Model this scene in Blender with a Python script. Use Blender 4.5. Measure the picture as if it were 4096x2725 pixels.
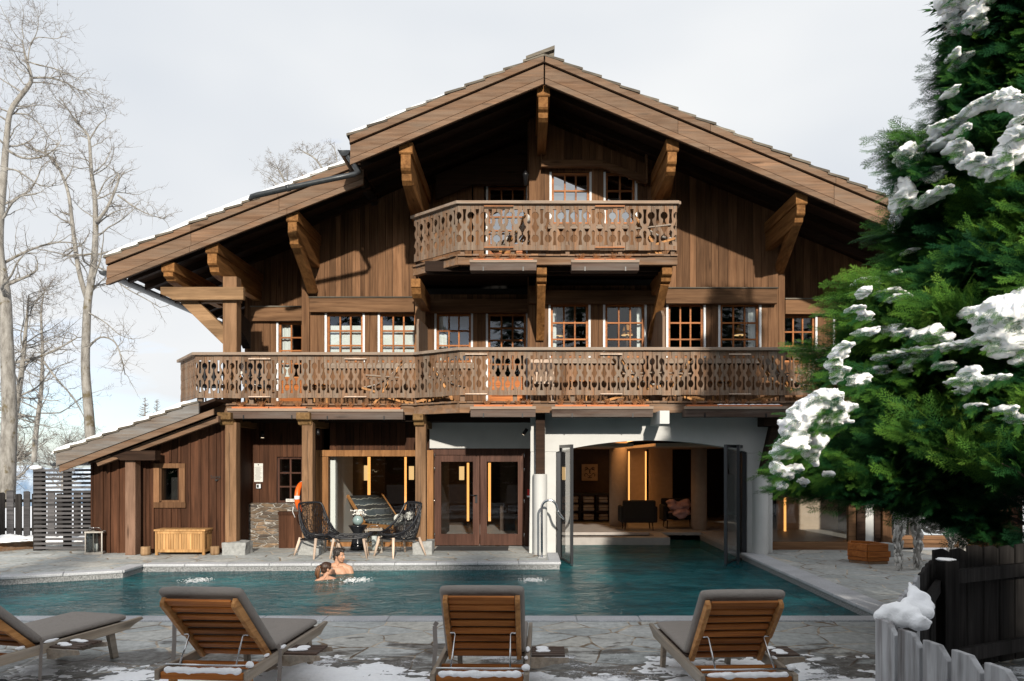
import bpy, bmesh, math, random
import numpy as np
from mathutils import Vector, Matrix, noise as mnoise
from math import sin, cos, pi, radians, sqrt, atan2

for _o in list(bpy.data.objects): bpy.data.objects.remove(_o)
S = bpy.context.scene
C = S.collection
R = random.Random(7)

# ---------------------------------------------------------------- camera
F, VX, HY, CZ = 3053.0, 2100.0, 1830.0, 1.95       # focal in photo pixels, vanishing point, horizon, eye height
def P(px, py, d): return Vector(((px-VX)/F*d, d, CZ-(py-HY)/F*d))
def PX(px, d): return (px-VX)/F*d
def PZ(py, d): return CZ-(py-HY)/F*d
cam_d = bpy.data.cameras.new('camera'); cam = bpy.data.objects.new('camera', cam_d); C.objects.link(cam)
cam.location = (0, 0, CZ); cam.rotation_euler = (pi/2, 0, 0)
cam_d.lens = F/4096*36; cam_d.sensor_width = 36
cam_d.shift_x = (2048-VX)/4096; cam_d.shift_y = (HY-1362.5)/4096
cam_d.clip_start = .05; cam_d.clip_end = 3000
S.camera = cam
S.view_settings.view_transform = 'Standard'; S.view_settings.look = 'None'
S.view_settings.exposure = 0.04; S.view_settings.gamma = 1
S.cycles.use_denoising = True
S.cycles.max_bounces = 8; S.cycles.transparent_max_bounces = 12; S.cycles.diffuse_bounces = 3
S.cycles.glossy_bounces = 3; S.cycles.transmission_bounces = 4; S.cycles.sample_clamp_indirect = 4
S.cycles.caustics_reflective = False; S.cycles.caustics_refractive = False

# ---------------------------------------------------------------- sun and sky
SUN = Vector((.13, -1.0, .365)).normalized()
sl = bpy.data.lights.new('sun', 'SUN'); sl.energy = 5.2; sl.angle = radians(1.1); sl.color = (1, .92, .79)
so = bpy.data.objects.new('sun', sl); C.objects.link(so)
so.rotation_euler = (-SUN).to_track_quat('-Z', 'Y').to_euler()
W = bpy.data.worlds.new('World'); S.world = W; W.use_nodes = True
def sky_nodes(nt):
    n, l = nt.nodes, nt.links
    bg = n['Background']; bg.inputs[1].default_value = .1
    sky = n.new('ShaderNodeTexSky'); sky.sky_type = 'NISHITA'; sky.sun_disc = False
    sky.sun_elevation = math.asin(SUN.z); sky.sun_rotation = atan2(SUN.x, SUN.y); sky.air_density = 1.0; sky.dust_density = .6
    tc = n.new('ShaderNodeTexCoord')
    mp = n.new('ShaderNodeMapping'); mp.inputs['Scale'].default_value = (1.0, 1.0, 3.2)
    l.new(tc.outputs['Generated'], mp.inputs[0])
    n1 = n.new('ShaderNodeTexNoise'); n1.inputs['Scale'].default_value = 1.7; n1.inputs['Detail'].default_value = 6; n1.inputs['Roughness'].default_value = .55; n1.inputs['Distortion'].default_value = .35
    l.new(mp.outputs[0], n1.inputs[0])
    n2 = n.new('ShaderNodeTexNoise'); n2.inputs['Scale'].default_value = 1.1; n2.inputs['Detail'].default_value = 4
    mp2 = n.new('ShaderNodeMapping'); mp2.inputs['Location'].default_value = (3.1, .4, 1.7); mp2.inputs['Scale'].default_value = (1, 1, 2.2)
    l.new(tc.outputs['Generated'], mp2.inputs[0]); l.new(mp2.outputs[0], n2.inputs[0])
    cr = n.new('ShaderNodeValToRGB')          # cloud tone, dull underside to bright
    e = cr.color_ramp.elements; e[0].position = .36; e[0].color = (.72, .76, .815, 1); e[1].position = .56; e[1].color = (.90, .915, .925, 1)
    l.new(n2.outputs[0], cr.inputs[0])
    cv = n.new('ShaderNodeValToRGB')          # cover: thin places let the blue through near the horizon
    e = cv.color_ramp.elements; e[0].position = .37; e[0].color = (.30,)*3+(1,); e[1].position = .53; e[1].color = (1, 1, 1, 1)
    sx = n.new('ShaderNodeSeparateXYZ'); l.new(tc.outputs['Generated'], sx.inputs[0])
    mz = n.new('ShaderNodeMapRange'); mz.inputs[1].default_value = .02; mz.inputs[2].default_value = .40; mz.inputs[3].default_value = -.11; mz.inputs[4].default_value = .2
    l.new(sx.outputs[2], mz.inputs[0])
    ad = n.new('ShaderNodeMath'); ad.operation = 'ADD'; l.new(n1.outputs[0], ad.inputs[0]); l.new(mz.outputs[0], ad.inputs[1]); l.new(ad.outputs[0], cv.inputs[0])
    mu = n.new('ShaderNodeVectorMath'); mu.operation = 'SCALE'; mu.inputs['Scale'].default_value = 10.0; l.new(cr.outputs[0], mu.inputs[0])
    sk = n.new('ShaderNodeVectorMath'); sk.operation = 'SCALE'; sk.operation = 'MULTIPLY'; sk.inputs[1].default_value = (1.35, 1.62, 2.2); l.new(sky.outputs[0], sk.inputs[0])
    ms = n.new('ShaderNodeMapRange'); ms.inputs[1].default_value = -.5; ms.inputs[2].default_value = .35; ms.inputs[3].default_value = 10.3; ms.inputs[4].default_value = 10.0   # the cloud deck is thinner on the sunny side
    l.new(sx.outputs[1], ms.inputs[0]); l.new(ms.outputs[0], mu.inputs['Scale'])
    mx = n.new('ShaderNodeMix'); mx.data_type = 'RGBA'; l.new(cv.outputs[0], mx.inputs[0]); l.new(sk.outputs[0], mx.inputs[6]); l.new(mu.outputs[0], mx.inputs[7])
    l.new(mx.outputs[2], bg.inputs[0])
sky_nodes(W.node_tree)

# ---------------------------------------------------------------- objects
def tag(o, label=None, cat=None, group=None, kind=None):
    if label: o['label'] = label
    if cat: o['category'] = cat
    if group: o['group'] = group
    if kind: o['kind'] = kind
    return o
def empty(name, label, cat, loc=(0, 0, 0), rz=0, group=None, kind=None):
    o = bpy.data.objects.new(name, None); C.objects.link(o); o.location = loc; o.rotation_euler = (0, 0, rz); o.empty_display_size = .1
    return tag(o, label, cat, group, kind)
def link(name, me, mat, parent=None):
    me.name = name
    o = bpy.data.objects.new(name, me); C.objects.link(o)
    if mat: me.materials.append(mat)
    if parent: o.parent = parent
    return o
def copy_tree(o, parent=None, label=None):
    c = o.copy(); C.objects.link(c); c.parent = parent
    if label: c['label'] = label
    for ch in list(o.children): copy_tree(ch, c)
    return c
class MB:
    """collects shapes, built as one mesh; every added shape carries its own random value 'var'"""
    def __init__(s): s.v = []; s.f = []; s.r = []; s.sm = []
    def add(s, vs, fs, smooth=False, r=None):
        b = len(s.v); r = R.random() if r is None else r
        s.v += [tuple(v) for v in vs]; s.f += [tuple(b+i for i in f) for f in fs]; s.r += [r]*len(fs); s.sm += [smooth]*len(fs)
    def box(s, x0, x1, y0, y1, z0, z1, r=None):
        if x0 > x1: x0, x1 = x1, x0
        if y0 > y1: y0, y1 = y1, y0
        if z0 > z1: z0, z1 = z1, z0
        s.add([(x0,y0,z0),(x1,y0,z0),(x1,y1,z0),(x0,y1,z0),(x0,y0,z1),(x1,y0,z1),(x1,y1,z1),(x0,y1,z1)],
              [(0,3,2,1),(4,5,6,7),(0,1,5,4),(1,2,6,5),(2,3,7,6),(3,0,4,7)], r=r)
    def obox(s, c, size, rot=(0, 0, 0), r=None, bev=0):
        M = Matrix.Translation(Vector(c)) @ __import__('mathutils').Euler(rot).to_matrix().to_4x4()
        hx, hy, hz = size[0]/2, size[1]/2, size[2]/2
        vs = [M @ Vector(q) for q in [(-hx,-hy,-hz),(hx,-hy,-hz),(hx,hy,-hz),(-hx,hy,-hz),(-hx,-hy,hz),(hx,-hy,hz),(hx,hy,hz),(-hx,hy,hz)]]
        s.add(vs, [(0,3,2,1),(4,5,6,7),(0,1,5,4),(1,2,6,5),(2,3,7,6),(3,0,4,7)], r=r)
    def bar(s, a, b, w, h, up=(0, 0, 1), r=None):
        """box beam from a to b, width w (sideways), height h (along up)"""
        a, b = Vector(a), Vector(b); d = (b-a).normalized(); up = Vector(up)
        sd = d.cross(up)
        if sd.length < 1e-5: sd = d.cross(Vector((0, 1, 0)))
        sd.normalize(); u = sd.cross(d).normalized()
        vs = []
        for p in (a, b):
            for i, j in ((-1,-1),(1,-1),(1,1),(-1,1)): vs.append(p+sd*(i*w/2)+u*(j*h/2))
        s.add(vs, [(0,1,2,3),(7,6,5,4),(0,4,5,1),(1,5,6,2),(2,6,7,3),(3,7,4,0)], r=r)
    def prism(s, pts, a, b, axis='x', r=None):
        """polygon pts (two coords) extruded from a to b along axis"""
        def mk(u, v, t):
            return {'x': (t, u, v), 'y': (u, t, v), 'z': (u, v, t)}[axis]
        n = len(pts)
        vs = [mk(u, v, a) for u, v in pts]+[mk(u, v, b) for u, v in pts]
        fs = [tuple(range(n))[::-1], tuple(range(n, 2*n))]+[(i, (i+1) % n, n+(i+1) % n, n+i) for i in range(n)]
        s.add(vs, fs, r=r)
    def tube(s, pts, rad, n=8, caps=True, smooth=True, r=None, closed=False):
        pts = [Vector(p) for p in pts]; m = len(pts)
        if not hasattr(rad, '__len__'): rad = [rad]*m
        vs = []; up = None
        for i, p in enumerate(pts):
            if closed: d = pts[(i+1) % m]-pts[i-1]
            else: d = pts[min(i+1, m-1)]-pts[max(i-1, 0)]
            if d.length < 1e-9: d = Vector((0, 0, 1))
            d.normalize()
            if up is None:
                up = Vector((0, 0, 1)) if abs(d.z) < .9 else Vector((1, 0, 0))
            a = (up-d*up.dot(d))
            if a.length < 1e-4: a = d.orthogonal()
            a.normalize(); b = d.cross(a); up = a
            for k in range(n):
                t = 2*pi*k/n; vs.append(p+(a*cos(t)+b*sin(t))*rad[i])
        fs = []
        for i in range(m if closed else m-1):
            for k in range(n):
                i2 = (i+1) % m
                fs.append((i*n+k, i*n+(k+1) % n, i2*n+(k+1) % n, i2*n+k))
        if caps and not closed: fs += [tuple(range(n))[::-1], tuple((m-1)*n+k for k in range(n))]
        s.add(vs, fs, smooth, r)
    def lathe(s, c, prof, n=20, r=None):
        c = Vector(c); vs = []
        for rr, z in prof:
            for k in range(n): vs.append(c+Vector((rr*cos(2*pi*k/n), rr*sin(2*pi*k/n), z)))
        fs = [(i*n+k, i*n+(k+1) % n, (i+1)*n+(k+1) % n, (i+1)*n+k) for i in range(len(prof)-1) for k in range(n)]
        fs += [tuple(range(n))[::-1], tuple((len(prof)-1)*n+k for k in range(n))]
        s.add(vs, fs, True, r)
    def blob(s, c, rx, ry, rz, seed=0, amp=.15, n=10, r=None):
        c = Vector(c); vs = []; m = n//2+1
        for i in range(m+1):
            th = pi*i/m
            for k in range(n):
                ph = 2*pi*k/n; d = Vector((sin(th)*cos(ph), sin(th)*sin(ph), cos(th)))
                q = 1+amp*mnoise.noise(d*1.7+Vector((seed*3.1, seed, 0)))*2
                vs.append(c+Vector((d.x*rx, d.y*ry, d.z*rz))*q)
        fs = [(i*n+k, (i+1)*n+k, (i+1)*n+(k+1) % n, i*n+(k+1) % n) for i in range(m) for k in range(n)]
        s.add(vs, fs, True, r)
    def quad(s, a, b, c, d, r=None): s.add([a, b, c, d], [(0, 1, 2, 3)], r=r)
    def build(s, name, mat, parent=None, bevel=0, off=None):
        if off is not None: s.v = [(x-off[0], y-off[1], z-off[2]) for x, y, z in s.v]
        me = bpy.data.meshes.new(name); me.from_pydata(s.v, [], s.f); me.validate(clean_customdata=False)
        if len(me.polygons) == len(s.r):
            at = me.attributes.new('var', 'FLOAT', 'FACE'); at.data.foreach_set('value', s.r)
            me.polygons.foreach_set('use_smooth', s.sm)
        me.update()
        o = link(name, me, mat, parent)
        if bevel:
            m = o.modifiers.new('bevel', 'BEVEL'); m.width = bevel; m.segments = 2; m.limit_method = 'ANGLE'; m.angle_limit = radians(50)
        return o
def thing(name, mb, mat, label, cat, group=None, kind=None, bevel=0):
    return tag(mb.build(name, mat, None, bevel), label, cat, group, kind)

# ---------------------------------------------------------------- materials
class NT:
    def __init__(s, name):
        s.m = bpy.data.materials.new(name); s.m.use_nodes = True; s.t = s.m.node_tree; s.n = s.t.nodes; s.b = s.n['Principled BSDF']; s.out = s.n['Material Output']
        s.tc = s.n.new('ShaderNodeTexCoord')
    def L(s, a, b): s.t.links.new(a, b)
    def map(s, scale=(1, 1, 1), rot=(0, 0, 0), var=False, src=None):
        mp = s.n.new('ShaderNodeMapping'); mp.inputs['Scale'].default_value = scale; mp.inputs['Rotation'].default_value = rot
        s.L(src or s.tc.outputs['Object'], mp.inputs[0])
        if var:
            a = s.attr(); m = s.n.new('ShaderNodeMath'); m.operation = 'MULTIPLY'; m.inputs[1].default_value = 37.0; s.L(a, m.inputs[0]); s.L(m.outputs[0], mp.inputs['Location'])
        return mp.outputs[0]
    def attr(s, nm='var', o='Fac'):
        a = s.n.new('ShaderNodeAttribute'); a.attribute_name = nm; return a.outputs[o]
    def noise(s, vec, scale=5, det=4, rough=.55, dist=0):
        x = s.n.new('ShaderNodeTexNoise'); x.inputs['Scale'].default_value = scale; x.inputs['Detail'].default_value = det; x.inputs['Roughness'].default_value = rough; x.inputs['Distortion'].default_value = dist
        s.L(vec, x.inputs[0]); return x.outputs[0]
    def voro(s, vec, scale=5, feat='F1', out='Distance', rnd=1):
        x = s.n.new('ShaderNodeTexVoronoi'); x.feature = feat; x.inputs['Scale'].default_value = scale; x.inputs['Randomness'].default_value = rnd
        s.L(vec, x.inputs[0]); return x.outputs[out]
    def ramp(s, fac, stops, interp='LINEAR'):
        x = s.n.new('ShaderNodeValToRGB'); x.color_ramp.interpolation = interp; e = x.color_ramp.elements
        while len(e) < len(stops): e.new(.5)
        for i, (p, c) in enumerate(stops):
            e[i].position = p; e[i].color = (c, c, c, 1) if not hasattr(c, '__len__') else tuple(c)+(1,)
        s.L(fac, x.inputs[0]); return x.outputs[0]
    def mix(s, fac, a, b, bl='MIX'):
        x = s.n.new('ShaderNodeMix'); x.data_type = 'RGBA'; x.blend_type = bl
        for i, q in ((0, fac), (6, a), (7, b)):
            if isinstance(q, (int, float)): x.inputs[i].default_value = q if i == 0 else (q, q, q, 1)
            elif hasattr(q, '__len__'): x.inputs[i].default_value = tuple(q)+(1,)
            else: s.L(q, x.inputs[i])
        return x.outputs[2]
    def math(s, op, a, b=0, clamp=False):
        x = s.n.new('ShaderNodeMath'); x.operation = op; x.use_clamp = clamp
        for i, q in ((0, a), (1, b)):
            if isinstance(q, (int, float)): x.inputs[i].default_value = q
            else: s.L(q, x.inputs[i])
        return x.outputs[0]
    def bump(s, h, st=.3, dist=.01):
        x = s.n.new('ShaderNodeBump'); x.inputs['Strength'].default_value = st; x.inputs['Distance'].default_value = dist; s.L(h, x.inputs['Height']); s.L(x.outputs[0], s.b.inputs['Normal']); return x.outputs[0]
    def set(s, col=None, rough=None, metal=None, spec=None, **k):
        for nm, q in (('Base Color', col), ('Roughness', rough), ('Metallic', metal), ('Specular IOR Level', spec)):
            if q is None: continue
            if isinstance(q, (int, float)): s.b.inputs[nm].default_value = q
            elif hasattr(q, '__len__'): s.b.inputs[nm].default_value = tuple(q)+(1,)
            else: s.L(q, s.b.inputs[nm])
        return s
def wood(name, c1, c2, axis='z', rough=.72, grain=26, grey=None, spec=.12, vamp=.35, bump=.25):
    """c1 dark, c2 light; grey = (colour, amount) weathering in patches"""
    t = NT(name); sc = {'x': (1.1, grain, grain), 'y': (grain, 1.1, grain), 'z': (grain, grain, 1.1)}[axis]
    v = t.map(sc, var=True)
    g = t.noise(v, 1.0, 7, .62, .6)
    col = t.ramp(g, [(.28, c1), (.72, c2)])
    sc2 = {'x': (.5, 2.5, 2.5), 'y': (2.5, .5, 2.5), 'z': (2.5, 2.5, .5)}[axis]
    big = t.noise(t.map(sc2, var=True), 1.3, 4, .6)
    col = t.mix(1.0, col, t.ramp(big, [(.3, .68), (.7, 1.25)]), 'MULTIPLY')
    kn = t.voro(t.map({'x': (.9, 5, 5), 'y': (5, .9, 5), 'z': (5, 5, .9)}[axis], var=True), 1.0)
    col = t.mix(t.ramp(kn, [(.05, .75), (.16, 0)]), col, tuple(q*.4 for q in c1))
    a = t.attr()
    col = t.mix(1.0, col, t.ramp(a, [(0, 1-vamp), (1, 1+vamp)]), 'MULTIPLY')
    if grey:
        w = t.noise(t.map({'x': (.7, 6, 6), 'y': (6, .7, 6), 'z': (6, 6, .7)}[axis], var=True), 1.0, 5, .7)
        col = t.mix(t.ramp(w, [(.5-.3*grey[1], 0), (.85-.3*grey[1], 1)]), col, t.mix(g, tuple(q*.55 for q in grey[0]), grey[0]))
    t.set(col, rough, spec=spec); t.bump(g, bump, .006)
    return t.m
def plain(name, col, rough=.5, metal=0, spec=.5, nz=0, nsc=8, bump=0):
    t = NT(name)
    if nz:
        g = t.noise(t.map(), nsc, 5, .6)
        c = t.mix(1.0, col, t.ramp(g, [(.3, 1-nz), (.7, 1+nz)]), 'MULTIPLY'); t.set(c, rough, metal, spec)
        if bump: t.bump(t.noise(t.map(), nsc*6, 5, .6), bump, .004)
    else: t.set(col, rough, metal, spec)
    return t.m
def emis(name, col, st):
    t = NT(name); t.set((.02, .02, .02), .5); t.b.inputs['Emission Color'].default_value = tuple(col)+(1,); t.b.inputs['Emission Strength'].default_value = st; return t.m
M = {}
WD, WL = (.075, .038, .019), (.26, .145, .075)
M['board'] = wood('facade boards', (.090, .043, .021), (.21, .112, .058), 'z')
M['board_x'] = wood('facade beams', (.10, .05, .025), (.23, .128, .068), 'x')
M['fascia'] = wood('roof fascia boards', (.10, .054, .031), (.235, .14, .086), 'x', vamp=.16, grain=22, grey=((.23, .165, .12), .4), bump=.5)
M['beam'] = wood('bracket timber', (.12, .050, .016), (.32, .155, .055), 'y', vamp=.2, grain=16)
M['post'] = wood('post timber', (.13, .072, .037), (.30, .175, .098), 'z', vamp=.12, grain=14)
M['postx'] = wood('cross timber', (.15, .088, .045), (.32, .195, .105), 'x', vamp=.12, grain=14)
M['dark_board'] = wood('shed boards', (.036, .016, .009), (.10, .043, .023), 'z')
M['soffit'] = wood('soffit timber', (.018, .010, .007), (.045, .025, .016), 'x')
M['rail'] = wood('weathered balusters', (.105, .050, .025), (.27, .150, .084), 'z', grey=((.275, .225, .18), .50), vamp=.34, grain=30, bump=.6)
M['handrail'] = wood('handrail', (.17, .11, .075), (.36, .265, .195), 'x', grey=((.36, .30, .25), .5), vamp=.1)
M['edge'] = wood('floor beam', (.12, .065, .035), (.26, .15, .085), 'x', grey=((.24, .2, .17), .25), vamp=.2, grain=14)
M['planter'] = wood('planter board', (.05, .03, .024), (.13, .085, .065), 'x', grey=((.16, .135, .12), .4), vamp=.2, bump=.5)
M['frame'] = wood('window frame wood', (.22, .075, .024), (.42, .165, .055), 'x', vamp=.15, rough=.45)
M['frame_dark'] = wood('door frame wood', (.045, .021, .015), (.10, .048, .034), 'z', vamp=.15, rough=.4)
M['door'] = wood('orange door wood', (.28, .08, .02), (.50, .17, .045), 'x', rough=.4)
M['teak'] = wood('oiled teak', (.19, .055, .013), (.50, .19, .05), 'x', rough=.45, vamp=.22)
M['teak_grey'] = wood('weathered teak', (.20, .15, .105), (.40, .33, .26), 'y', grey=((.36, .33, .29), .4), vamp=.12)
M['teak_side'] = wood('oiled teak stile', (.27, .11, .035), (.60, .31, .12), 'y', vamp=.15, rough=.45)
M['chest'] = wood('storage chest teak', (.30, .15, .055), (.56, .335, .15), 'z', vamp=.18)
M['fence'] = wood('grey fence boards', (.06, .045, .04), (.40, .405, .42), 'z', grey=((.52, .535, .56), .40), vamp=.25, grain=13, bump=1.0)
M['fence_dark'] = wood('dark fence boards', (.010, .009, .009), (.036, .033, .032), 'z', vamp=.4, spec=.08, rough=.9)
M['slat'] = wood('grey slats', (.035, .033, .035), (.13, .125, .13), 'x', vamp=.3)
M['shingle'] = wood('roof shingles', (.07, .058, .045), (.19, .17, .14), 'x', vamp=.3)
M['gutter'] = plain('dark zinc', (.055, .06, .065), .42, .6, nz=.2)
M['white'] = plain('white render', (.54, .54, .53), .85, nz=.05, nsc=3, bump=.35)
M['jamb'] = plain('white jamb', (.72, .74, .76), .6)
M['alu'] = plain('dark aluminium', (.04, .042, .047), .35, .6)
M['steel'] = plain('polished steel', (.62, .62, .63), .12, 1)
M['black'] = plain('black metal', (.012, .012, .014), .4, .3)
M['blackfab'] = plain('black upholstery', (.012, .012, .013), .9)
M['rope'] = plain('black rope weave', (.008, .0085, .012), .45, 0, .6)
M['rope2'] = plain('grey rope weave', (.045, .045, .05), .5)
M['paleleg'] = wood('pale ash legs', (.45, .33, .25), (.66, .52, .42), 'z', vamp=.08)
M['glassd'] = None
def glass(name, tint=(.82, .86, .86), f=1.0, ior=1.5):
    t = NT(name); tr = t.n.new('ShaderNodeBsdfTransparent'); tr.inputs[0].default_value = tuple(tint)+(1,)
    gl = t.n.new('ShaderNodeBsdfGlossy'); gl.inputs['Roughness'].default_value = .01
    lw = t.n.new('ShaderNodeLayerWeight'); lw.inputs['Blend'].default_value = .5
    fr = t.ramp(lw.outputs['Facing'], [(0, .085*f), (.55, .14*f), (1, 1.0)])
    nz = t.noise(t.map((.8, .8, .8)), 1.0, 2); bp = t.n.new('ShaderNodeBump'); bp.inputs['Strength'].default_value = .05; bp.inputs['Distance'].default_value = .02; t.L(nz, bp.inputs['Height']); t.L(bp.outputs[0], gl.inputs['Normal'])
    mx = t.n.new('ShaderNodeMixShader'); t.L(fr, mx.inputs[0]); t.L(tr.outputs[0], mx.inputs[1]); t.L(gl.outputs[0], mx.inputs[2]); t.L(mx.outputs[0], t.out.inputs[0])
    return t.m
M['glass'] = glass('window glass'); M['glass_hi'] = glass('mirroring window glass', (.5, .52, .52), 6.0); M['glass_room'] = glass('large window glass', (.88, .9, .9), .75)
def snow_mat():
    t = NT('snow'); g = t.noise(t.map(), 9, 6, .6); t.set(t.ramp(g, [(.3, (.86, .87, .90)), (.7, (.91, .92, .94))]), .75, spec=.3)
    t.b.inputs['Subsurface Weight'].default_value = .0
    g2 = t.noise(t.map(), 22, 6, .65); t.bump(g2, .5, .02); return t.m
M['snow'] = snow_mat()
M['terracotta'] = plain('terracotta', (.52, .16, .055), .8, nz=.12)
M['dry'] = plain('dried plants', (.30, .13, .05), .9, nz=.3, nsc=30)
M['canvas'] = plain('white canvas', (.74, .72, .68), .85)
M['curtain'] = plain('white curtain', (.78, .80, .78), .9)
M['rubber'] = plain('rubber', (.012, .012, .015), .55)
M['orange'] = plain('orange plastic', (.80, .13, .015), .4)
M['red'] = plain('red plastic', (.65, .01, .01), .4)
M['paper'] = plain('notice paper', (.62, .61, .58), .8)
M['ink'] = plain('dark ink', (.03, .028, .028), .8)
M['candle'] = plain('white candle', (.75, .74, .72), .5)
M['led'] = emis('warm light strip', (1, .42, .11), 1.7)
M['lamp'] = emis('lit lamp shade', (1, .62, .26), 1.05)
M['spot_on'] = emis('lit spotlight lens', (1, .8, .55), 3)
M['interior'] = plain('interior panelling', (.055, .034, .023), .8, nz=.2)
M['interior2'] = plain('interior plaster', (.46, .35, .27), .85, nz=.08)
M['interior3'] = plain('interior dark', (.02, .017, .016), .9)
M['tile'] = plain('pale indoor stone', (.36, .33, .31), .55, nz=.12, nsc=5)
# ================================================================= CHALET
chalet = empty('chalet', 'large brown wooden chalet with carved balconies and wide snow-dusted gable roof', 'chalet', (0, 16, 0))
chalet.location = (0, 0, 0)
def part(mb, name, mat, bevel=0, parent=None, label=None):
    o = mb.build(name, mat, parent or chalet, bevel)
    if label: o['label'] = label
    return o
AX = .358; DV = 14.40                                   # ridge X, verge depth
def zu(x): return 9.535-.418*abs(x-AX)                  # outer roof line, upper roof
DL = 15.4                                              # the lower left roof starts farther back
def zl(x): return PZ(655, DL)+.392*(x-PX(1391, DL))                   # lower left roof
XL0, XL1 = PX(422, 15.4), -3.25; XU0, XU1 = -3.32, 8.9
def vd(f): return DL if f is zl else DV
def slopes():
    return [('upper_left', XU0, AX, zu), ('upper_right', AX, XU1, zu), ('lower_left', XL0, XL1, zl)]
def band(mb, xa, xb, f, o1, o2, y0, y1, r=None):
    mb.prism([(xa, f(xa)-o1), (xb, f(xb)-o1), (xb, f(xb)-o2), (xa, f(xa)-o2)], y0, y1, 'y', r)
DV0 = DV
for nm, xa, xb, f in slopes():
    DV = vd(f) if nm == 'lower_left' else DV0
    roof = MB()
    band(roof, xa, xb, f, .03, .12, DV+.03, 26.5)
    band(roof, xa+.02, xb-.02, f, .13, .17, DV+.12, 26.5)
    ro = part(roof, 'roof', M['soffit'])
    mb = MB(); n = int(abs(xb-xa)/.345); q = (xb-xa)/n           # shingle courses, saw-tooth
    for i in range(n):
        a, b = xa+i*q, xa+(i+1)*q
        up = f(b) > f(a)
        lo, hi = (a, b) if up else (b, a)
        for k in range(14):
            y0 = DV-.05+R.uniform(-.015, .02) if k == 0 else DV+.9*k; y1 = DV+.9*(k+1) if k < 13 else 26.6
            if k == 13: y1 = 26.6
            j = R.uniform(-.012, .012)
            mb.prism([(lo+j-(.03 if up else -.03), f(lo)+.05), (hi, f(hi)+.012), (hi, f(hi)-.028), (lo+j-(.03 if up else -.03), f(lo)+.005)], y0, y1-.004, 'y')
            if k == 0 and n < 0: break
    part(mb, 'shingles', M['shingle'], parent=ro)
    ra = MB()
    for k in range(13):
        y = DV+.75+k*.72
        band(ra, xa+.06, xb-.03, f, .18, .33, y, y+.11)
    part(ra, 'rafters', M['soffit'], parent=ro)
    fa = MB()
    seg = 2 if xb-xa < 5 else 3
    for (o1, o2, ya, yb) in ((.0, .135, DV-.04, DV+.03), (.165, .418, DV, DV+.05), (.434, .545, DV-.025, DV+.03)):
        cuts = [xa+.02]+[xa+(xb-xa)*(k+R.uniform(-.12, .12))/seg for k in range(1, seg)]+[xb-.002]
        if nm == 'upper_left': cuts = [xa+.02, xb-.002]
        for a, b in zip(cuts[:-1], cuts[1:]): band(fa, a, b-.004, f, o1, o2, ya, yb)
    part(fa, 'barge_board', M['fascia'], bevel=.006)
    bk = MB(); band(bk, xa+.04, xb-.002, f, .125, .535, DV+.055, DV+.085); part(bk, 'barge_backing', M['soffit'], parent=ro)  # dark board added behind the gaps to stop light leaking through
DV = DV0
# ridge cap of the left slope sticking past the ridge
mb = MB(); mb.prism([(AX-.34, zu(AX-.34)+.10), (AX+.20, zu(AX)+.16), (AX+.20, zu(AX)+.09), (AX-.34, zu(AX-.34)+.04)], DV-.06, 26.6, 'y'); mb.box(AX+.03, AX+.19, DV+.02, 26.5, zu(AX)-.02, zu(AX)+.085)
part(mb, 'ridge_cap', M['shingle'])
def snow_sheet(xa, xb, f, cover, seed, name='roof_snow', parent=None, y1=24, th=.07, yv=None):
    nx, ny = int((xb-xa)/.05), 34; vs = []; fs = []; yv = DV if yv is None else yv
    for j in range(ny+1):
        y = yv-.03+(y1-yv)*(j/ny)**1.6
        for i in range(nx+1):
            x = xa+(xb-xa)*i/nx
            n = mnoise.noise(Vector((x*.55+seed, y*.35, 0)))+.5*mnoise.noise(Vector((x*1.9, y*1.2, seed)))
            t = th*(cover(x)+.9*n)
            edge = min(1, (x-xa)/.12+.3, (xb-x)/.12)
            z = f(x)+.045+min(t, th*1.5)*edge+.008*mnoise.noise(Vector((x*9, y*9, 2)))
            if j == 0: z = f(x)+.045-.03+min(.03+t*.1, .03)*.4
            vs.append((x, y-(.012 if j == 0 else 0), z))
    for j in range(ny):
        for i in range(nx):
            a = j*(nx+1)+i; fs.append((a, a+1, a+nx+2, a+nx+1))
    me = bpy.data.meshes.new(name); me.from_pydata(vs, [], fs); me.polygons.foreach_set('use_smooth', [True]*len(fs)); me.update()
    return link(name, me, M['snow'], parent)
snow_sheet(XL0-.03, XL1-.15, zl, lambda x: 1.0, 3.3, parent=chalet, yv=DL, th=.065)
snow_sheet(XU0-.04, AX-.9, zu, lambda x: .85-.85*max(0, (x+2.6)/1.8), 8.1, parent=chalet)
snow_sheet(3.6, XU1, zu, lambda x: .12, 5.2, parent=chalet, th=.05)
# roof vent seen as a small ring on the left slope
mb = MB(); cx = PX(1552, 15.4); mb.tube([(cx, 15.2, zu(cx)+.10), (cx, 15.75, zu(cx)+.10)], .075, 14); part(mb, 'roof_vent', M['shingle'])
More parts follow.
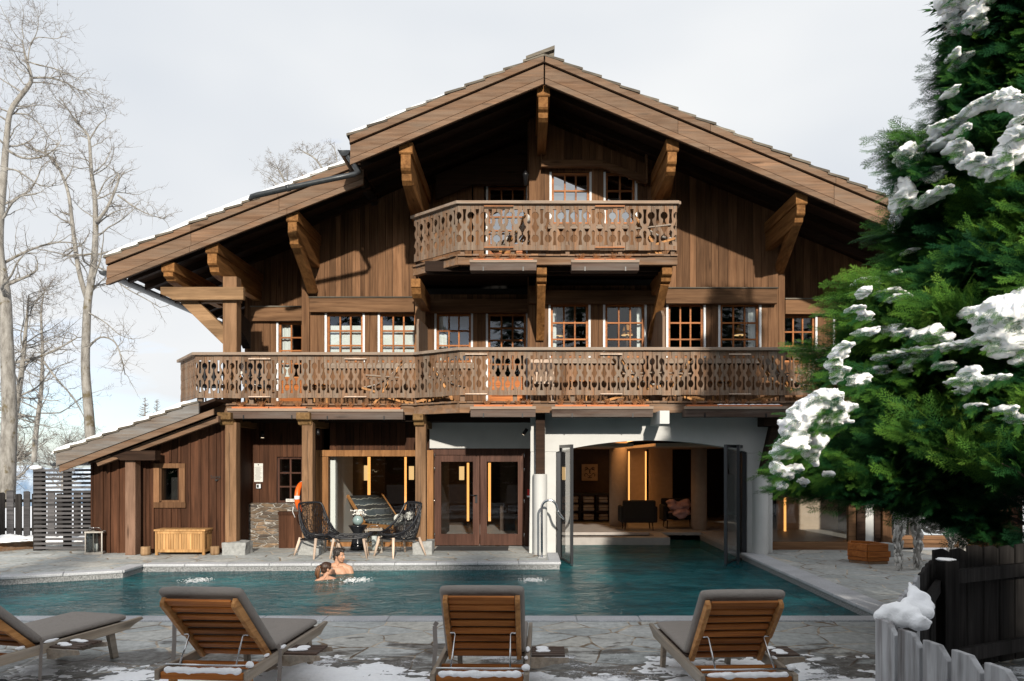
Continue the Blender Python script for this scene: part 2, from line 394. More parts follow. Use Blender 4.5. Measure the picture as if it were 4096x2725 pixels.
# gutters
def half_gutter(parent, x, y0, y1, z, r=.085):
    mb = MB(); n = 10; prof = [(-cos(pi*k/n)*r, -sin(pi*k/n)*r) for k in range(n+1)]
    vs = [(x+a, y0, z+b) for a, b in prof]+[(x+a, y1, z+b) for a, b in prof]
    fs = [(i, i+1, n+2+i, n+1+i) for i in range(n)]+[tuple(range(n+1))]
    mb.add(vs, fs, True); mb.tube([(x-r, y0, z), (x-r, y1, z)], .012, 6)
    return part(mb, 'gutter', M['gutter'])
half_gutter(chalet, XL0-.07, DL+.05, 26, zl(XL0)-.23, .10)
half_gutter(chalet, XU0-.10, DV+.02, 26, zu(XU0)-.24, .11)
mb = MB()
pp = [P(1385, 606, 14.5), P(1392, 628, 14.48), P(1412, 655, 14.45), P(1432, 690, 14.36), P(1418, 698, 14.28), P(1330, 716, 14.27), P(1180, 747, 14.27), P(1030, 781, 14.27), P(1008, 787, 14.28), P(1001, 797, 14.36)]
mb.tube(pp, [.045, .045, .05, .05, .052, .052, .052, .055, .05, .04], 12)
mb.tube([P(1160, 751, 14.27), P(1146, 754, 14.27)], .066, 12)
part(mb, 'downpipe', M['gutter'])

# ---------------------------------------------------------------- purlins with corbels and struts
def purlin(px0, px1, y0, y1, y2, dw, foot=None, sx=None, df=14.55):
    """front face px0-px1, y0-y1 upper beam, y1-y2 shaped lower beam; dw = wall depth; foot = (px, py) at the wall"""
    s = df; xa, xb = PX(px0, s), PX(px1, s); za, zb, zc = PZ(y0, s), PZ(y1, s), PZ(y2, s)
    mb = MB()
    c = .022
    mb.prism([(s, za-c), (s+c, za), (dw+.05, za), (dw+.05, zb), (s+c, zb), (s, zb+c)], xa, xb, 'x')
    ins = (xb-xa)*.11; s2 = s+.03; h = zb-zc
    mb.prism([(s2, zb-.004), (dw+.05, zb-.004), (dw+.05, zc-.03), (s2+.52, zc-.03), (s2+.22, zc), (s2+.13, zc+h*.12), (s2+.10, zc+h*.34), (s2+.03, zc+h*.42), (s2, zc+h*.5)], xa+ins, xb-ins*1.4, 'x')
    o = part(mb, 'purlin', M['beam'], bevel=.007)
    if foot:
        fx, fz = PX(foot[0], dw), PZ(foot[1], dw); w = (xb-xa)*.76; cx = (xa+xb)/2
        st = MB(); zt = zc+.02; yt = s2+.30
        def ring(y, z, x, hh): return [(x-w/2, y-hh, z), (x+w/2, y-hh, z), (x+w/2, y+hh*.7, z+.10), (x-w/2, y+hh*.7, z+.10)]
        r = ring(yt+.05, zt, cx, .12)+ring(yt+.12+(dw-yt)*.38, zt+(fz-zt)*.45, cx+(fx-cx)*.45, .12)+ring(dw-.10, fz, fx, .12)
        fs = [(3, 2, 1, 0), (8, 9, 10, 11)]
        for k in (0, 4):
            for j in range(4): fs.append((k+j, k+(j+1) % 4, k+4+(j+1) % 4, k+4+j))
        st.add(r, fs); part(st, 'strut', M['beam'], bevel=.006, parent=None)
    return o
DA, DB, DC, DD, DE = 18.2, 17.3, 17.4, 16.5, 17.2
purlin(645, 697, 1047, 1047+40, 1121, DA, df=15.5)
purlin(821, 872, 970, 1012, 1090, DA, df=15.5)
purlin(1144, 1192, 842, 886, 979, DB, (1258, 1183), df=15.5)
purlin(1596, 1650, 566, 614, 724, DC, (1672, 900))
purlin(2148, 2200, 338, 384, 467, DD, (2167, 575))
purlin(2666, 2716, 553, 604, 684, DC, (2648, 850))
purlin(3184, 3231, 768, 816, 888, DE, (3090, 1148))

# ---------------------------------------------------------------- walls of boards
def boards(mb, x0, x1, d, zb, zt, ops=(), th=.025, w0=.10, w1=.19):
    cuts = {x0, x1}
    for o in ops: cuts.add(max(x0, min(x1, o[0]))); cuts.add(max(x0, min(x1, o[1])))
    cuts = sorted(cuts)
    for a, b in zip(cuts[:-1], cuts[1:]):
        if b-a < .005: continue
        n = max(1, round((b-a)/R.uniform(w0, w1))); e = [a]
        ws = [R.uniform(w0, w1) for _ in range(n)]; t = sum(ws)
        for w in ws: e.append(e[-1]+w/t*(b-a))
        for p, q in zip(e[:-1], e[1:]):
            m = (p+q)/2; z0 = zb(m) if callable(zb) else zb; z1a = zt(p) if callable(zt) else zt; z1b = zt(q) if callable(zt) else zt
            spans = [(z0, None)]
            for o in ops:
                if o[0] < m < o[1]:
                    ns = []
                    for s in spans:
                        top = s[1] if s[1] is not None else min(z1a, z1b)
                        if o[2] <= s[0]+.001 and o[3] >= top-.001: continue
                        if o[3] <= s[0] or o[2] >= top: ns.append(s); continue
                        if o[2] > s[0]+.005: ns.append((s[0], o[2]))
                        if o[3] < top-.005: ns.append((o[3], s[1]))
                    spans = ns
            k = R.choice([0, 0, .004, .008]); g = .0035
            for s in spans:
                if s[1] is None:
                    mb.prism([(p+g, s[0]), (q-g, s[0]), (q-g, z1b), (p+g, z1a)], d-th+k, d, 'y')
                else: mb.box(p+g, q-g, d-th+k, d, s[0], s[1])
def backing(mb, x0, x1, d, zb, zt, ops=(), th=.05):
    """solid wall behind the boards with the same openings"""
    cuts = sorted({x0, x1}|{max(x0, min(x1, v)) for o in ops for v in o[:2]})
    for a, b in zip(cuts[:-1], cuts[1:]):
        if b-a < .004: continue
        m = (a+b)/2; f = zt if callable(zt) else (lambda x: zt)
        cur = zb; segs = []
        for o in sorted([o for o in ops if o[0] < m < o[1]], key=lambda o: o[2]):
            if o[2] > cur: segs.append((cur, o[2]))
            cur = max(cur, o[3])
        for s0, s1 in segs: mb.box(a, b, d+.002, d+th, s0, s1)
        if cur < min(f(a), f(b)): mb.prism([(a, cur), (b, cur), (b, f(b)), (a, f(a))], d+.002, d+th, 'y')
def wzone(px0, px1, d, z0, zt, ops_px=(), mat='board', name='wall'):
    ops = [(PX(a, d), PX(b, d), PZ(yb, d), PZ(ya, d)) for a, b, ya, yb in ops_px]
    mb = MB(); boards(mb, PX(px0, d), PX(px1, d), d, z0, zt, ops); o = part(mb, name, M[mat])
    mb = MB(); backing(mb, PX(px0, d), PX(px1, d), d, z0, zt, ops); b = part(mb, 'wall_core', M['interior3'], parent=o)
    return o
und = .175
fl = lambda x: (zl(x) if x < XL1 else zu(x))-und
ZF1, ZF2 = 3.02, 5.88
# window builder: a wooden casement with muntins, white jambs, glass and what hangs behind it
def window(px0, px1, y0, y1, d, cols, rows, jl=True, jr=True, panel=None, curtain=None, glassm='glass', slope=None, fm='frame'):
    x0, x1, zt, zb = PX(px0, d), PX(px1, d), PZ(y0, d), PZ(y1, d)
    w = MB(); yf, yb = d+.03, d+.085; t = .05
    jw = .045
    if jl or jr:
        j = MB()
        jj = [(x0, x0+jw)]*jl+[(x1-jw, x1)]*jr
    if jl: x0 += jw+.002
    if jr: x1 -= jw+.002
    zp = PZ(panel, d) if panel else zb
    w.box(x0, x0+t, yf, yb, zb, zt); w.box(x1-t, x1, yf, yb, zb, zt); w.box(x0+t, x1-t, yf, yb, zt-t, zt); w.box(x0+t, x1-t, yf, yb, zp, zp+t)
    zz = zp
    for c in range(1, cols):
        xm = x0+t+(x1-x0-2*t)*c/cols; w.box(xm-.018, xm+.018, yf+.005, yb-.002, zp+t, zt-t)
    for r in range(1, rows):
        zm = zz+t+(zt-zz-2*t)*r/rows; w.box(x0+t, x1-t, yf+.003, yb-.004, zm-.018, zm+.018)
    fo = part(w, 'window', M[fm], bevel=.004)
    if jl or jr:
        for ja, jb in jj: j = MB(); j.box(ja, jb, d-.03, d+.09, zb, zt); part(j, 'jamb', M['jamb'], parent=fo)
    g = MB(); g.quad((x0+t*.6, yb-.02, zp+t*.6), (x1-t*.6, yb-.02, zp+t*.6), (x1-t*.6, yb-.02, zt-t*.6), (x0+t*.6, yb-.02, zt-t*.6)); part(g, 'pane', M[glassm], parent=fo)
    if panel:
        q = MB(); q.box(x0+t, x1-t, yf+.01, yb, zb, zp)
        for k in range(1, 4): zq = zb+(zp-zb)*k/4; q.box(x0+t+.03, x1-t-.03, yf-.004, yf+.012, zq-.012, zq+.012)
        part(q, 'door_panel', M['door'], parent=fo)
    if curtain:
        c = MB(); yc = d+.17
        for (a, b, za, zb2) in curtain:
            xa, xb = x0+(x1-x0)*a, x0+(x1-x0)*b; n = max(2, int((xb-xa)/.018)); vs = []
            zA, zB = zt-(zt-zp)*za, zt-(zt-zp)*zb2
            for i in range(n+1):
                xx = xa+(xb-xa)*i/n; yy = yc+.014*sin(i*1.15)*(1 if (b-a) < .5 else .1); vs += [(xx, yy, zA), (xx, yy, zB)]
            c.add(vs, [(2*i, 2*i+1, 2*i+3, 2*i+2) for i in range(n)], True)
        part(c, 'curtain', M['curtain'], parent=fo)
    return fo
def beamx(px0, px1, y0, y1, d, dep=.12, mat='board_x', name='lintel', cap=True, parent=None):
    mb = MB(); mb.box(PX(px0, d), PX(px1, d), d, d+dep, PZ(y1, d), PZ(y0, d))
    o = part(mb, name, M[mat], bevel=.006)
    if cap:
        c = MB(); c.box(PX(px0, d)-.01, PX(px1, d)+.01, d-.03, d+dep, PZ(y0, d)+.002, PZ(y0, d)+.028); part(c, 'lintel_cap', M['shingle'], parent=o)
    return o
def postz(px0, px1, y0, y1, d, dep=None, mat='post', name='post', z0=None):
    xa, xb = PX(px0, d), PX(px1, d); mb = MB(); mb.box(xa, xb, d, d+(dep or (xb-xa)), PZ(y1, d) if z0 is None else z0, PZ(y0, d)); return part(mb, name, M[mat], bevel=.008)
# zone A (set back, far left)
wzone(990, 1212, DA, ZF1, fl, [(1107, 1212, 1290, 1606)])
window(1107, 1212, 1290, 1605, DA, 2, 4, True, False, panel=1515, curtain=[(.05, .5, 0, 1)], glassm='glass')
beamx(1003, 1212, 1229, 1284, DA-.15, .14)
# zone B
ops = [(1300, 1460, 1255, 1450), (1512, 1665, 1255, 1450)]
wzone(1210, 1668, DB, ZF1, fl, ops)
window(1300, 1460, 1255, 1450, DB, 3, 3, curtain=[(.0, 1, .22, 1)])
window(1512, 1665, 1255, 1450, DB, 3, 3, jr=False, curtain=[(.0, 1, .22, 1)])
beamx(1237, 1656, 1192, 1248, DB-.17, .15)
postz(1206, 1237, 700, 1606, DB-.09, .09, 'board', 'corner_board', z0=ZF1)
mb = MB(); mb.box(PX(1212, DB)-.02, PX(1212, DB), DB, DA+.05, ZF1, fl(PX(1212, DB))); part(mb, 'return_wall', M['board'])
for a, b in ((1296, 1668),): beamx(a, b, 1452, 1474, DB-.12, .12, 'handrail', 'window_sill', cap=False)
# post C with beam end
postz(1660, 1701, 1180, 1600, DB-.35, .2, 'post', 'post', z0=ZF1)
mb = MB(); mb.prism([(15.35, PZ(1115, 15.35)), (17.0, PZ(1115, 15.35)), (17.0, PZ(1185, 15.35)), (15.55, PZ(1185, 15.35)), (15.45, PZ(1172, 15.35)), (15.38, PZ(1150, 15.35)), (15.35, PZ(1148, 15.35))], PX(1645, 15.4), PX(1683, 15.4), 'x'); part(mb, 'beam_end', M['beam'], bevel=.006)
mb = MB(); mb.box(PX(1664, DB), PX(1664, DB)+.03, DB-.02, DC+.02, ZF1, 5.6); part(mb, 'return_wall', M['board'])
# zone C left, floor one
ops = [(1738, 1892, 1255, 1450), (1944, 2112, 1255, 1606)]
wzone(1668, 2118, DC, ZF1, 5.66, ops)
window(1738, 1892, 1255, 1450, DC, 3, 3, curtain=[(.0, .28, 0, 1)])
window(1944, 2112, 1255, 1605, DC, 3, 5, panel=1515)
beamx(1700, 2118, 1196, 1250, DC-.17, .15, cap=False)
beamx(1734, 1896, 1452, 1474, DC-.12, .12, 'handrail', 'window_sill', cap=False)
# zone C right and D, floor one
ops = [(2194, 2362, 1216, 1432), (2412, 2586, 1216, 1432), (2664, 2822, 1216, 1432), (2872, 3044, 1216, 1432)]
wzone(2116, 2640, DD, ZF1, 5.66, ops[:2])
wzone(2640, 3112, DD, ZF1, fl, ops[2:])
window(*ops[0], DD, 3, 3, curtain=[(.0, .16, 0, 1)]); window(*ops[1], DD, 3, 3, curtain=[(.84, 1, 0, 1)])
window(*ops[2], DD, 3, 3); window(*ops[3], DD, 3, 3, curtain=[(.78, 1, 0, 1)])
beamx(2116, 2640, 1160, 1214, DD-.17, .15, cap=False)
beamx(2664, 3110, 1155, 1214, DD-.19, .17)
beamx(2190, 3048, 1434, 1454, DD-.12, .12, 'handrail', 'window_sill', cap=False)
postz(3114, 3140, 990, 1606, DD+.05, .1, 'board', 'corner_board', z0=ZF1)
mb = MB(); mb.box(PX(3112, DD), PX(3112, DD)+.03, DD+.16, DE+.03, ZF1, 6.9); part(mb, 'return_wall', M['board'])
mb = MB(); mb.box(PX(2116, DD)-.03, PX(2116, DD), DD+.01, DC-.005, ZF1, 9.2); part(mb, 'return_wall', M['board'])
# zone E, right, mostly in shade and behind the tree
ops = [(3128, 3268, 1262, 1450), (3330, 3460, 1262, 1450)]
wzone(3100, 3800, DE, ZF1, fl, ops)
window(*ops[0], DE, 3, 3, jl=False); window(*ops[1], DE, 3, 3)
beamx(3142, 3560, 1198, 1256, DE-.17, .15)
# second floor centre
wzone(1640, 2118, DC, ZF2, fl, [(1888, 1942, 745, 1030), (1943, 2112, 745, 1030)])
window(1944, 2112, 748, 1028, DC, 3, 4, panel=985, glassm='glass_hi')
postz(1893, 1936, 745, 1030, DC-.06, .1, 'board', 'corner_board', z0=ZF2)
ops = [(2198, 2366, 690, 896), (2414, 2548, 690, 896)]
wzone(2116, 2640, DD, ZF2, fl, ops)
window(*ops[0], DD, 3, 3, glassm='glass_hi', curtain=[(0, 1, .2, 1)]); window(*ops[1], DD, 2, 3, glassm='glass_hi', curtain=[(0, .55, .45, 1)])
beamx(2192, 2552, 898, 915, DD-.12, .12, 'handrail', 'window_sill', cap=False)
postz(2116, 2163, 480, 1035, DD-.14, .12, 'board', 'corner_board', z0=ZF2)
mb = MB(); d = DD-.22                                            # boarded apron over the top windows
boards(mb, PX(2170, d), PX(2583, d), d+.07, lambda x: PZ(668, d) if x < PX(2408, d) else PZ(668, d)-.39*(x-PX(2408, d)), lambda x: min(zu(x)-und-.2, PZ(430, d)))
part(mb, 'boarded_apron', M['board'])
mb = MB(); a, b, c = PX(2168, d), PX(2410, d), PX(2584, d); za, zb, zc = PZ(640, d), PZ(641, d), PZ(706, d); h = .145
mb.prism([(a, za), (b, zb), (b, zb-h), (a, za-h)], d-.02, d+.09, 'y'); mb.prism([(b, zb), (c, zc), (c, zc-h), (b, zb-h)], d-.02, d+.09, 'y')
mb.box(a-.03, a, d-.02, d+.25, za-h, PZ(480, d)); mb.box(c, c+.03, d-.02, d+.25, zc-h, PZ(560, d))
part(mb, 'apron_trim', M['board_x'])
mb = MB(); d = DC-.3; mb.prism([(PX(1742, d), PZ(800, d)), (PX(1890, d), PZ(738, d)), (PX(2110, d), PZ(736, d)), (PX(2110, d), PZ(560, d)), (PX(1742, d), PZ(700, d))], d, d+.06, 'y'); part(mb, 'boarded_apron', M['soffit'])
# partition fin between the flats
mb = MB(); x = PX(2652, 15.0); mb.prism([(15.05, ZF1), (16.5, ZF1), (16.5, PZ(1225, 15.5)), (15.25, PZ(1237, 15.1)), (15.05, PZ(1268, 15.1))], x, x+.05, 'x'); part(mb, 'partition', M['rail'])
mb = MB(); x = PX(1668, 15.8); mb.prism([(15.72, ZF1), (17.2, ZF1), (17.2, PZ(1268, 15.9)), (15.8, PZ(1275, 15.75)), (15.72, PZ(1300, 15.75))], x, x+.045, 'x'); part(mb, 'partition', M['rail'])

# ---------------------------------------------------------------- shell: floors, side and back walls
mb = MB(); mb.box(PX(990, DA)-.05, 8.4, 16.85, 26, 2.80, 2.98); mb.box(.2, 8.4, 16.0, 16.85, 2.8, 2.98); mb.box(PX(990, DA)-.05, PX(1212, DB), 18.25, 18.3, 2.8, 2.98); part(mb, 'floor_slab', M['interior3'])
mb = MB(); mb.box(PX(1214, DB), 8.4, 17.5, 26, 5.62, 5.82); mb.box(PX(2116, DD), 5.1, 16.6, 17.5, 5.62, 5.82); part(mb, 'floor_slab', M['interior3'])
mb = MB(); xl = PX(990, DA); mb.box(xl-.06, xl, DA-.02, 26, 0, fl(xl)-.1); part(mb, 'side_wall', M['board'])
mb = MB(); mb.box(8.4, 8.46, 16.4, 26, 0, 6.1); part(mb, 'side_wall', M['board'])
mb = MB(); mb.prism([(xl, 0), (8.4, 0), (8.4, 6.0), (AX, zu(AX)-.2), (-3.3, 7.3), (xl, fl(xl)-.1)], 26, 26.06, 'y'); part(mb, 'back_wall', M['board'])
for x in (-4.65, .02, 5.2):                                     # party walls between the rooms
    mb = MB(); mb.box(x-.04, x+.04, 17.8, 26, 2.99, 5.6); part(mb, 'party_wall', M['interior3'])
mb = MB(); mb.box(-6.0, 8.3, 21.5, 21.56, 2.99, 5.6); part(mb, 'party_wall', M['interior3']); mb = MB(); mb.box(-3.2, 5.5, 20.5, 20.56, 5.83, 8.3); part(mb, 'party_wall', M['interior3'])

# ---------------------------------------------------------------- balconies
EDGE = [(0, .03), (.105, .03), (.106, .05), (.165, .06), (.167, .07), (.172, .34), (.185, .30), (.20, .46), (.225, .545), (.25, .56), (.275, .53), (.30, .42), (.318, .24), (.322, .20), (.345, .17), (.38, .20), (.42, .30), (.45, .36), (.462, .36), (.466, .50), (.48, .56), (.50, .57), (.52, .56), (.534, .50), (.538, .36), (.55, .36), (.575, .28), (.61, .12), (.645, .11), (.668, .12), (.672, .34), (.682, .33), (.70, .46), (.725, .55), (.75, .56), (.775, .52), (.80, .40), (.822, .32), (.826, .06), (.87, .05), (1, .03)]
SLOT = [(0, 0), (.104, 0), (.106, .29), (.15, .26), (.20, .20), (.25, .18), (.30, .20), (.35, .24), (.395, .28), (.41, .24), (.432, .03), (.434, 0), (.563, 0), (.567, .03), (.59, .22), (.603, .28), (.65, .24), (.70, .20), (.75, .18), (.80, .21), (.85, .27), (.886, .31), (.888, 0), (1, 0)]
def interp(tab, t):
    for (a, u), (b, v) in zip(tab[:-1], tab[1:]):
        if a <= t <= b: return u+(v-u)*(t-a)/(b-a) if b > a else v
    return tab[-1][1]
TS = sorted({a for a, _ in EDGE}|{a for a, _ in SLOT})
def railing(a, b, ztop, H, pitch, rail_z, parent, jag=True):
    """sawn baluster boards between plan points a and b"""
    a, b = Vector((a[0], a[1], 0)), Vector((b[0], b[1], 0)); L = (b-a).length; u = (b-a)/L; nrm = Vector((u.y, -u.x, 0))
    n = max(1, round(L/pitch)); p = L/n; th = .026; mb = MB(); hp = p/2
    for i in range(n):
        off = R.uniform(-.006, .006); dy = R.uniform(-.003, .003); r = R.random()
        for sgn in (-1, 1):
            rows = []
            for t in TS:
                e = hp-interp(EDGE, t)*hp; s = interp(SLOT, t)*hp*.98
                lo, hi = s, max(e, s+.004); rows.append((t, lo*sgn, hi*sgn))
            vs = []
            for t, lo, hi in rows:
                z = ztop-H*t+off
                for q, dd in ((lo, 0), (hi, 0), (hi, th), (lo, th)):
                    c = a+u*((i+.5)*p+q)+nrm*(-dd+dy); vs.append((c.x, c.y, z))
            fs = []; m = len(rows)
            for k in range(m-1):
                A, B = k*4, k*4+4
                qs = [(A, A+1, B+1, B), (A+1, A+2, B+2, B+1), (A+2, A+3, B+3, B+2)]
                if rows[k][1] or rows[k+1][1]: qs.append((A+3, A, B, B+3))
                fs += qs if sgn > 0 else [q[::-1] for q in qs]
            fs += [(0, 3, 2, 1), ((m-1)*4, (m-1)*4+1, (m-1)*4+2, (m-1)*4+3)]
            mb.add(vs, fs, r=r)
    o = part(mb, 'balustrade', M['rail'], parent=parent)
    h = MB(); ra, rb = a-u*.03-nrm*.0, b+u*.03
    h.bar((ra.x, ra.y, rail_z-.03), (rb.x, rb.y, rail_z-.03), .15, .06); part(h, 'handrail', M['handrail'], bevel=.006, parent=parent)
    k = MB()
    for zz in (ztop-.05, ztop-H+.05):
        q0, q1 = a-nrm*.05, b-nrm*.05; k.bar((q0.x, q0.y, zz), (q1.x, q1.y, zz), .05, .07)
    part(k, 'back_rail', M['rail'], parent=parent)
    nb = MB()                                                    # screw heads
    for i in range(n):
        for q in (-.55, .55):
            for zz in (ztop-.045, ztop-H+.05):
                c = a+u*((i+.5)*p+q*hp)+nrm*.006; nb.obox((c.x, c.y, zz+R.uniform(-.006, .006)), (.008, .006, .008))
    part(nb, 'screws', M['gutter'], parent=parent)
def floor_plan(parent, pts, z, backy, beams, mat='edge'):
    """deck planks, plank noses and the beam below, following the front line pts"""
    f = MB(); poly = [tuple(p) for p in pts]+[(pts[-1][0], backy), (pts[0][0], backy)]
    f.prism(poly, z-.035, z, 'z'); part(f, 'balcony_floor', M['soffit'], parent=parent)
    nz = MB(); bm = MB()
    for (a, b) in zip(pts[:-1], pts[1:]):
        A, B = Vector((a[0], a[1], 0)), Vector((b[0], b[1], 0)); L = (B-A).length; u = (B-A)/L; nr = Vector((u.y, -u.x, 0)); n = max(1, round(L/.145))
        for i in range(n):
            c = A+u*((i+.5)*L/n)+nr*(.0+R.uniform(-.01, .012)); nz.obox((c.x, c.y, z-.0+R.uniform(-.004, .004)), (L/n-.006, .16, .034), (0, 0, atan2(u.y, u.x)))
        A2, B2 = A-nr*.03, B-nr*.03; bm.bar((A2.x, A2.y, z-.02-beams/2), (B2.x, B2.y, z-.02-beams/2), .12, beams)
    part(nz, 'plank_noses', M['edge'], parent=parent); part(bm, 'edge_beam', M[mat], bevel=.006, parent=parent)
bl = bpy.data.objects.new('balcony', None); C.objects.link(bl); bl.parent = chalet; bl['label'] = 'long first floor balcony with carved balustrade and grey handrail'
bu = bpy.data.objects.new('balcony', None); C.objects.link(bu); bu.parent = chalet; bu['label'] = 'short upper balcony with carved balustrade under the gable'
LP = [(PX(722, 16.85), 16.85), (PX(782, 15.65), 15.65), (PX(1660, 15.65), 15.65), (PX(1838, 14.95), 14.95), (7.4, 14.95)]
for k, (a, b) in enumerate(zip(LP[:-1], LP[1:])):
    railing(a, b, 4.035, .865, .188, 4.10, bl)
floor_plan(bl, [(p[0], p[1]-.02) for p in LP], 3.03, 18.3, .19)
for k in range(5): pass
UP = [(PX(1656, 15.9), 15.9), (PX(1832, 14.98), 14.98), (PX(2708, 14.98), 14.98), (PX(2708, 14.98)-.005, 15.6)]
for a, b in zip(UP[:-1], UP[1:]): railing(a, b, 6.915, .90, .246, 6.97, bu)
floor_plan(bu, [(p[0], p[1]-.02) for p in UP[:3]], 5.90, 17.4, .16)
mb = MB()
for px in (800, 1005, 1240, 1440, 1668, 1850, 2060, 2290, 2480, 2720, 2930, 3130, 3300):    # little posts that carry the railing
    d = 15.72 if px < 1700 else 15.02; x = PX(px, d); mb.box(x-.045, x+.045, d, d+.09, 3.05, 3.3)
part(mb, 'rail_post', M['rail'], parent=bl)
mb = MB()
for px in (1850, 2050, 2270, 2480, 2690): x = PX(px, 15.05); mb.box(x-.04, x+.04, 15.03, 15.12, 5.91, 6.2)
part(mb, 'rail_post', M['rail'], parent=bu)
# struts and beams under the two balconies
M['corbel'] = wood('old corbel timber', (.10, .055, .02), (.26, .155, .07), 'y', vamp=.2, grain=16)
def corbel(px0, px1, y0, y1, df, dw, foot=None, mat='beam', name='corbel'):
    za, zb = PZ(y0, df), PZ(y1, df); h = za-zb; mb = MB()
    mb.prism([(df, za), (dw, za), (dw, zb-.02), (df+.35, zb-.02), (df+.14, zb+.01), (df+.11, zb+h*.3), (df+.03, zb+h*.4), (df, zb+h*.48)], PX(px0, df), PX(px1, df), 'x')
    o = part(mb, name, M[mat], bevel=.006)
    if foot:
        w = (PX(px1, df)-PX(px0, df))*.86; cx = PX((px0+px1)/2, df); fx, fz = PX(foot[0], dw), PZ(foot[1], dw)
        st = MB(); st.bar((cx, df+.28, zb+.03), (fx, dw-.06, fz), w, .2, up=(0, -1, .2)); part(st, 'strut', M[mat], bevel=.006)
    return o
corbel(2147, 2187, 1067, 1122, 15.03, DD+.02, (2160, 1352))
corbel(2649, 2689, 1067, 1122, 15.03, DD+.02, (2604, 1352))
mb = MB()
for y in (15.2, 15.5): mb.box(PX(1700, 15.2), PX(2690, 15.2), y, y+.07, 5.66, 5.86)
part(mb, 'joists', M['soffit'], parent=bu)
corbel(868, 922, 1650, 1700, 15.25, 16.8, mat='corbel'); corbel(1184, 1238, 1650, 1700, 15.25, 16.8, mat='corbel'); corbel(1651, 1692, 1655, 1702, 15.2, 16.8, mat='corbel')
mb = MB()
for y in (15.9, 16.4): mb.box(-6.7, 6.9, y, y+.1, 2.70, 2.99)
part(mb, 'joists', M['soffit'], parent=bl)
# posts of the left gable: king post, tie and brace
postz(891, 946, 1106, 1600, 15.85, .27, 'post', z0=3.04)
mb = MB(); d = 15.72; mb.prism([(PX(641, d), PZ(1148, d)), (PX(973, d), PZ(1148, d)), (PX(973, d), PZ(1199, d)), (PX(690, d), PZ(1199, d)), (PX(672, d), PZ(1188, d)), (PX(641, d), PZ(1176, d))], d, d+.12, 'y'); mb.box(PX(700, d), PX(940, d), d+.28, d+.4, PZ(1199, d), PZ(1150, d)); part(mb, 'tie_beam', M['postx'], bevel=.006)
mb = MB(); d = 15.9; mb.prism([(PX(700, d), PZ(1190, d)), (PX(782, d), PZ(1196, d)), (PX(905, d), PZ(1318, d)), (PX(905, d), PZ(1385, d)), (PX(886, d), PZ(1372, d))], d, d+.16, 'y'); part(mb, 'brace', M['postx'], bevel=.006)
mb = MB(); mb.prism([(16.2, PZ(1250, 16.6)), (17.0, PZ(1290, 17)), (17.0, PZ(1395, 17)), (16.75, PZ(1360, 16.8)), (16.45, PZ(1330, 16.6))], PX(958, 16.8), PX(990, 16.8), 'x'); part(mb, 'bracket', M['soffit'])
# metal pegs
# ---------------------------------------------------------------- ground floor
G = 16.8
# posts on stone bases
base_pts = [(884, 981, 2172, 2219, 15.22), (1187, 1285, 2166, 2216, 15.28), (1648, 1728, 2168, 2214, 15.3)]
for i, (a, b, y0, y1, d) in enumerate(base_pts):
    zt = PZ(y0, d)+.005; xa, xb = PX(a, d), PX(b, d)
    s = MB(); s.box(xa+.01, xb-.01, d, d+.46, -.01, zt)
    o = s.build('stone_base', None, chalet); bmm = bmesh.new(); bmm.from_mesh(o.data); bmesh.ops.subdivide_edges(bmm, edges=bmm.edges[:], cuts=7, use_grid_fill=True)
    for v in bmm.verts:
        q = v.co*6; v.co += Vector((mnoise.noise(q), mnoise.noise(q+Vector((9, 0, 0))), .6*mnoise.noise(q+Vector((0, 7, 0)))))*.028
        for ax, lo, hi in ((0, xa, xb), (1, d, d+.46)):
            pass
    bmm.to_mesh(o.data); bmm.free(); o.data.materials.append(plain('granite base %d' % i, (.30, .305, .30), .85, nz=.25, nsc=14, bump=.5))
def cracked_post(px0, px1, y0, y1, d):
    xa, xb = PX(px0, d), PX(px1, d); w = xb-xa; zb, zt = PZ(y1, d), PZ(y0, d)
    mb = MB(); mb.box(xa, xb, d, d+w, zb, zt); o = part(mb, 'post', M['post'], bevel=.01)
    c = MB(); z = zb+.15; x = xa+w*.45
    pts = []
    while z < zt-.15:
        pts.append((x, d-.002, z)); z += R.uniform(.1, .2); x = min(xb-.03, max(xa+.03, x+R.uniform(-.012, .012)))
    for p, q in zip(pts[:-1], pts[1:]): c.bar(p, q, .006, .006)
    part(c, 'crack', M['interior3'], parent=o)
cracked_post(900, 945, 1690, 2176, 15.4); cracked_post(1207, 1250, 1690, 2168, 15.42); cracked_post(1661, 1703, 1695, 2170, 15.42)
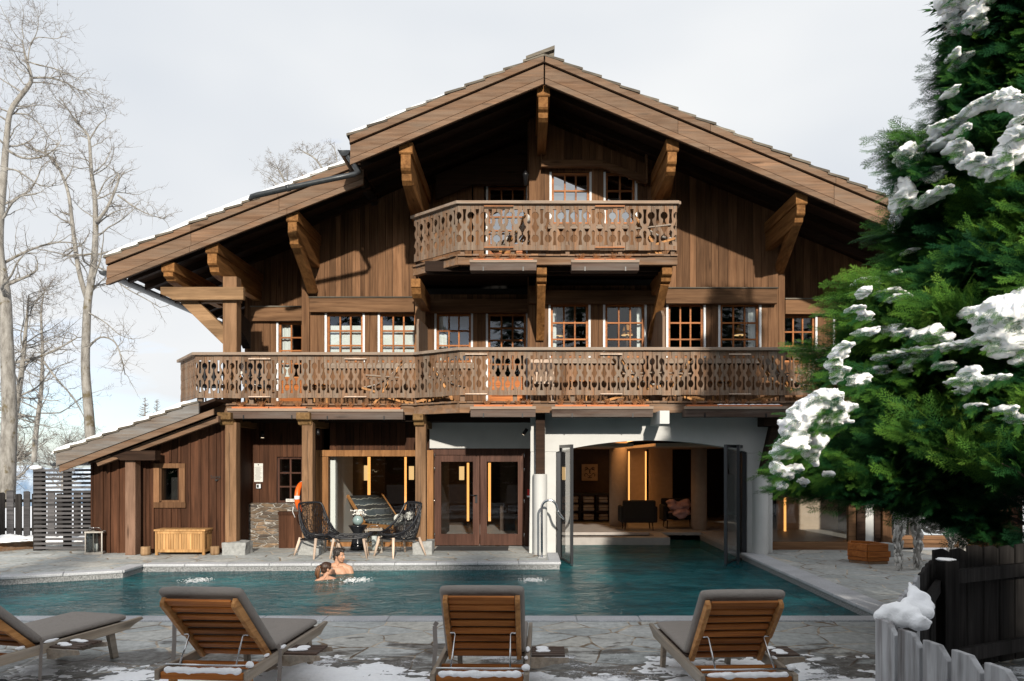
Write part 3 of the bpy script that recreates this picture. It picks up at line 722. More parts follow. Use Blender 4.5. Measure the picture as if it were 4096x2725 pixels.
# dark boarded wall at the left, stone plinth, cabinet
ops = [(1108, 1212, 1828, 2012)]
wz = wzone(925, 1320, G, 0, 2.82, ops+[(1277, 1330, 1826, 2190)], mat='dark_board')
window(1108, 1212, 1828, 2012, G, 2, 3, False, False, fm='frame_dark')
def stone_wall_mat():
    t = NT('dry stone'); v = t.map((1.7, 1, 6.5)); dn = t.noise(v, 2.0, 3); 
    m = t.n.new('ShaderNodeMix'); m.data_type = 'VECTOR'; m.inputs[0].default_value = .22; t.L(v, m.inputs[4])
    cm = t.n.new('ShaderNodeTexNoise'); cm.inputs['Scale'].default_value = 1.6; t.L(v, cm.inputs[0]); t.L(cm.outputs['Color'], m.inputs[5])
    vec = m.outputs[1]
    e = t.voro(vec, 3.1, 'DISTANCE_TO_EDGE'); c = t.voro(vec, 3.1, 'F1', 'Color')
    sp = t.n.new('ShaderNodeSeparateColor'); t.L(c, sp.inputs[0])
    col = t.ramp(sp.outputs[0], [(0, (.05, .042, .038)), (.35, (.17, .115, .07)), (.65, (.13, .12, .11)), (1, (.27, .18, .11))])
    col = t.mix(1.0, col, t.ramp(t.noise(t.map(), 14, 6, .7), [(.3, .55), (.7, 1.35)]), 'MULTIPLY')
    col = t.mix(t.ramp(e, [(.02, 1), (.06, 0)]), col, (.42, .40, .37))
    t.set(col, .85); t.bump(t.math('ADD', t.ramp(e, [(0, 0), (.12, 1)]), t.math('MULTIPLY', t.noise(t.map(), 20, 5), .3)), .8, .03); return t.m
M['stone_wall'] = stone_wall_mat()
mb = MB(); mb.box(PX(978, G-.25), PX(1200, G-.25), G-.25, G-.03, -.01, PZ(2014, G-.25)); part(mb, 'stone_plinth', M['stone_wall'])
mb = MB(); d = G-.4; mb.box(PX(1114, d), PX(1212, d), d+.02, d+.14, 0, PZ(2058, d)); boards(mb, PX(1114, d), PX(1212, d), d+.02, 0, PZ(2060, d), w0=.16, w1=.2)
mb.box(PX(1112, d), PX(1213, d), d-.02, d+.16, PZ(2060, d), PZ(2047, d))
thing('cupboard', mb, M['dark_board'], 'low dark brown wooden cupboard against the stone plinth', 'cupboard')
# big window with wooden frame
mb = MB(); d = G-.12
mb.box(PX(1277, d), PX(1662, d), d, d+.14, PZ(1826, d), PZ(1801, d)); mb.box(PX(1277, d), PX(1312, d), d, d+.14, 0, PZ(1827, d)); mb.box(PX(1262, d), PX(1275, d), d+.02, d+.14, 0, PZ(1801, d)); mb.box(PX(1312, d), PX(1740, d), d, d+.14, 0, PZ(2170, d))
mb.box(PX(1705, d), PX(1733, d), d, d+.14, 0, PZ(1801, d))
bigw = part(mb, 'window', wood('big window frame', (.19, .085, .032), (.38, .19, .08), 'z', vamp=.12), bevel=.005, label='large shop-like window in a warm wooden frame')
g = MB(); g.quad((PX(1312, G), G-.03, PZ(2170, G)), (PX(1712, G), G-.03, PZ(2170, G)), (PX(1712, G), G-.03, PZ(1826, G)), (PX(1312, G), G-.03, PZ(1826, G))); part(g, 'pane', M['glass_room'], parent=bigw)
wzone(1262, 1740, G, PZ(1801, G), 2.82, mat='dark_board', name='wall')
mb = MB(); mb.box(PX(1316, G), PX(1336, G), G+.12, G+.3, 0, 2.3); part(mb, 'sunlit_strip', M['curtain'], label='white panel added for the sunlit strip at the left edge of the big lounge window')  # white panel added where the side wall should look sunlit
# double glass door
def door_leaf(x0, x1, handle):
    d = G-.05; a, b = PX(x0, d), PX(x1, d); mb = MB(); t = .145
    zb, zt = .02, PZ(1822, d)
    mb.box(a, a+t, d, d+.06, zb, zt); mb.box(b-t, b, d, d+.06, zb, zt); mb.box(a+t, b-t, d, d+.06, zt-.14, zt); mb.box(a+t, b-t, d, d+.06, zb, zb+.25)
    o = part(mb, 'door', M['frame_dark'], bevel=.004)
    g = MB(); g.quad((a+t-.01, d+.03, zb+.24), (b-t+.01, d+.03, zb+.24), (b-t+.01, d+.03, zt-.13), (a+t-.01, d+.03, zt-.13)); part(g, 'pane', M['glass_room'], parent=o)
    if handle:
        h = MB(); hx = b-.07; h.box(hx-.025, hx+.025, d-.015, d, .95, 1.13); h.tube([(hx, d-.05, 1.12), (hx-.14, d-.05, 1.12)], .011, 8); h.tube([(hx, d, 1.12), (hx, d-.05, 1.12)], .011, 8); part(h, 'handle', M['black'], parent=o)
    hg = MB()
    for z in (.2, .95, 1.65, 1.95):
        xx = a+.004 if handle else b-.004; hg.tube([(xx, d-.012, z), (xx, d-.012, z+.1)], .011, 8)
    part(hg, 'hinges', M['steel'], parent=o)
door_leaf(1738, 1918, True); door_leaf(1921, 2098, False)
mb = MB(); d = G-.05; mb.box(PX(2100, d), PX(2128, d), d-.03, d+.1, 0, PZ(1795, d)); mb.box(PX(1726, d), PX(2100, d), d-.02, d+.1, PZ(1820, d), PZ(1793, d)); part(mb, 'door_frame', M['frame_dark'])
mb = MB(); d = 16.66; mb.box(PX(1718, d), PX(2124, d), d, d+.1, PZ(1794, d), PZ(1664, d)); part(mb, 'white_panel', M['white'], bevel=.01)
# white pillars and arch
DW = 15.55
def arch_z(t): return PZ(1808, DW)+(PZ(1762, DW)-PZ(1808, DW))*(1-(2*t-1)**2)
xa, xb = PX(2225, DW), PX(2986, DW); xe = PX(3092, DW); ztop = 2.86
mb = MB(); n = 28
top = [(xa+(xb-xa)*i/n, arch_z(i/n)) for i in range(n+1)]
for (u0, v0), (u1, v1) in zip(top[:-1], top[1:]): mb.prism([(u0, v0), (u1, v1), (u1, ztop), (u0, ztop)], DW, DW+.4, 'y', r=.5)
mb.box(PX(2122, DW), xa, DW, DW+.4, PZ(1807, DW), ztop, r=.5); mb.box(xb, xe, DW, DW+.4, PZ(1812, DW), ztop, r=.5)
part(mb, 'arch_wall', M['white'])
mb = MB(); mb.prism([(PX(2122, DW)-.03, -.01), (PX(2225, DW)-.005, -.01), (xa, PZ(1808, DW)), (PX(2122, DW), PZ(1808, DW))], DW-.02, DW+.42, 'y'); pl1 = part(mb, 'pillar', M['white'], bevel=.02)
mb = MB(); mb.box(xb, PX(3090, DW), DW-.02, DW+.5, -.01, PZ(1813, DW)); part(mb, 'pillar', M['white'], bevel=.02)
def buttress(px0, px1, y0, y1, d):
    x0, x1 = PX(px0, d), PX(px1, d); cx = (x0+x1)/2; r = (x1-x0)/2; zt = PZ(y0, d); mb = MB(); n = 14
    pts = [(cx-r*1.0, d+.45)]+[(cx-r*cos(pi*k/n), d+.2-sin(pi*k/n)*.2) for k in range(n+1)]+[(cx+r, d+.45)]
    mb.prism(pts, -.01, zt, 'z'); o = part(mb, 'buttress', M['white'], bevel=.012)
buttress(2133, 2190, 1897, 2214, 15.2); buttress(3028, 3083, 1900, 2218, 15.2)
mb = MB(); d = 15.25; mb.box(PX(2143, d), PX(2180, d), d, d+.22, PZ(1897, d), 2.86); part(mb, 'post', M['soffit'], bevel=.006)
mb = MB(); d = 15.25; mb.prism([(PX(3042, d), PZ(1900, d)), (PX(3072, d), PZ(1900, d)), (PX(3155, d), PZ(1685, d)), (PX(3088, d), PZ(1700, d))], d, d+.22, 'y'); mb.box(PX(3048, d), PX(3160, d), d-.1, d+.3, PZ(1706, d), PZ(1668, d)); part(mb, 'strut', M['soffit'], bevel=.006)
mb = MB(); mb.prism([(14.45, PZ(1643, 14.45)), (DW, PZ(1643, 14.45)), (DW, PZ(1696, 14.45)), (14.45, PZ(1696, 14.45))], PX(2639, 14.45), PX(2678, 14.45), 'x'); part(mb, 'beam_end', M['white'], bevel=.006, label='white rendered beam end over the arch')
# right end: big glazing, brown posts
d = 16.1
mb = MB(); mb.box(PX(3085, d), PX(3422, d), d, d+.12, 0, PZ(2168, d)); mb.box(PX(3395, d), PX(3424, d), d, d+.12, PZ(2168, d), 2.8); mb.box(PX(3085, d), PX(3424, d), d, d+.12, 2.45, 2.8); gl2 = part(mb, 'window', M['board_x'])
g = MB(); g.quad((PX(3085, d), d+.05, PZ(2168, d)), (PX(3395, d), d+.05, PZ(2168, d)), (PX(3395, d), d+.05, 2.45), (PX(3085, d), d+.05, 2.45)); part(g, 'pane', M['glass'], parent=gl2)
for a, b, o_ in ((3424, 3458, .05), (3497, 3522, .02)): mb = MB(); mb.box(PX(a, d), PX(b, d), d-o_, d+.2, 0, 2.8); part(mb, 'post', M['soffit'])
mb = MB(); mb.box(PX(3458, d), PX(3497, d), d+.02, d+.2, 0, 2.8); part(mb, 'white_panel', M['white'])
for a, b in ((3522, 3558), (3842, 3882)): mb = MB(); mb.box(PX(a, d), PX(b, d), d-.1, d+.15, 0, 2.8); part(mb, 'post', M['board'])
mb = MB()
for k in range(3): mb.box(PX(3558, d), PX(3842, d), d-.02-.02*k, d+.1, PZ(2190, d)+.085*(2-k)+.002, PZ(2190, d)+.085*(3-k)-.004)
mb.box(PX(3558, d), PX(3842, d), d, d+.1, 2.5, 2.8); w3 = part(mb, 'window', M['board_x'])
g = MB(); zz = PZ(2190, d)+.25; g.quad((PX(3558, d), d+.06, zz), (PX(3842, d), d+.06, zz), (PX(3842, d), d+.06, 2.5), (PX(3558, d), d+.06, 2.5)); part(g, 'pane', M['glass'], parent=w3)
mb = MB(); mb.box(PX(3882, d), 10.5, d, d+.1, 0, 3.0); part(mb, 'wall', M['dark_board'])

# folded glass door panels of the pool opening
def glass_leaf(p0, p1, zb=-.16, zt=2.42, fr='alu'):
    a, b = Vector((p0[0], p0[1], 0)), Vector((p1[0], p1[1], 0)); mb = MB(); w = .055
    u = (b-a).normalized()
    for c in (a+u*.03, b-u*.03): mb.bar((c.x, c.y, zb), (c.x, c.y, zt), w, w, up=(u.x, u.y, 0))
    mb.bar((a.x, a.y, zt-.03), (b.x, b.y, zt-.03), .05, .06); mb.bar((a.x, a.y, zb+.04), (b.x, b.y, zb+.04), .05, .05)
    o = part(mb, 'folding_door', M[fr], label=None)
    g = MB(); q = (a+u*.05, b-u*.05); g.quad((q[0].x, q[0].y, zb+.05), (q[1].x, q[1].y, zb+.05), (q[1].x, q[1].y, zt-.05), (q[0].x, q[0].y, zt-.05)); part(g, 'pane', M['glass_room'], parent=o)
glass_leaf((PX(2240, 15.6), 15.6), (PX(2288, 14.72), 14.72), zt=2.2)
glass_leaf((PX(2978, 15.5), 15.62), (PX(2901, 14.8), 14.8), zt=2.2)
glass_leaf((PX(2968, 15.6), 15.75), (PX(2952, 14.95), 14.95), zt=2.2)
mb = MB(); mb.box(PX(2227, 15.5), PX(2241, 15.5), 15.5, 15.75, -.2, 2.05); part(mb, 'door_jamb', M['alu']); mb = MB(); mb.box(PX(2968, 15.5), PX(2986, 15.5), 15.5, 15.75, -.2, 2.05); part(mb, 'door_jamb', M['alu'])

# ---------------------------------------------------------------- interior of the pool hall and lounge
hall = MB()
hall.box(-4.6, 8.3, 25.0, 25.1, 0, 2.7)                                 # back wall
hall.box(PX(1312, G)-.12, PX(1312, G)-.04, 19.4, 25, 0, 2.7); hall.box(-4.6, -1.6, 22.9, 23, 0, 2.7)
hall.box(8.2, 8.3, 16.3, 25, 0, 2.7)
part(hall, 'inner_wall', M['interior'])
mb = MB(); mb.box(PX(1312, G)-.12, PX(1312, G)-.04, G+.05, 19.4, 0, 2.5); part(mb, 'inner_wall', plain('bright plaster', (.8, .79, .76), .9), label='white plastered side wall of the lounge behind the big window')
mb = MB(); mb.box(-4.6, 8.3, 16.95, 25, 2.42, 2.5); mb.box(.7, 8.3, 15.95, 16.95, 2.42, 2.5); part(mb, 'inner_ceiling', M['interior2'])
mb = MB(); mb.box(PX(2300, 18), PX(2515, 18), 17.2, 24.8, 2.20, 2.27); mb.box(PX(2600, 18), 5.5, 17.2, 24.8, 2.20, 2.27); mb.box(PX(2515, 18), PX(2600, 18), 22.5, 24.8, 2.2, 2.27); part(mb, 'ceiling_raft', M['interior2'])
mb = MB(); mb.box(PX(2515, 18)+.04, PX(2600, 18)-.04, 17.3, 22.4, 2.385, 2.41); part(mb, 'cove_light', emis('cove light', (1, .5, .17), 3.0))
mb = MB(); mb.box(PX(2150, 21), PX(2440, 23), 23.2, 23.3, 0, 2.4); part(mb, 'inner_wall', M['interior'])
mb = MB(); mb.box(PX(2506, 22.6), PX(2585, 22.6), 22.62, 22.7, .05, 2.2); mb.box(PX(2596, 22.6), PX(2690, 22.6), 22.6, 22.7, .05, 2.2); part(mb, 'inner_wall', M['interior2'])
def strip(px, y0, y1, d, w=.035, name='light_strip'):
    mb = MB(); x = PX(px, d); mb.box(x-w/2, x+w/2, d-.02, d+.02, PZ(y1, d), PZ(y0, d)); part(mb, name, M['led'])
strip(2516, 1806, 2040, 22.2); strip(2583, 1806, 2040, 22.4); strip(3140, 1990, 2142, 19.5, .05); strip(3395, 1975, 2160, 17.2, .06)
strip(1333, 1830, 1990, 19.5, .05); strip(1476, 1828, 2012, 20.5, .07); strip(1535, 1828, 2010, 22, .05); strip(1622, 1828, 2040, 19.5, .05); strip(1872, 1852, 2085, 21, .06); strip(1958, 1852, 2085, 21, .07)
for (a, b, y0, d) in ((2437, 2508, 2103, 21.0), (2765, 2827, 2116, 19.9)):
    mb = MB(); cx = PX((a+b)/2, d); r = (b-a)/2/F*d; mb.lathe((cx, d, 0), [(r*.93, 0), (r*.93, .12), (r, .125), (r, 2.42)], 28); part(mb, 'column', M['interior2'])
mb = MB(); mb.box(PX(1700, G), PX(1740, G), G+.1, 20, 0, 2.4); mb.box(PX(2000, 20), PX(2060, 20), 20, 20.1, 0, 2.4); mb.box(PX(1480, 21), PX(1535, 21), 21.2, 21.3, 0, 2.4); mb.box(PX(1630, 20), PX(1860, 21), 21.6, 21.7, 0, 2.4); part(mb, 'inner_wall', M['interior'])
mb = MB(); mb.box(PX(3110, 20), PX(3390, 20), 20, 20.1, 0, 2.4); part(mb, 'inner_wall', M['interior2'])
# ================================================================= GROUND, DECK, POOL
def struct(name, mb, mat): return tag(mb.build(name, mat), kind='structure')
def paving_mat():
    t = NT('crazy paving'); v0 = t.tc.outputs['Object']
    nz = t.n.new('ShaderNodeTexNoise'); nz.inputs['Scale'].default_value = 1.5; nz.inputs['Detail'].default_value = 4; t.L(v0, nz.inputs[0])
    m = t.n.new('ShaderNodeMix'); m.data_type = 'VECTOR'; m.inputs[0].default_value = .10; t.L(t.map((1.0, 1.12, 1)), m.inputs[4]); t.L(nz.outputs['Color'], m.inputs[5]); v = m.outputs[1]
    e = t.voro(v, 2.0, 'DISTANCE_TO_EDGE', rnd=.95); c = t.voro(v, 2.0, 'F1', 'Color', rnd=.95)
    sp = t.n.new('ShaderNodeSeparateColor'); t.L(c, sp.inputs[0])
    col = t.ramp(sp.outputs[0], [(0, (.36, .38, .375)), (.45, (.42, .44, .435)), (.75, (.455, .465, .455)), (1, (.49, .48, .44))])
    fine = t.noise(t.map(), 11, 8, .68); big = t.noise(t.map(), 1.3, 5, .6)
    col = t.mix(1.0, col, t.ramp(fine, [(.28, .62), (.72, 1.28)]), 'MULTIPLY'); col = t.mix(1.0, col, t.ramp(big, [(.3, .82), (.7, 1.15)]), 'MULTIPLY')
    jw = t.math('ADD', e, t.math('MULTIPLY', t.math('SUBTRACT', t.noise(t.map(), 5, 5, .7), .5), .07))
    jm = t.ramp(jw, [(.0, 1), (.012, 1), (.022, 0)])
    jcol = t.mix(t.ramp(t.noise(t.map(), 2.1, 4, .6), [(.42, 0), (.58, 1)]), (.16, .115, .075), (.56, .48, .38))
    col = t.mix(jm, col, jcol)
    # wet, dark stone around the melting snow in the front
    sx = t.n.new('ShaderNodeSeparateXYZ'); t.L(v0, sx.inputs[0])
    near = t.n.new('ShaderNodeMapRange'); near.inputs[1].default_value = 6.5; near.inputs[2].default_value = 8.7; near.inputs[3].default_value = .24; near.inputs[4].default_value = -.10; t.L(sx.outputs[1], near.inputs[0])
    wn = t.math('ADD', t.noise(t.map((1, 1.9, 1)), 1.25, 8, .68, .4), near.outputs[0]); wet = t.ramp(wn, [(.53, 0), (.60, 1)])
    col = t.mix(wet, col, t.mix(1.0, col, t.ramp(fine, [(.3, .12), (.7, .52)]), 'MULTIPLY'))
    # slush and crusted snow dust
    sn = t.math('ADD', t.noise(t.map((1, 2.1, 1)), 1.0, 9, .72, .3), t.math('MULTIPLY', near.outputs[0], .72)); g = t.noise(t.map(), 46, 4, .7)
    sm = t.ramp(t.math('ADD', sn, t.math('MULTIPLY', t.math('SUBTRACT', g, .5), .34)), [(.655, 0), (.70, 1)])
    col = t.mix(sm, col, (.70, .72, .76))
    t.set(col, t.mix(wet, .78, .42), spec=.35)
    h = t.math('ADD', t.math('MULTIPLY', fine, .35), t.math('ADD', t.ramp(e, [(0, 0), (.05, 1)]), t.math('MULTIPLY', sm, 1.0)))
    t.bump(h, .55, .012); return t.m
M['paving'] = paving_mat()
edge = [(-16, 9.1), (-13, 10.4), (-8.5, 12.35), (-6.9, 13.1), (-6.92, 13.81), (.64, 14.1), (.64, 18.05)]
mb = MB()
mb.add([(-18, .6, 0), (18, .6, 0), (18, 9.3, 0), (-18, 9.3, 0)], [(0, 1, 2, 3)])
mb.add([(4.4, 9.3, 0), (18, 9.3, 0), (18, 16.12, 0), (4.4, 16.12, 0)], [(0, 1, 2, 3)])
pts = [(x, y, 0) for x, y in edge[:-1]]+[(.64, 16.9, 0), (-16, 16.9, 0)]
mb.add(pts, [tuple(range(len(pts)))])
mb.add([(-16, 16.9, 0), (-6.2, 16.9, 0), (-6.2, 18.2, 0), (-16, 18.2, 0)], [(0, 1, 2, 3)])
struct('pool_deck', mb, M['paving'])
# coping
def coping_mat():
    t = NT('granite coping'); g = t.noise(t.map(), 60, 4, .7); b = t.noise(t.map(), 2, 4)
    t.set(t.mix(1.0, t.ramp(g, [(.3, (.30, .31, .33)), (.7, (.58, .59, .62))]), t.ramp(b, [(.3, .85), (.7, 1.12)]), 'MULTIPLY'), .7); t.bump(g, .3, .003); return t.m
M['coping'] = coping_mat()
cop = MB()
def cope(a, b, w, side=1, seg=.75):
    a, b = Vector((a[0], a[1], 0)), Vector((b[0], b[1], 0)); L = (b-a).length; u = (b-a)/L; nr = Vector((-u.y, u.x, 0))*side; n = max(1, round(L/seg))
    for i in range(n):
        p, q = a+u*(i*L/n+.003), a+u*((i+1)*L/n-.003); c = (p+q)/2+nr*(w/2-.025); z = .004+R.uniform(0, .003)
        cop.bar((p.x+nr.x*(w/2-.025), p.y+nr.y*(w/2-.025), z-.012), (q.x+nr.x*(w/2-.025), q.y+nr.y*(w/2-.025), z-.012), w, .05)
cope((-16, 9.3), (4.4, 9.3), .27, -1)
cope((4.4, 9.3), (4.4, 15.5), .40, -1)
for a, b in zip(edge[:5], edge[1:6]): cope(a, b, .27, 1)
cope((.64, 14.1), (.64, 15.5), .22, 1)
co = struct('pool_coping', cop, M['coping'])
m = co.modifiers.new('bevel', 'BEVEL'); m.width = .012; m.segments = 2
def basin_mat():
    t = NT('pool mosaic'); sx = t.n.new('ShaderNodeSeparateXYZ'); t.L(t.tc.outputs['Object'], sx.inputs[0])
    g = t.noise(t.map(), 45, 3, .6); v = t.voro(t.map((1, 1, 1)), 22, 'F1', 'Color'); s = t.n.new('ShaderNodeSeparateColor'); t.L(v, s.inputs[0])
    mos = t.mix(t.ramp(s.outputs[0], [(0, 0), (1, 1)]), (.012, .15, .18), (.05, .34, .37))
    gran = t.ramp(g, [(.35, (.10, .105, .11)), (.65, (.33, .335, .34))])
    f = t.ramp(sx.outputs[2], [(.0, 0), (1, 1)]); mr = t.n.new('ShaderNodeMapRange'); mr.inputs[1].default_value = -.36; mr.inputs[2].default_value = -.33; t.L(sx.outputs[2], mr.inputs[0])
    t.set(t.mix(mr.outputs[0], mos, gran), .5); return t.m
bas = MB(); ring = edge+[(.64, 19.2), (4.4, 19.2), (4.4, 9.3), (-16, 9.3)]
for a, b in zip(ring, ring[1:]+ring[:1]): bas.add([(a[0], a[1], -1.4), (b[0], b[1], -1.4), (b[0], b[1], -.005), (a[0], a[1], -.005)], [(0, 1, 2, 3)])
bas.add([(x, y, -1.4) for x, y in ring], [tuple(range(len(ring)))])
struct('pool_basin', bas, basin_mat())
def water_mat():
    t = NT('pool water'); v = t.map((1.0, 1.5, 1), (0, 0, .3))
    w1 = t.noise(v, 2.3, 4, .62, .9); w2 = t.noise(t.map((1, 1.25, 1), (0, 0, -.2)), 7, 4, .62, .6); w3 = t.noise(t.map((1, 1.6, 1)), .55, 3)
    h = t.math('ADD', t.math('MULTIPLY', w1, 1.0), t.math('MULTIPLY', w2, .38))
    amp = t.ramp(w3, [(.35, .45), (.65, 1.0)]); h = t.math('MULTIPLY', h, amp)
    bp = t.n.new('ShaderNodeBump'); bp.inputs['Strength'].default_value = 1.0; bp.inputs['Distance'].default_value = .24; t.L(h, bp.inputs['Height'])
    tr = t.n.new('ShaderNodeBsdfTransparent'); t.L(t.mix(t.ramp(w1, [(.3, 0), (.7, 1)]), (.12, .52, .56), (.50, .88, .88)), tr.inputs[0])
    df = t.n.new('ShaderNodeBsdfDiffuse'); t.L(t.mix(t.ramp(h, [(.38, 0), (.95, 1)]), (.003, .085, .11), (.03, .33, .36)), df.inputs[0]); t.L(bp.outputs[0], df.inputs['Normal'])  # crests coloured lighter to stand for light refracted in the ripples
    m1 = t.n.new('ShaderNodeMixShader'); m1.inputs[0].default_value = .5; t.L(tr.outputs[0], m1.inputs[1]); t.L(df.outputs[0], m1.inputs[2])
    gl = t.n.new('ShaderNodeBsdfGlossy'); gl.inputs['Roughness'].default_value = .035; t.L(bp.outputs[0], gl.inputs['Normal'])
    fr = t.n.new('ShaderNodeFresnel'); fr.inputs[0].default_value = 1.36; t.L(bp.outputs[0], fr.inputs['Normal'])
    m2 = t.n.new('ShaderNodeMixShader'); t.L(fr.outputs[0], m2.inputs[0]); t.L(m1.outputs[0], m2.inputs[1]); t.L(gl.outputs[0], m2.inputs[2]); t.L(m2.outputs[0], t.out.inputs[0]); return t.m
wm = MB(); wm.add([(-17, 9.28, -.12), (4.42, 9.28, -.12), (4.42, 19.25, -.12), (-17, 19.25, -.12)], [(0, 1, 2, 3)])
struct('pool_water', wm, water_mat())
# hall floor and the raised indoor pool edge, parts of the house
mb = MB()
mb.box(-4.6, .62, 16.9, 25, -.02, .03)
mb.box(.62, PX(2680, 18.05), 18.05, 18.35, -.6, .055); mb.box(PX(2680, 18.05)-.3, PX(2680, 18.05), 18.35, 19.2, -.6, .055)
mb.box(.62, 8.3, 19.2, 25, -.6, .065); mb.box(4.42, 8.3, 16.3, 19.2, -.02, .065); mb.box(.3, .62, 16.9, 19.2, -.02, .05)
part(mb, 'hall_floor', M['tile'])
mb = MB(); mb.box(.95, 3.1, 18.37, 19.15, -.3, -.05); part(mb, 'spa_basin', M['interior2'])
# loose white specks on the water
def specks(px, py, w, label, seed):
    rr = random.Random(seed); c = P(px, py, 2.07*F/(py-HY)); mb = MB()
    for k in range(230):
        a = rr.gauss(0, .42)*w/2; b = rr.gauss(0, .45)*w*.5
        s = rr.uniform(.003, .010)*(1.3 if abs(a) < w*.3 else .8); z = -.121+rr.uniform(0, .006)
        n = 5; vs = [(c.x+a+s*1.5*cos(2*pi*k2/n+k), c.y+b+s*1.2*sin(2*pi*k2/n+k), z+.001) for k2 in range(n)]+[(c.x+a, c.y+b, z+.008)]
        mb.add(vs, [(i, (i+1) % n, n) for i in range(n)], True)
    thing('water_specks', mb, M['specks'], label, 'specks', 'patches of white specks on the pool')
M['specks'] = plain('specks', (.9, .92, .92), .3)
specks(788, 2322, .55, 'patch of small white specks in the pool left of the swimmers', 1)
specks(1424, 2321, .62, 'patch of small white specks in the pool just right of the swimmers', 2)
specks(2130, 2320, .5, 'patch of small white specks near the corner under the steel spout', 3)

# ground, valley, hills
def ground_mat():
    t = NT('snowy garden ground'); sx = t.n.new('ShaderNodeSeparateXYZ'); t.L(t.tc.outputs['Object'], sx.inputs[0]); g = t.noise(t.map(), .35, 6, .65)
    mr = t.n.new('ShaderNodeMapRange'); mr.inputs[1].default_value = 4; mr.inputs[2].default_value = 16; mr.inputs[3].default_value = -.16; mr.inputs[4].default_value = .35; t.L(sx.outputs[1], mr.inputs[0])
    t.set(t.mix(t.ramp(t.math('ADD', g, mr.outputs[0]), [(.46, 0), (.54, 1)]), (.06, .052, .03), (.87, .88, .91)), .85); return t.m  # bare earth behind the viewer added to cut light bounced off snow
def ground():
    xs = [-700, -300, -150, -80, -50, -30, -20, -12, -6, 0, 6, 12, 20, 30, 50, 80, 150, 300, 700]; ys = [-60, -40, -30, -20, -10, 0, 8, 14, 18, 20, 24, 30, 40, 60, 90, 140, 250, 500, 900]
    vs = []
    for y in ys:
        for x in xs:
            z = -.32
            if y > 22: z -= (y-22)*.05
            if y > 0 and x < -20: z -= (-20-x)*.02
            vs.append((x, y, z+.12*mnoise.noise(Vector((x*.2, y*.2, 0)))*(1 if y > 19 or abs(x) > 18 else 0)))
    n = len(xs); fs = [(j*n+i, j*n+i+1, (j+1)*n+i+1, (j+1)*n+i) for j in range(len(ys)-1) for i in range(n-1)]
    mb = MB(); mb.add(vs, fs, True); struct('ground', mb, ground_mat())
ground()
def hills():
    mb = MB(); xs = range(-900, 901, 20); vs = []
    for x in xs:
        h = 12*mnoise.noise(Vector((x*.006, 1.2, 0)))+5*mnoise.noise(Vector((x*.03, 4, 0)))
        vs += [(x, 880, -60), (x, 900, -8+h)]
    n = len(list(xs)); mb.add(vs, [(2*i, 2*i+2, 2*i+3, 2*i+1) for i in range(n-1)], True)
    t = NT('hazed far forest'); g = t.noise(t.map(), .02, 6, .6); t.set(t.ramp(g, [(.4, (.10, .16, .25)), (.6, (.42, .48, .56))]), .9); struct('hills', mb, t.m)  # distance haze put into the blue colours of the hills
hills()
# lumpy snow left on the deck in front
def deck_snow():
    x0, x1, y0, y1 = -6.2, 4.0, 5.4, 7.9; nx, ny = 420, 120; vs = []; fs = []; hh = {}
    for j in range(ny+1):
        y = y0+(y1-y0)*j/ny
        for i in range(nx+1):
            x = x0+(x1-x0)*i/nx
            n = mnoise.noise(Vector((x*.85+4, y*1.3, 0)))+.55*mnoise.noise(Vector((x*2.6, y*4.2, 3)))+.42*mnoise.noise(Vector((x*8, y*12, 5)))+.36*mnoise.noise(Vector((x*22, y*25, 1)))
            near = (7.56-y)/1.15
            h = .045*(n+near-.52); hh[i, j] = h; vs.append((x, y, min(h, .03+.02*h)))
    for j in range(ny):
        for i in range(nx):
            if max(hh[i, j], hh[i+1, j], hh[i, j+1], hh[i+1, j+1]) > 0:
                a = j*(nx+1)+i; fs.append((a, a+1, a+nx+2, a+nx+1))
    mb = MB(); mb.add(vs, fs, True); o = mb.build('snow_patches', M['snow']); tag(o, kind='stuff', label='thin crusty snow left on the stone deck behind the loungers', cat='snow')
deck_snow()

# ================================================================= SAUNA SHED
shed = empty('sauna_shed', 'low brown board-and-batten sauna shed with lean-to roof left of the chalet', 'shed')
DS = 15.6; DR = 14.95
sx0, sz0, sx1, sz1 = PX(227, DR), PZ(1816, DR), PX(797, DR), PZ(1607, DR); sk = (sz1-sz0)/(sx1-sx0)
fs_ = lambda x: sz0+sk*(x-sx0)
mb = MB(); boards(mb, PX(365, DS), PX(928, DS), DS, 0, lambda x: fs_(x)-.3, [(PX(640, DS), PX(712, DS), PZ(2006, DS), PZ(1872, DS))], w0=.17, w1=.23)
x = PX(372, DS)
while x < PX(925, DS):
    a, b = PX(625, DS), PX(728, DS)
    zt = fs_(x)-.32
    if a < x < b: mb.box(x-.022, x+.022, DS-.05, DS-.02, 0, PZ(2035, DS)); mb.box(x-.022, x+.022, DS-.05, DS-.02, PZ(1850, DS), zt)
    else: mb.box(x-.022, x+.022, DS-.05, DS-.02, 0, zt)
    x += R.uniform(.15, .21)
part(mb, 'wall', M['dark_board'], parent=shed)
mb = MB(); xl = PX(365, DS); backing(mb, xl, PX(928, DS), DS, 0, lambda x: fs_(x)-.3, [(PX(640, DS), PX(712, DS), PZ(2006, DS), PZ(1872, DS))]); mb.box(xl, xl+.05, DS+.05, 18.2, 0, fs_(xl)-.3); mb.box(PX(928, DS)-.05, PX(928, DS), DS-.03, G, 0, 2.8); mb.box(xl, -6.2, 18.2, 18.3, 0, 2.3); part(mb, 'side_wall', M['dark_board'], parent=shed)
mb = MB(); d = DS-.06
for (a, b, y0, y1) in ((614, 739, 1854, 1873), (614, 742, 2010, 2032), (614, 636, 1873, 2010), (716, 739, 1873, 2010)): mb.box(PX(a, d), PX(b, d), d-.005, d+.05, PZ(y1, d), PZ(y0, d))
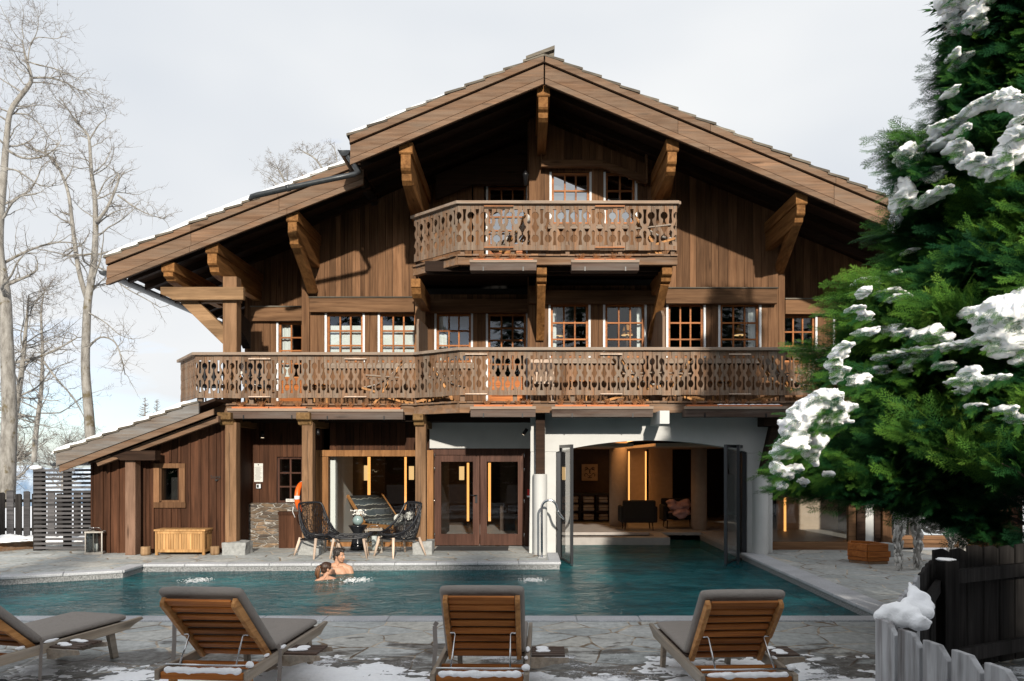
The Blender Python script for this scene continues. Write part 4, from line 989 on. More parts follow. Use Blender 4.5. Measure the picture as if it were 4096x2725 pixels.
mb.box(PX(634, d), PX(644, d), d+.02, d+.2, PZ(2006, d), PZ(1873, d)); mb.box(PX(644, d), PX(716, d), d+.02, d+.2, PZ(2012, d), PZ(2002, d))
wo = part(mb, 'window', M['board'], parent=shed, bevel=.004)
g = MB(); g.quad((PX(640, DS), DS+.08, PZ(2006, DS)), (PX(716, DS), DS+.08, PZ(2006, DS)), (PX(716, DS), DS+.08, PZ(1872, DS)), (PX(640, DS), DS+.08, PZ(1872, DS))); part(g, 'pane', M['glass'], parent=wo)
mb = MB(); a, b, z0, z1 = PX(630, DS), PX(722, DS), PZ(2012, DS), PZ(1866, DS); mb.box(a, b, DS+.5, DS+.52, z0, z1); mb.box(a-.02, a, DS+.06, DS+.5, z0, z1); mb.box(b, b+.02, DS+.06, DS+.5, z0, z1); mb.box(a, b, DS+.06, DS+.5, z1, z1+.02); mb.box(a, b, DS+.06, DS+.5, z0-.02, z0); part(mb, 'dark_box', M['interior3'], parent=wo)  # dark box added behind the pane to make the window look unlit
rf = MB(); rf.prism([(sx0, sz0-.03), (sx1+.3, fs_(sx1+.3)-.03), (sx1+.3, fs_(sx1+.3)-.09), (sx0, sz0-.09)], DR+.04, 18.4, 'y'); ro = part(rf, 'roof', M['soffit'], parent=shed)
mb = MB(); n = 9; q = (sx1-sx0)/n
for i in range(n):
    a, b = sx0+i*q, sx0+(i+1)*q
    for k in range(5): mb.prism([(a-.03+R.uniform(-.01, .01), fs_(a)+.055), (b, fs_(b)+.012), (b, fs_(b)-.02), (a-.03, fs_(a)+.01)], DR-.05+.7*k, DR-.05+.7*(k+1)-.005, 'y')
part(mb, 'shingles', M['shingle'], parent=ro)
M['fascia_grey'] = wood('grey weathered fascia', (.10, .075, .06), (.22, .16, .115), 'x', grey=((.26, .26, .26), .6), vamp=.1)
mb = MB(); mb.prism([(sx0, sz0), (sx1, sz1), (sx1, sz1-.24), (sx0, sz0-.24)], DR-.03, DR+.03, 'y'); part(mb, 'barge_board', M['fascia_grey'], parent=ro, bevel=.005)
mb = MB(); mb.prism([(sx0+.05, sz0-.225), (sx1+.28, fs_(sx1+.28)-.245), (sx1+.28, fs_(sx1+.28)-.36), (sx0+.05, sz0-.36)], DR+.0, DR+.045, 'y'); mb.prism([(sx0+.65, fs_(sx0+.65)-.37), (sx1+.3, fs_(sx1+.3)-.37), (sx1+.3, fs_(sx1+.3)-.5), (sx0+.7, fs_(sx0+.7)-.5)], DR+.18, DR+.3, 'y'); part(mb, 'barge_board', M['fascia'], parent=ro, bevel=.005)
mb = MB()
for k in range(4):
    y = DR+.9+k*.7; mb.prism([(sx0+.1, sz0-.09), (sx1, sz1-.09), (sx1, sz1-.2), (sx0+.1, sz0-.2)], y, y+.1, 'y')
part(mb, 'rafters', M['soffit'], parent=ro)
snow_sheet(sx0-.08, sx1-.15, fs_, lambda x: 1.2-.62*(x-sx0)/(sx1-sx0), 2.1, parent=shed, y1=18.2, th=.075, yv=DR)
mb = MB(); n = 10; r = .07; z = sz0-.17; xx = sx0-.08; prof = [(-cos(pi*k/n)*r, -sin(pi*k/n)*r) for k in range(n+1)]
mb.add([(xx+a, DR+.02, z+b) for a, b in prof]+[(xx+a, 18, z+b) for a, b in prof], [(i, i+1, n+2+i, n+1+i) for i in range(n)]+[tuple(range(n+1))], True); part(mb, 'gutter', M['gutter'], parent=shed)
mb = MB(); d = 15.1; mb.prism([(PX(441, d), PZ(1803, d)), (PX(620, d), PZ(1803, d)), (PX(620, d), PZ(1842, d)), (PX(480, d), PZ(1842, d)), (PX(463, d), PZ(1828, d)), (PX(441, d), PZ(1826, d))], d, d+.24, 'y'); part(mb, 'beam', M['soffit'], parent=shed, bevel=.008)
mb = MB(); d = 15.22; mb.box(PX(500, d), PX(541, d), d, d+.22, 0, PZ(1842, d)); part(mb, 'post', wood('shed post', (.12, .068, .045), (.245, .15, .105), 'z', vamp=.05, grain=14), parent=shed, bevel=.008)
def text(body, size, loc, mat, name, parent=None, rot=(pi/2, 0, 0), ext=.001):
    cu = bpy.data.curves.new(name, 'FONT'); cu.body = body; cu.size = size; cu.extrude = ext; cu.align_x = 'CENTER'; cu.align_y = 'CENTER'
    tmp = bpy.data.objects.new('tmp', cu); C.objects.link(tmp); bpy.context.view_layer.update(); me = bpy.data.meshes.new_from_object(tmp.evaluated_get(bpy.context.evaluated_depsgraph_get()))
    bpy.data.objects.remove(tmp); o = link(name, me, mat, parent); o.location = loc; o.rotation_euler = rot; return o
text('Sauna', .09, P(862, 1908, DS-.055), M['ink'], 'sign_lettering', shed)
mb = MB(); c = P(866, 1918, DS-.05); mb.lathe((c.x, c.y, c.z-.035), [(.018, 0), (.03, .012), (.03, .035)], 12); mb.tube([(c.x+.02, c.y, c.z-.02), (c.x+.05, c.y, c.z+.01)], .005, 6); part(mb, 'sign_emblem', M['ink'], parent=shed)

# ================================================================= FENCES
sc = empty('slat_screen', 'grey screen of horizontal slats with a snow cap beside the sauna shed', 'screen'); d = 15.9
mb = MB()
for k in range(21):
    y = 1878+k*(2222-1878)/20; z = PZ(y, d); zb = PZ(y+9.5, d); mb.add([(PX(131+k*.25, d), d+R.uniform(0, .006), z), (PX(364, d), d, z+.01), (PX(364, d), d, zb+.01), (PX(131+k*.25, d), d, zb), (PX(131+k*.25, d), d+.03, z), (PX(364, d), d+.03, z+.01), (PX(364, d), d+.03, zb+.01), (PX(131+k*.25, d), d+.03, zb)], [(0, 3, 2, 1), (4, 5, 6, 7), (0, 1, 5, 4), (3, 7, 6, 2), (0, 4, 7, 3), (1, 2, 6, 5)])
part(mb, 'slats', M['slat'], parent=sc)
for a, b, dd in ((132, 166, .04), (252, 272, .5)):
    mb = MB(); mb.box(PX(a, d+dd), PX(b, d+dd), d+dd, d+dd+.14, .0, PZ(1878, d+dd)); part(mb, 'post', M['fence_dark'], parent=sc)
mb = MB(); c = P(146, 1872, d+.1); mb.blob((c.x, c.y, c.z), .125, .13, .055, 3, .12, 14); part(mb, 'snow_cap', M['snow'], parent=sc)
fb = empty('picket_fence', 'dark old picket fence with snow showing between its wide boards, far left', 'fence'); d = 18.0
x = PX(-80, d); pk = 0
while x < PX(372, d):
    w = R.uniform(.14, .17); zt = PZ(1975, d)+R.uniform(-.04, .05); mb = MB()
    mb.prism([(x, -.02+PZ(2145, d)), (x+w, PZ(2145, d)-.02), (x+w, zt), (x+w*.75, zt+.03), (x, zt+.02)], d+R.uniform(-.01, .01), d+.03, 'y'); part(mb, 'picket', M['fence_dark'] if R.random() < .4 else M['slat'], parent=fb); x += w+R.uniform(.035, .06)
mb = MB(); mb.box(PX(-80, d), PX(372, d), d+.04, d+.09, PZ(2010, d), PZ(1998, d)); mb.box(PX(-80, d), PX(372, d), d+.04, d+.09, PZ(2125, d), PZ(2113, d)); part(mb, 'rail', M['fence_dark'], parent=fb)
tb = empty('timber_edging', 'snow-dusted timber edging beside the slat screen at the left edge', 'edging'); mb = MB(); mb.prism([(PX(-60, 15.9), 15.4), (PX(138, 16.3), 16.35), (PX(138, 16.3), 16.6), (PX(-60, 15.9), 15.7)], 0, .2, 'z'); part(mb, 'board', M['edge'], parent=tb)
mb = MB()
for k in range(9): a = k/9; mb.blob((PX(-50, 15.6)+a*1.05, 15.6+a*.85, .205), .14+R.random()*.08, .1, .02, k, .3, 10)
part(mb, 'snow', M['snow'], parent=tb)
mb = MB()
for k in range(14): mb.blob((PX(-30+k*34, 17.6), 17.5+R.random()*.5, .0), .35, .3, .09+.06*R.random(), k+20, .2, 12)
tag(mb.build('snow_bank', M['snow']), 'low white snow bank along the foot of the old picket fence', 'snow')

# near right fence: weathered light pickets coming towards the camera, then a stretch back, then to the right
nf = empty('picket_fence', 'grey weathered picket fence turning a corner at the lower right with snow on top', 'fence', (1.9, 4.2, 0)); nf.location = (0, 0, 0)
def picket(a, b, z0, zt, th, mat, nf=nf, clip=.05):
    """board from plan point a to b"""
    a, b = Vector((a[0], a[1], 0)), Vector((b[0], b[1], 0)); u = (b-a); L = u.length; u.normalize(); nr = Vector((u.y, -u.x, 0))
    prof = [(0, z0), (L, z0), (L, zt-clip*1.1), (L*.62, zt), (0, zt-.008)]
    vs = [a+u*q+Vector((0, 0, z)) for q, z in prof]+[a+u*q+nr*-th+Vector((0, 0, z)) for q, z in prof]
    n = 5; fs = [tuple(range(n)), tuple(range(n, 2*n))[::-1]]+[(i, n+i, n+(i+1) % n, (i+1) % n) for i in range(n)]
    mb = MB(); mb.add(vs, fs); part(mb, 'picket', mat, bevel=.004, parent=nf)
yy = 4.11
for k in range(8):
    picket((1.885+.004*k, yy), (1.885+.004*k, yy-.215), -.1, 1.10+R.uniform(-.012, .012), .028, M['fence']); yy -= .237
p0, p1 = Vector((1.905, 4.13)), Vector((3.69, 6.9)); n = 12
for k in range(n):
    a = p0+(p1-p0)*((k+.06)/n); b = p0+(p1-p0)*((k+.94)/n); picket(b, a, -.1, 1.06+.0*k+R.uniform(-.015, .015), .026, M['fence'] if k < 7 else M['fence_dark'], clip=.02)
p2, p3 = Vector((3.69, 6.9)), Vector((6.6, 8.2)); n = 14
for k in range(n):
    a = p2+(p3-p2)*((k+.06)/n); b = p2+(p3-p2)*((k+.94)/n); picket(a, b, -.1, 1.12+R.uniform(-.015, .015), .026, M['fence_dark'], clip=.03)
mb = MB(); mb.bar((1.98, 4.12, .88), (3.68, 6.72, .88), .045, .10); mb.bar((1.98, 4.12, .25), (3.68, 6.72, .25), .045, .10); mb.bar((3.7, 6.68, .90), (6.6, 8.12, .90), .05, .12); mb.bar((3.7, 6.68, .2), (6.6, 8.12, .2), .05, .12); mb.bar((1.94, 4.05, .8), (1.94, 2.4, .8), .04, .1); part(mb, 'rail', M['fence_dark'], parent=nf)
mb = MB(); d = 6.25; mb.box(PX(3782, d), PX(3838, d), d, d+.15, -.1, PZ(2247, d)); part(mb, 'post', M['fence_dark'], bevel=.006, parent=nf)
mb = MB(); mb.blob((PX(3800, d), d+.07, PZ(2243, d)), .07, .07, .014, 3, .2, 14); part(mb, 'snow_cap', M['snow'], parent=nf)
def snow_blobs(name, items, parent=None, vox=.012, disp=.0):
    """items: (centre, radius or (rx,ry,rz)); merged by a voxel remesh into one soft lump"""
    mb = MB()
    for k, (c, r) in enumerate(items):
        rx, ry, rz = r if hasattr(r, '__len__') else (r, r, r*.8)
        mb.blob(c, rx, ry, rz, k*1.7, .16, 14)
    o = mb.build(name, M['snow'], parent); m = o.modifiers.new('remesh', 'REMESH'); m.mode = 'VOXEL'; m.voxel_size = vox; m.use_smooth_shade = True
    s = o.modifiers.new('smooth', 'SMOOTH'); s.factor = .8; s.iterations = 7
    return o
it = []
rs_ = random.Random(6)
for (px, py, d, r) in ((3530, 2452, 4.12, .050), (3560, 2436, 4.12, .058), (3600, 2432, 4.1, .062), (3640, 2452, 4.05, .066), (3670, 2478, 4.0, .055), (3610, 2470, 4.05, .05), (3695, 2492, 3.98, .034), (3575, 2462, 4.1, .045), (3652, 2415, 4.15, .058), (3690, 2440, 4.12, .052), (3708, 2415, 4.15, .045), (3665, 2375, 4.2, .050), (3690, 2380, 4.2, .045), (3650, 2345, 4.25, .030), (3640, 2325, 4.3, .018), (3712, 2450, 4.1, .034), (3630, 2400, 4.15, .04)):
    r *= .86; it.append((P(px, py+12, d), (r*1.12, r*1.2, r*.92)))
    for q in range(3): it.append((P(px, py+8, d)+Vector((rs_.uniform(-.8, .8)*r, rs_.uniform(-1, .2)*r, rs_.uniform(-.5, .7)*r)), r*rs_.uniform(.35, .6)))
snow_blobs('snow_cap', it, nf)
# ================================================================= LOUNGERS
def lounger(px_pos, yaw, label, tilt=.90, side_l=False, side_r=True, snow=0, straps=(1, 1), BL=.80):
    """origin at ground under the hinge; foot towards +y, back leans to -y"""
    t = empty('sun_lounger', label, 'sun lounger', (px_pos[0], px_pos[1], 0), yaw, 'sun loungers along the near side of the pool')
    W2 = .325; WB = .300; zr = .31; yb, yf = -.60, 1.05
    for s in (-1, 1):
        mb = MB(); x = s*(W2+.025)
        mb.prism([(yb, zr-.05), (yb, zr+.03), (yf-.1, zr+.03), (yf+.12, zr+.035), (yf+.14, zr+.01), (yf+.02, zr-.02), (yf-.06, zr-.055)], x-.018, x+.018, 'x')
        part(mb, 'side_rail', M['teak_grey'], bevel=.004, parent=t)
    mb = MB()
    for y in (yb+.34, yb+.03): mb.box(-W2, W2, y-.02, y+.02, zr-.045, zr+.01)
    part(mb, 'crossbar', M['teak'], bevel=.004, parent=t)
    mb = MB(); y = .03
    while y < yf-.05: mb.box(-W2+.005, W2-.005, y, y+.055, zr+.0, zr+.022); y += .075
    part(mb, 'seat_slats', M['planter'], parent=t)
    for s in (-1, 1):
        mb = MB(); x = s*(W2-.02); mb.prism([(yf-.28, zr-.02), (yf-.20, zr-.02), (yf-.14, .0), (yf-.21, .0)], x-.02, x+.02, 'x'); part(mb, 'leg', M['teak_grey'], bevel=.004, parent=t)
        mb = MB(); mb.box(x-.02, x+.02, yb+.12, yb+.19, .07, zr-.02); part(mb, 'leg', M['teak_side'], bevel=.004, parent=t)
        mb = MB(); wx = s*(W2+.075); mb.tube([(wx-.02, yb+.16, .085), (wx+.02, yb+.16, .085)], .085, 24); w = part(mb, 'wheel', M['rubber'], bevel=.008, parent=t)
        mb = MB(); mb.tube([(wx-.025, yb+.16, .085), (wx+.025, yb+.16, .085)], .055, 20); part(mb, 'hub', M['jamb'], parent=w)
    # back rest
    u = Vector((0, -cos(tilt), sin(tilt))); nb = Vector((0, -sin(tilt), -cos(tilt)))      # up the back; towards the rear
    base = Vector((0, -.0, zr+.02)); LB = BL
    for s in (-1, 1):
        mb = MB(); x = s*(WB-.022)
        q = [(-.02, .0), (.0, .055), (BL*.4, .055), (BL*.46, .07), (LB-.02, .07), (LB, .05), (LB, 0)]
        mb.add([Vector((x-.019, 0, 0))+base+u*a+nb*b for a, b in q]+[Vector((x+.019, 0, 0))+base+u*a+nb*b for a, b in q], [tuple(range(7)), tuple(range(7, 14))[::-1]]+[(i, 7+i, 7+(i+1) % 7, (i+1) % 7) for i in range(7)])
        part(mb, 'stile', M['teak_side'], bevel=.006, parent=t)
    mb = MB(); k = 8
    for i in range(k):
        c = base+u*(.05+i*(LB-.075)/(k-1))+nb*(.022 if i < k-1 else .03)
        mb.bar(c-Vector((WB-.045, 0, 0)), c+Vector((WB-.045, 0, 0)), .022, .058 if i < k-1 else .07, up=u)
    part(mb, 'back_slats', M['teak'], bevel=.004, parent=t)
    # cushion: back section and seat section
    CW = 1.10
    def pad(c0, ua, La, un, th, name, round_=.03):
        mb = MB(); n = 10; vs = []
        ny = 8
        for j in range(ny+1):
            for i in range(n+1):
                x = -WB+.0+2*(WB)*i/n; a = La*j/ny
                e = min(1, 4*min(i/n, 1-i/n)+.0, 1)**.4*1.0
                vs.append(c0+Vector((x*CW, 0, 0))+ua*a+un*(th*(.84+.16*e)))
        m = len(vs)
        for j in range(ny+1):
            for i in range(n+1): vs.append(c0+Vector(((-WB+2*WB*i/n)*CW, 0, 0))+ua*(La*j/ny))
        fs = []
        for j in range(ny):
            for i in range(n):
                a = j*(n+1)+i; fs.append((a, a+1, a+n+2, a+n+1)); fs.append((m+a, m+a+n+1, m+a+n+2, m+a+1))
        for j in range(ny): a = j*(n+1); fs += [(a, a+n+1, m+a+n+1, m+a), (a+n, m+a+n, m+a+2*n+1, a+2*n+1)]
        for i in range(n): fs += [(i, m+i, m+i+1, i+1), (ny*(n+1)+i, ny*(n+1)+i+1, m+ny*(n+1)+i+1, m+ny*(n+1)+i)]
        mb.add(vs, fs, True); o = part(mb, name, M['cushion'], parent=t)
        bv = o.modifiers.new('b', 'BEVEL'); bv.width = round_; bv.segments = 4; bv.limit_method = 'ANGLE'; bv.angle_limit = radians(40)
        return o
    pad(base-nb*.012+u*-.0, u, LB+.035, -nb, .075, 'back_cushion')
    pad(Vector((0, .03, zr+.034)), Vector((0, 1, 0)), .98, Vector((0, 0, 1)), .06, 'seat_cushion')
    # steel stay
    mb = MB(); top = base+u*BL*.5+nb*.075; ty = yb+.10
    for s in (-1, 1):
        x = s*(WB-.085); mb.tube([Vector((s*(WB-.04), top.y, top.z)), Vector((x+s*.012, top.y, top.z)), Vector((x, top.y-.004, top.z-.012)), (x+s*.012, ty, zr+.04)], .0065, 8)
    mb.tube([(-W2-.01, ty, zr+.045), (W2+.01, ty, zr+.045)], .0085, 8)
    part(mb, 'stay', M['steel'], parent=t)
    # straps
    for s, on in zip((-1, 1), straps):
        if not on: continue
        mb = MB(); x = s*(W2+.05); y0 = -.30 if s < 0 else -.02; zt = .66 if s < 0 else .40; pts = [(x-s*.02, y0, zt), (x, y0-.0, zt-.03), (x+.01, y0-.02, zt-.18), (x-.005, y0-.015, zt-.36)]
        for a, b in zip(pts[:-1], pts[1:]): mb.bar(a, b, .034, .003, up=(0, 1, 0))
        st = part(mb, 'strap', M['strap'], parent=t)
        mb = MB(); e = pts[-1]; mb.bar(e, (e[0]-.004, e[1], max(.02, e[2]-.11)), .036, .004, up=(0, 1, 0)); part(mb, 'buckle_tape', M['rubber'], parent=st)
    if side_r:
        mb = MB()
        for k in range(5): mb.box(W2+.05, W2+.33, .06+k*.06, .105+k*.06, zr-.012, zr+.004)
        so_ = part(mb, 'side_tray', M['planter'], parent=t)
        for y in (.045, .36): mb = MB(); mb.prism([(W2+.045, zr-.014), (W2+.36, zr-.014), (W2+.37, zr-.05), (W2+.24, zr-.065), (W2+.12, zr-.10), (W2+.045, zr-.10)], y-.01, y+.012, 'y'); part(mb, 'tray_bracket', M['teak_grey'], parent=so_)
    if snow:
        rs = random.Random(snow); it = []
        n = rs.randint(16, 22)
        for i in range(n):
            x = -W2+.05+(2*W2-.1)*i/(n-1); it.append(((x, yb+.03+rs.uniform(-.01, .01), zr+.022), (.03+rs.random()*.018, .03, .018+rs.random()*.014)))
        it.append(((W2+.02, ty-.02, zr+.06), .035)); it.append(((W2+.015, -.2, zr+.05), (.02, .05, .014))); it.append(((W2+.02, .1, zr+.04), (.025, .09, .014)))
        if side_r: it += [((W2+.1+rs.random()*.1, .08+rs.random()*.25, zr+.008), (.06, .04, .013)) for _ in range(4)]
        snow_blobs('snow', it, t, .008)
    return t
t_ = NT('taupe cushion'); g_ = t_.noise(t_.map(), 160, 3, .6); t_.set(t_.mix(g_, (.20, .178, .16), (.30, .27, .245)), .85, spec=.25); t_.bump(t_.noise(t_.map((1, 1.6, 1)), 7, 5, .6), .7, .03); M['cushion'] = t_.m
M['strap'] = plain('taupe strap', (.25, .22, .20), .8)
def place_at(px, py_ground, z=0): d = (CZ-z)*F/(py_ground-HY); return (PX(px, d), d)
# positions: x at the hinge, depth of the hinge
lounger((-2.40, 6.36), radians(-4.5), 'sun lounger second from the left, its seat cushion showing beside the low back', .74, snow=3, straps=(1, 1), BL=.84)
lounger((-.325, 6.27), radians(-1.5), 'sun lounger in the middle, a snow-covered crossbar below its slatted back', .97, snow=5, straps=(1, 0), BL=.68)
lounger((1.63, 6.24), radians(3.0), 'sun lounger farthest right, beside the old fence, redder back slats', .86, snow=7, straps=(0, 0), BL=.72)
lounger((-4.50, 6.65), radians(-14), 'sun lounger at the left edge with snow on its side tray, cut by the frame', .72, snow=9, straps=(1, 1), BL=.84)

# ================================================================= WOVEN CHAIRS
def woven(rows, rimtube, name, parent, seed, th=.008, dens=1):
    """rows: list of rows of points; surface split at random into triangles and turned into cord by a wireframe modifier"""
    rr = random.Random(seed); bmm = bmesh.new(); nr_, nc = len(rows), len(rows[0]); g = []
    for j, row in enumerate(rows):
        q = []
        for i, p in enumerate(row):
            p = Vector(p)
            if 0 < j < nr_-1 and 0 < i < nc-1:
                dx = (Vector(row[i+1])-Vector(row[i-1]))*.22; dy = (Vector(rows[j+1][i])-Vector(rows[j-1][i]))*.22
                p = p+dx*rr.uniform(-1, 1)+dy*rr.uniform(-1, 1)
            q.append(bmm.verts.new(p))
        g.append(q)
    for j in range(nr_-1):
        for i in range(nc-1):
            a, b, c, d = g[j][i], g[j][i+1], g[j+1][i+1], g[j+1][i]
            try:
                if rr.random() < .5: bmm.faces.new((a, b, c)); bmm.faces.new((a, c, d))
                else: bmm.faces.new((a, b, d)); bmm.faces.new((b, c, d))
            except ValueError: pass
    me = bpy.data.meshes.new(name); bmm.to_mesh(me); bmm.free(); o = link(name, me, M['rope'], parent)
    w = o.modifiers.new('cord', 'WIREFRAME'); w.thickness = th; w.use_even_offset = False; w.use_replace = True
    return o
def rope_rim(pts, parent, name='rim', r=.021, closed=False):
    mb = MB(); mb.tube(pts, r, 10, closed=closed)
    # twisted binding
    P_ = [Vector(p) for p in pts]; L = 0; hel = []
    segs = list(zip(P_, P_[1:]+([P_[0]] if closed else [])))
    for a, b in segs:
        n = max(1, int((b-a).length/.008)); d = (b-a).normalized() if (b-a).length else Vector((1, 0, 0)); o1 = d.orthogonal().normalized(); o2 = d.cross(o1)
        ref = Vector((0, 1, 0)); o1 = (ref-d*ref.dot(d)); o1 = o1.normalized() if o1.length > .1 else Vector((1, 0, 0)); o2 = d.cross(o1)
        for k in range(n):
            th = L/.03*2*pi; hel.append(a+(b-a)*k/n+(o1*cos(th)+o2*sin(th))*(r*.95)); L += (b-a).length/n
    mb.tube(hel, r*.28, 5)
    return part(mb, name, M['rope'], parent=parent)
def smooth_path(pts, n=5):
    pts = [Vector(p) for p in pts]; out = []
    for i in range(len(pts)-1):
        p0, p1, p2, p3 = pts[max(i-1, 0)], pts[i], pts[i+1], pts[min(i+2, len(pts)-1)]
        for k in range(n):
            t = k/n; out.append(.5*((2*p1)+(p2-p0)*t+(2*p0-5*p1+4*p2-p3)*t*t+(3*p1-p0-3*p2+p3)*t**3))
    out.append(pts[-1]); return out
def woven_chair(loc, yaw, label, mirror=False, group='black woven rope chairs on the poolside'):
    """local: faces +x, back at -x; bucket shape"""
    t = empty('woven_chair', label, 'chair', (loc[0], loc[1], 0), yaw, group); sx = -1 if mirror else 1
    side = [(.40, .25, .47), (.24, .28, .49), (.06, .29, .58), (-.08, .285, .70), (-.19, .27, .86), (-.27, .25, 1.0), (-.30, .20, 1.035)]
    topc = [(-.31, .08, 1.045), (-.31, -.08, 1.045)]
    path = smooth_path(side+topc+[(x, -y, z) for x, y, z in side[::-1]], 3); path = [Vector((p.x*sx, p.y, p.z)) for p in path]
    front = smooth_path([tuple(path[-1]), (.45*sx, -.12, .45), (.45*sx, .12, .45), tuple(path[0])], 3)
    rope_rim(path+front[1:], t, 'rim', .020)
    n = len(path); rows = []; K = 9
    for k in range(K):
        f = k/(K-1); row = []
        for i in range(n):
            p = path[i]; q = abs(p.y)/.29; bx = max(-.17, min(.30, p.x*sx*.75)); b = Vector((bx*sx, p.y*.62, .345)); w = p.lerp(b, f)
            bul = sin(pi*f); w.x += -sx*.035*bul*(1-q*.6); w.y += (.045*bul if p.y > 0 else -.045*bul)*q; row.append(w)
        rows.append(row)
    woven(rows, None, 'woven_shell', t, int(abs(loc[0]*100)), .013)
    rows2 = []
    for k in range(8):
        f = k/7; rows2.append([Vector(((.42-f*.58)*sx, (-.22+.44*i/7)*(1-.2*f), .44-.09*sin(pi*min(1, f*.9+.1))+.02*abs(i-3.5)/3.5)) for i in range(8)])
    woven(rows2, None, 'woven_seat', t, 5, .010)
    mb = MB()
    ring = [(.40*sx, .22, .36), (-.22*sx, .24, .33), (-.22*sx, -.24, .33), (.40*sx, -.22, .36)]
    mb.tube(smooth_path(ring+[ring[0]], 4), .016, 8); part(mb, 'base_ring', M['black'], parent=t)
    for (x, y, z), (fx, fy) in zip(ring, ((.47, .30), (-.33, .32), (-.33, -.32), (.47, -.30))):
        mb = MB(); a = Vector((x, y, z+.03)); b = Vector((fx*sx, fy, 0)); mb.tube([a, a.lerp(b, .5), b], [.030, .026, .017], 10); l = part(mb, 'leg', M['paleleg'], parent=t)
    return t
c1 = P(1262, 2225, 15.1); woven_chair((c1.x+.02, 15.12), radians(-48), 'black woven rope armchair at the left of the footstool, facing right')
c2 = P(1620, 2215, 15.2); woven_chair((c2.x-.05, 15.2), radians(48), 'black woven rope armchair at the right of the footstool, facing left', mirror=True)
fsn = empty('woven_footstool', 'low black woven footstool between the two rope armchairs', 'footstool', (PX(1400, 14.9), 14.9, 0), radians(4))
o8 = [(-.40, -.12, .46), (-.20, -.24, .40), (.22, -.24, .40), (.42, -.10, .46), (.40, .14, .47), (.2, .24, .43), (-.2, .24, .43), (-.4, .12, .47)]
rope_rim(smooth_path(o8+[o8[0]], 4), fsn, 'rim', .019)
rows = []
ou = smooth_path(o8+[o8[0]], 3)
for k in range(6):
    f = k/5; rows.append([Vector(p).lerp(Vector((p[0]*.0, 0, .36)), f*.92) for p in ou])
woven(rows, None, 'woven_top', fsn, 8, .011)
for x, y in ((-.28, -.17), (.28, -.17), (.26, .17), (-.26, .17)):
    mb = MB(); mb.tube([(x, y, .40), (x*1.25, y*1.2, 0)], [.028, .016], 10); part(mb, 'leg', M['paleleg'], parent=fsn)

# ================================================================= SMALL THINGS AT THE HOUSE WALL
def stem_bunch(mb, c, n, h, spread, rr, r=.003):
    for k in range(n):
        a = rr.uniform(0, 2*pi); e = Vector((cos(a)*spread*rr.random(), sin(a)*spread*rr.random()*.6, h*rr.uniform(.5, 1))); m = c+e*.5+Vector((rr.uniform(-.01, .01),)*3)
        mb.tube([c+Vector((e.x*.15, e.y*.15, 0)), m, c+e], [r, r*.8, r*.4], 3, caps=False)
        for _ in range(2):
            q = c+e*rr.uniform(.4, 1); mb.tube([q, q+Vector((rr.uniform(-.03, .03), rr.uniform(-.02, .02), rr.uniform(0, .04)))], [r*.7, r*.3], 3, caps=False)
# storage chest
ch = empty('storage_chest', 'honey-coloured teak storage chest against the sauna shed wall', 'chest', (0, 0, 0)); d = 15.2
x0, x1 = PX(620, d), PX(818, d); zt = .515; dep = .52
mb = MB(); mb.box(x0-.02, x1+.02, d-.02, d+dep+.02, zt-.035, zt); part(mb, 'lid', M['chest'], bevel=.006, parent=ch)
mb = MB(); n = 17
for k in range(n): a = x0+.05+(x1-x0-.1)*k/n; mb.box(a+.003, a+(x1-x0-.1)/n-.003, d+.012, d+.03, .1, zt-.07)
for k in range(7): a = d+.05+(dep-.1)*k/7; mb.box(x1-.03, x1-.012, a+.003, a+(dep-.1)/7-.003, .1, zt-.07)
mb.box(x0+.02, x1-.03, d+.03, d+dep-.02, .09, zt-.04); part(mb, 'panel', M['chest'], parent=ch)
mb = MB()
for z0, z1 in ((.06, .115), (zt-.085, zt-.035)): mb.box(x0+.05, x1-.05, d, d+.03, z0, z1); mb.box(x1-.03, x1, d+.05, d+dep-.05, z0, z1)
part(mb, 'rail', M['chest'], parent=ch)
for xx in (x0, x1-.05):
    for y in (d, d+dep-.05): mb = MB(); mb.box(xx, xx+.05, y, y+.05, 0, zt-.036); part(mb, 'leg', M['chest'], bevel=.004, parent=ch)
def log(px, py, d, r, h, label):
    mb = MB(); x = PX(px, d); mb.lathe((x, d, 0), [(r*.97, 0), (r*1.03, h*.3), (r, h*.7), (r*.98, h*.97), (r*.9, h)], 18)
    o = mb.build('log_stool', wood('bark %s' % px, (.13, .07, .035), (.38, .25, .14), 'z', vamp=.1)); tag(o, label, 'log', 'short cut logs beside the chest')
    e = MB(); e.tube([(x, d-r*.2, h*.6), (x, d-r*1.0, h*.6)], .02, 8); return o
log(583, 2210, 15.25, .095, .17, 'short cut log standing left of the teak chest'); log(860, 2205, 15.3, .088, .17, 'short cut log standing right of the teak chest')
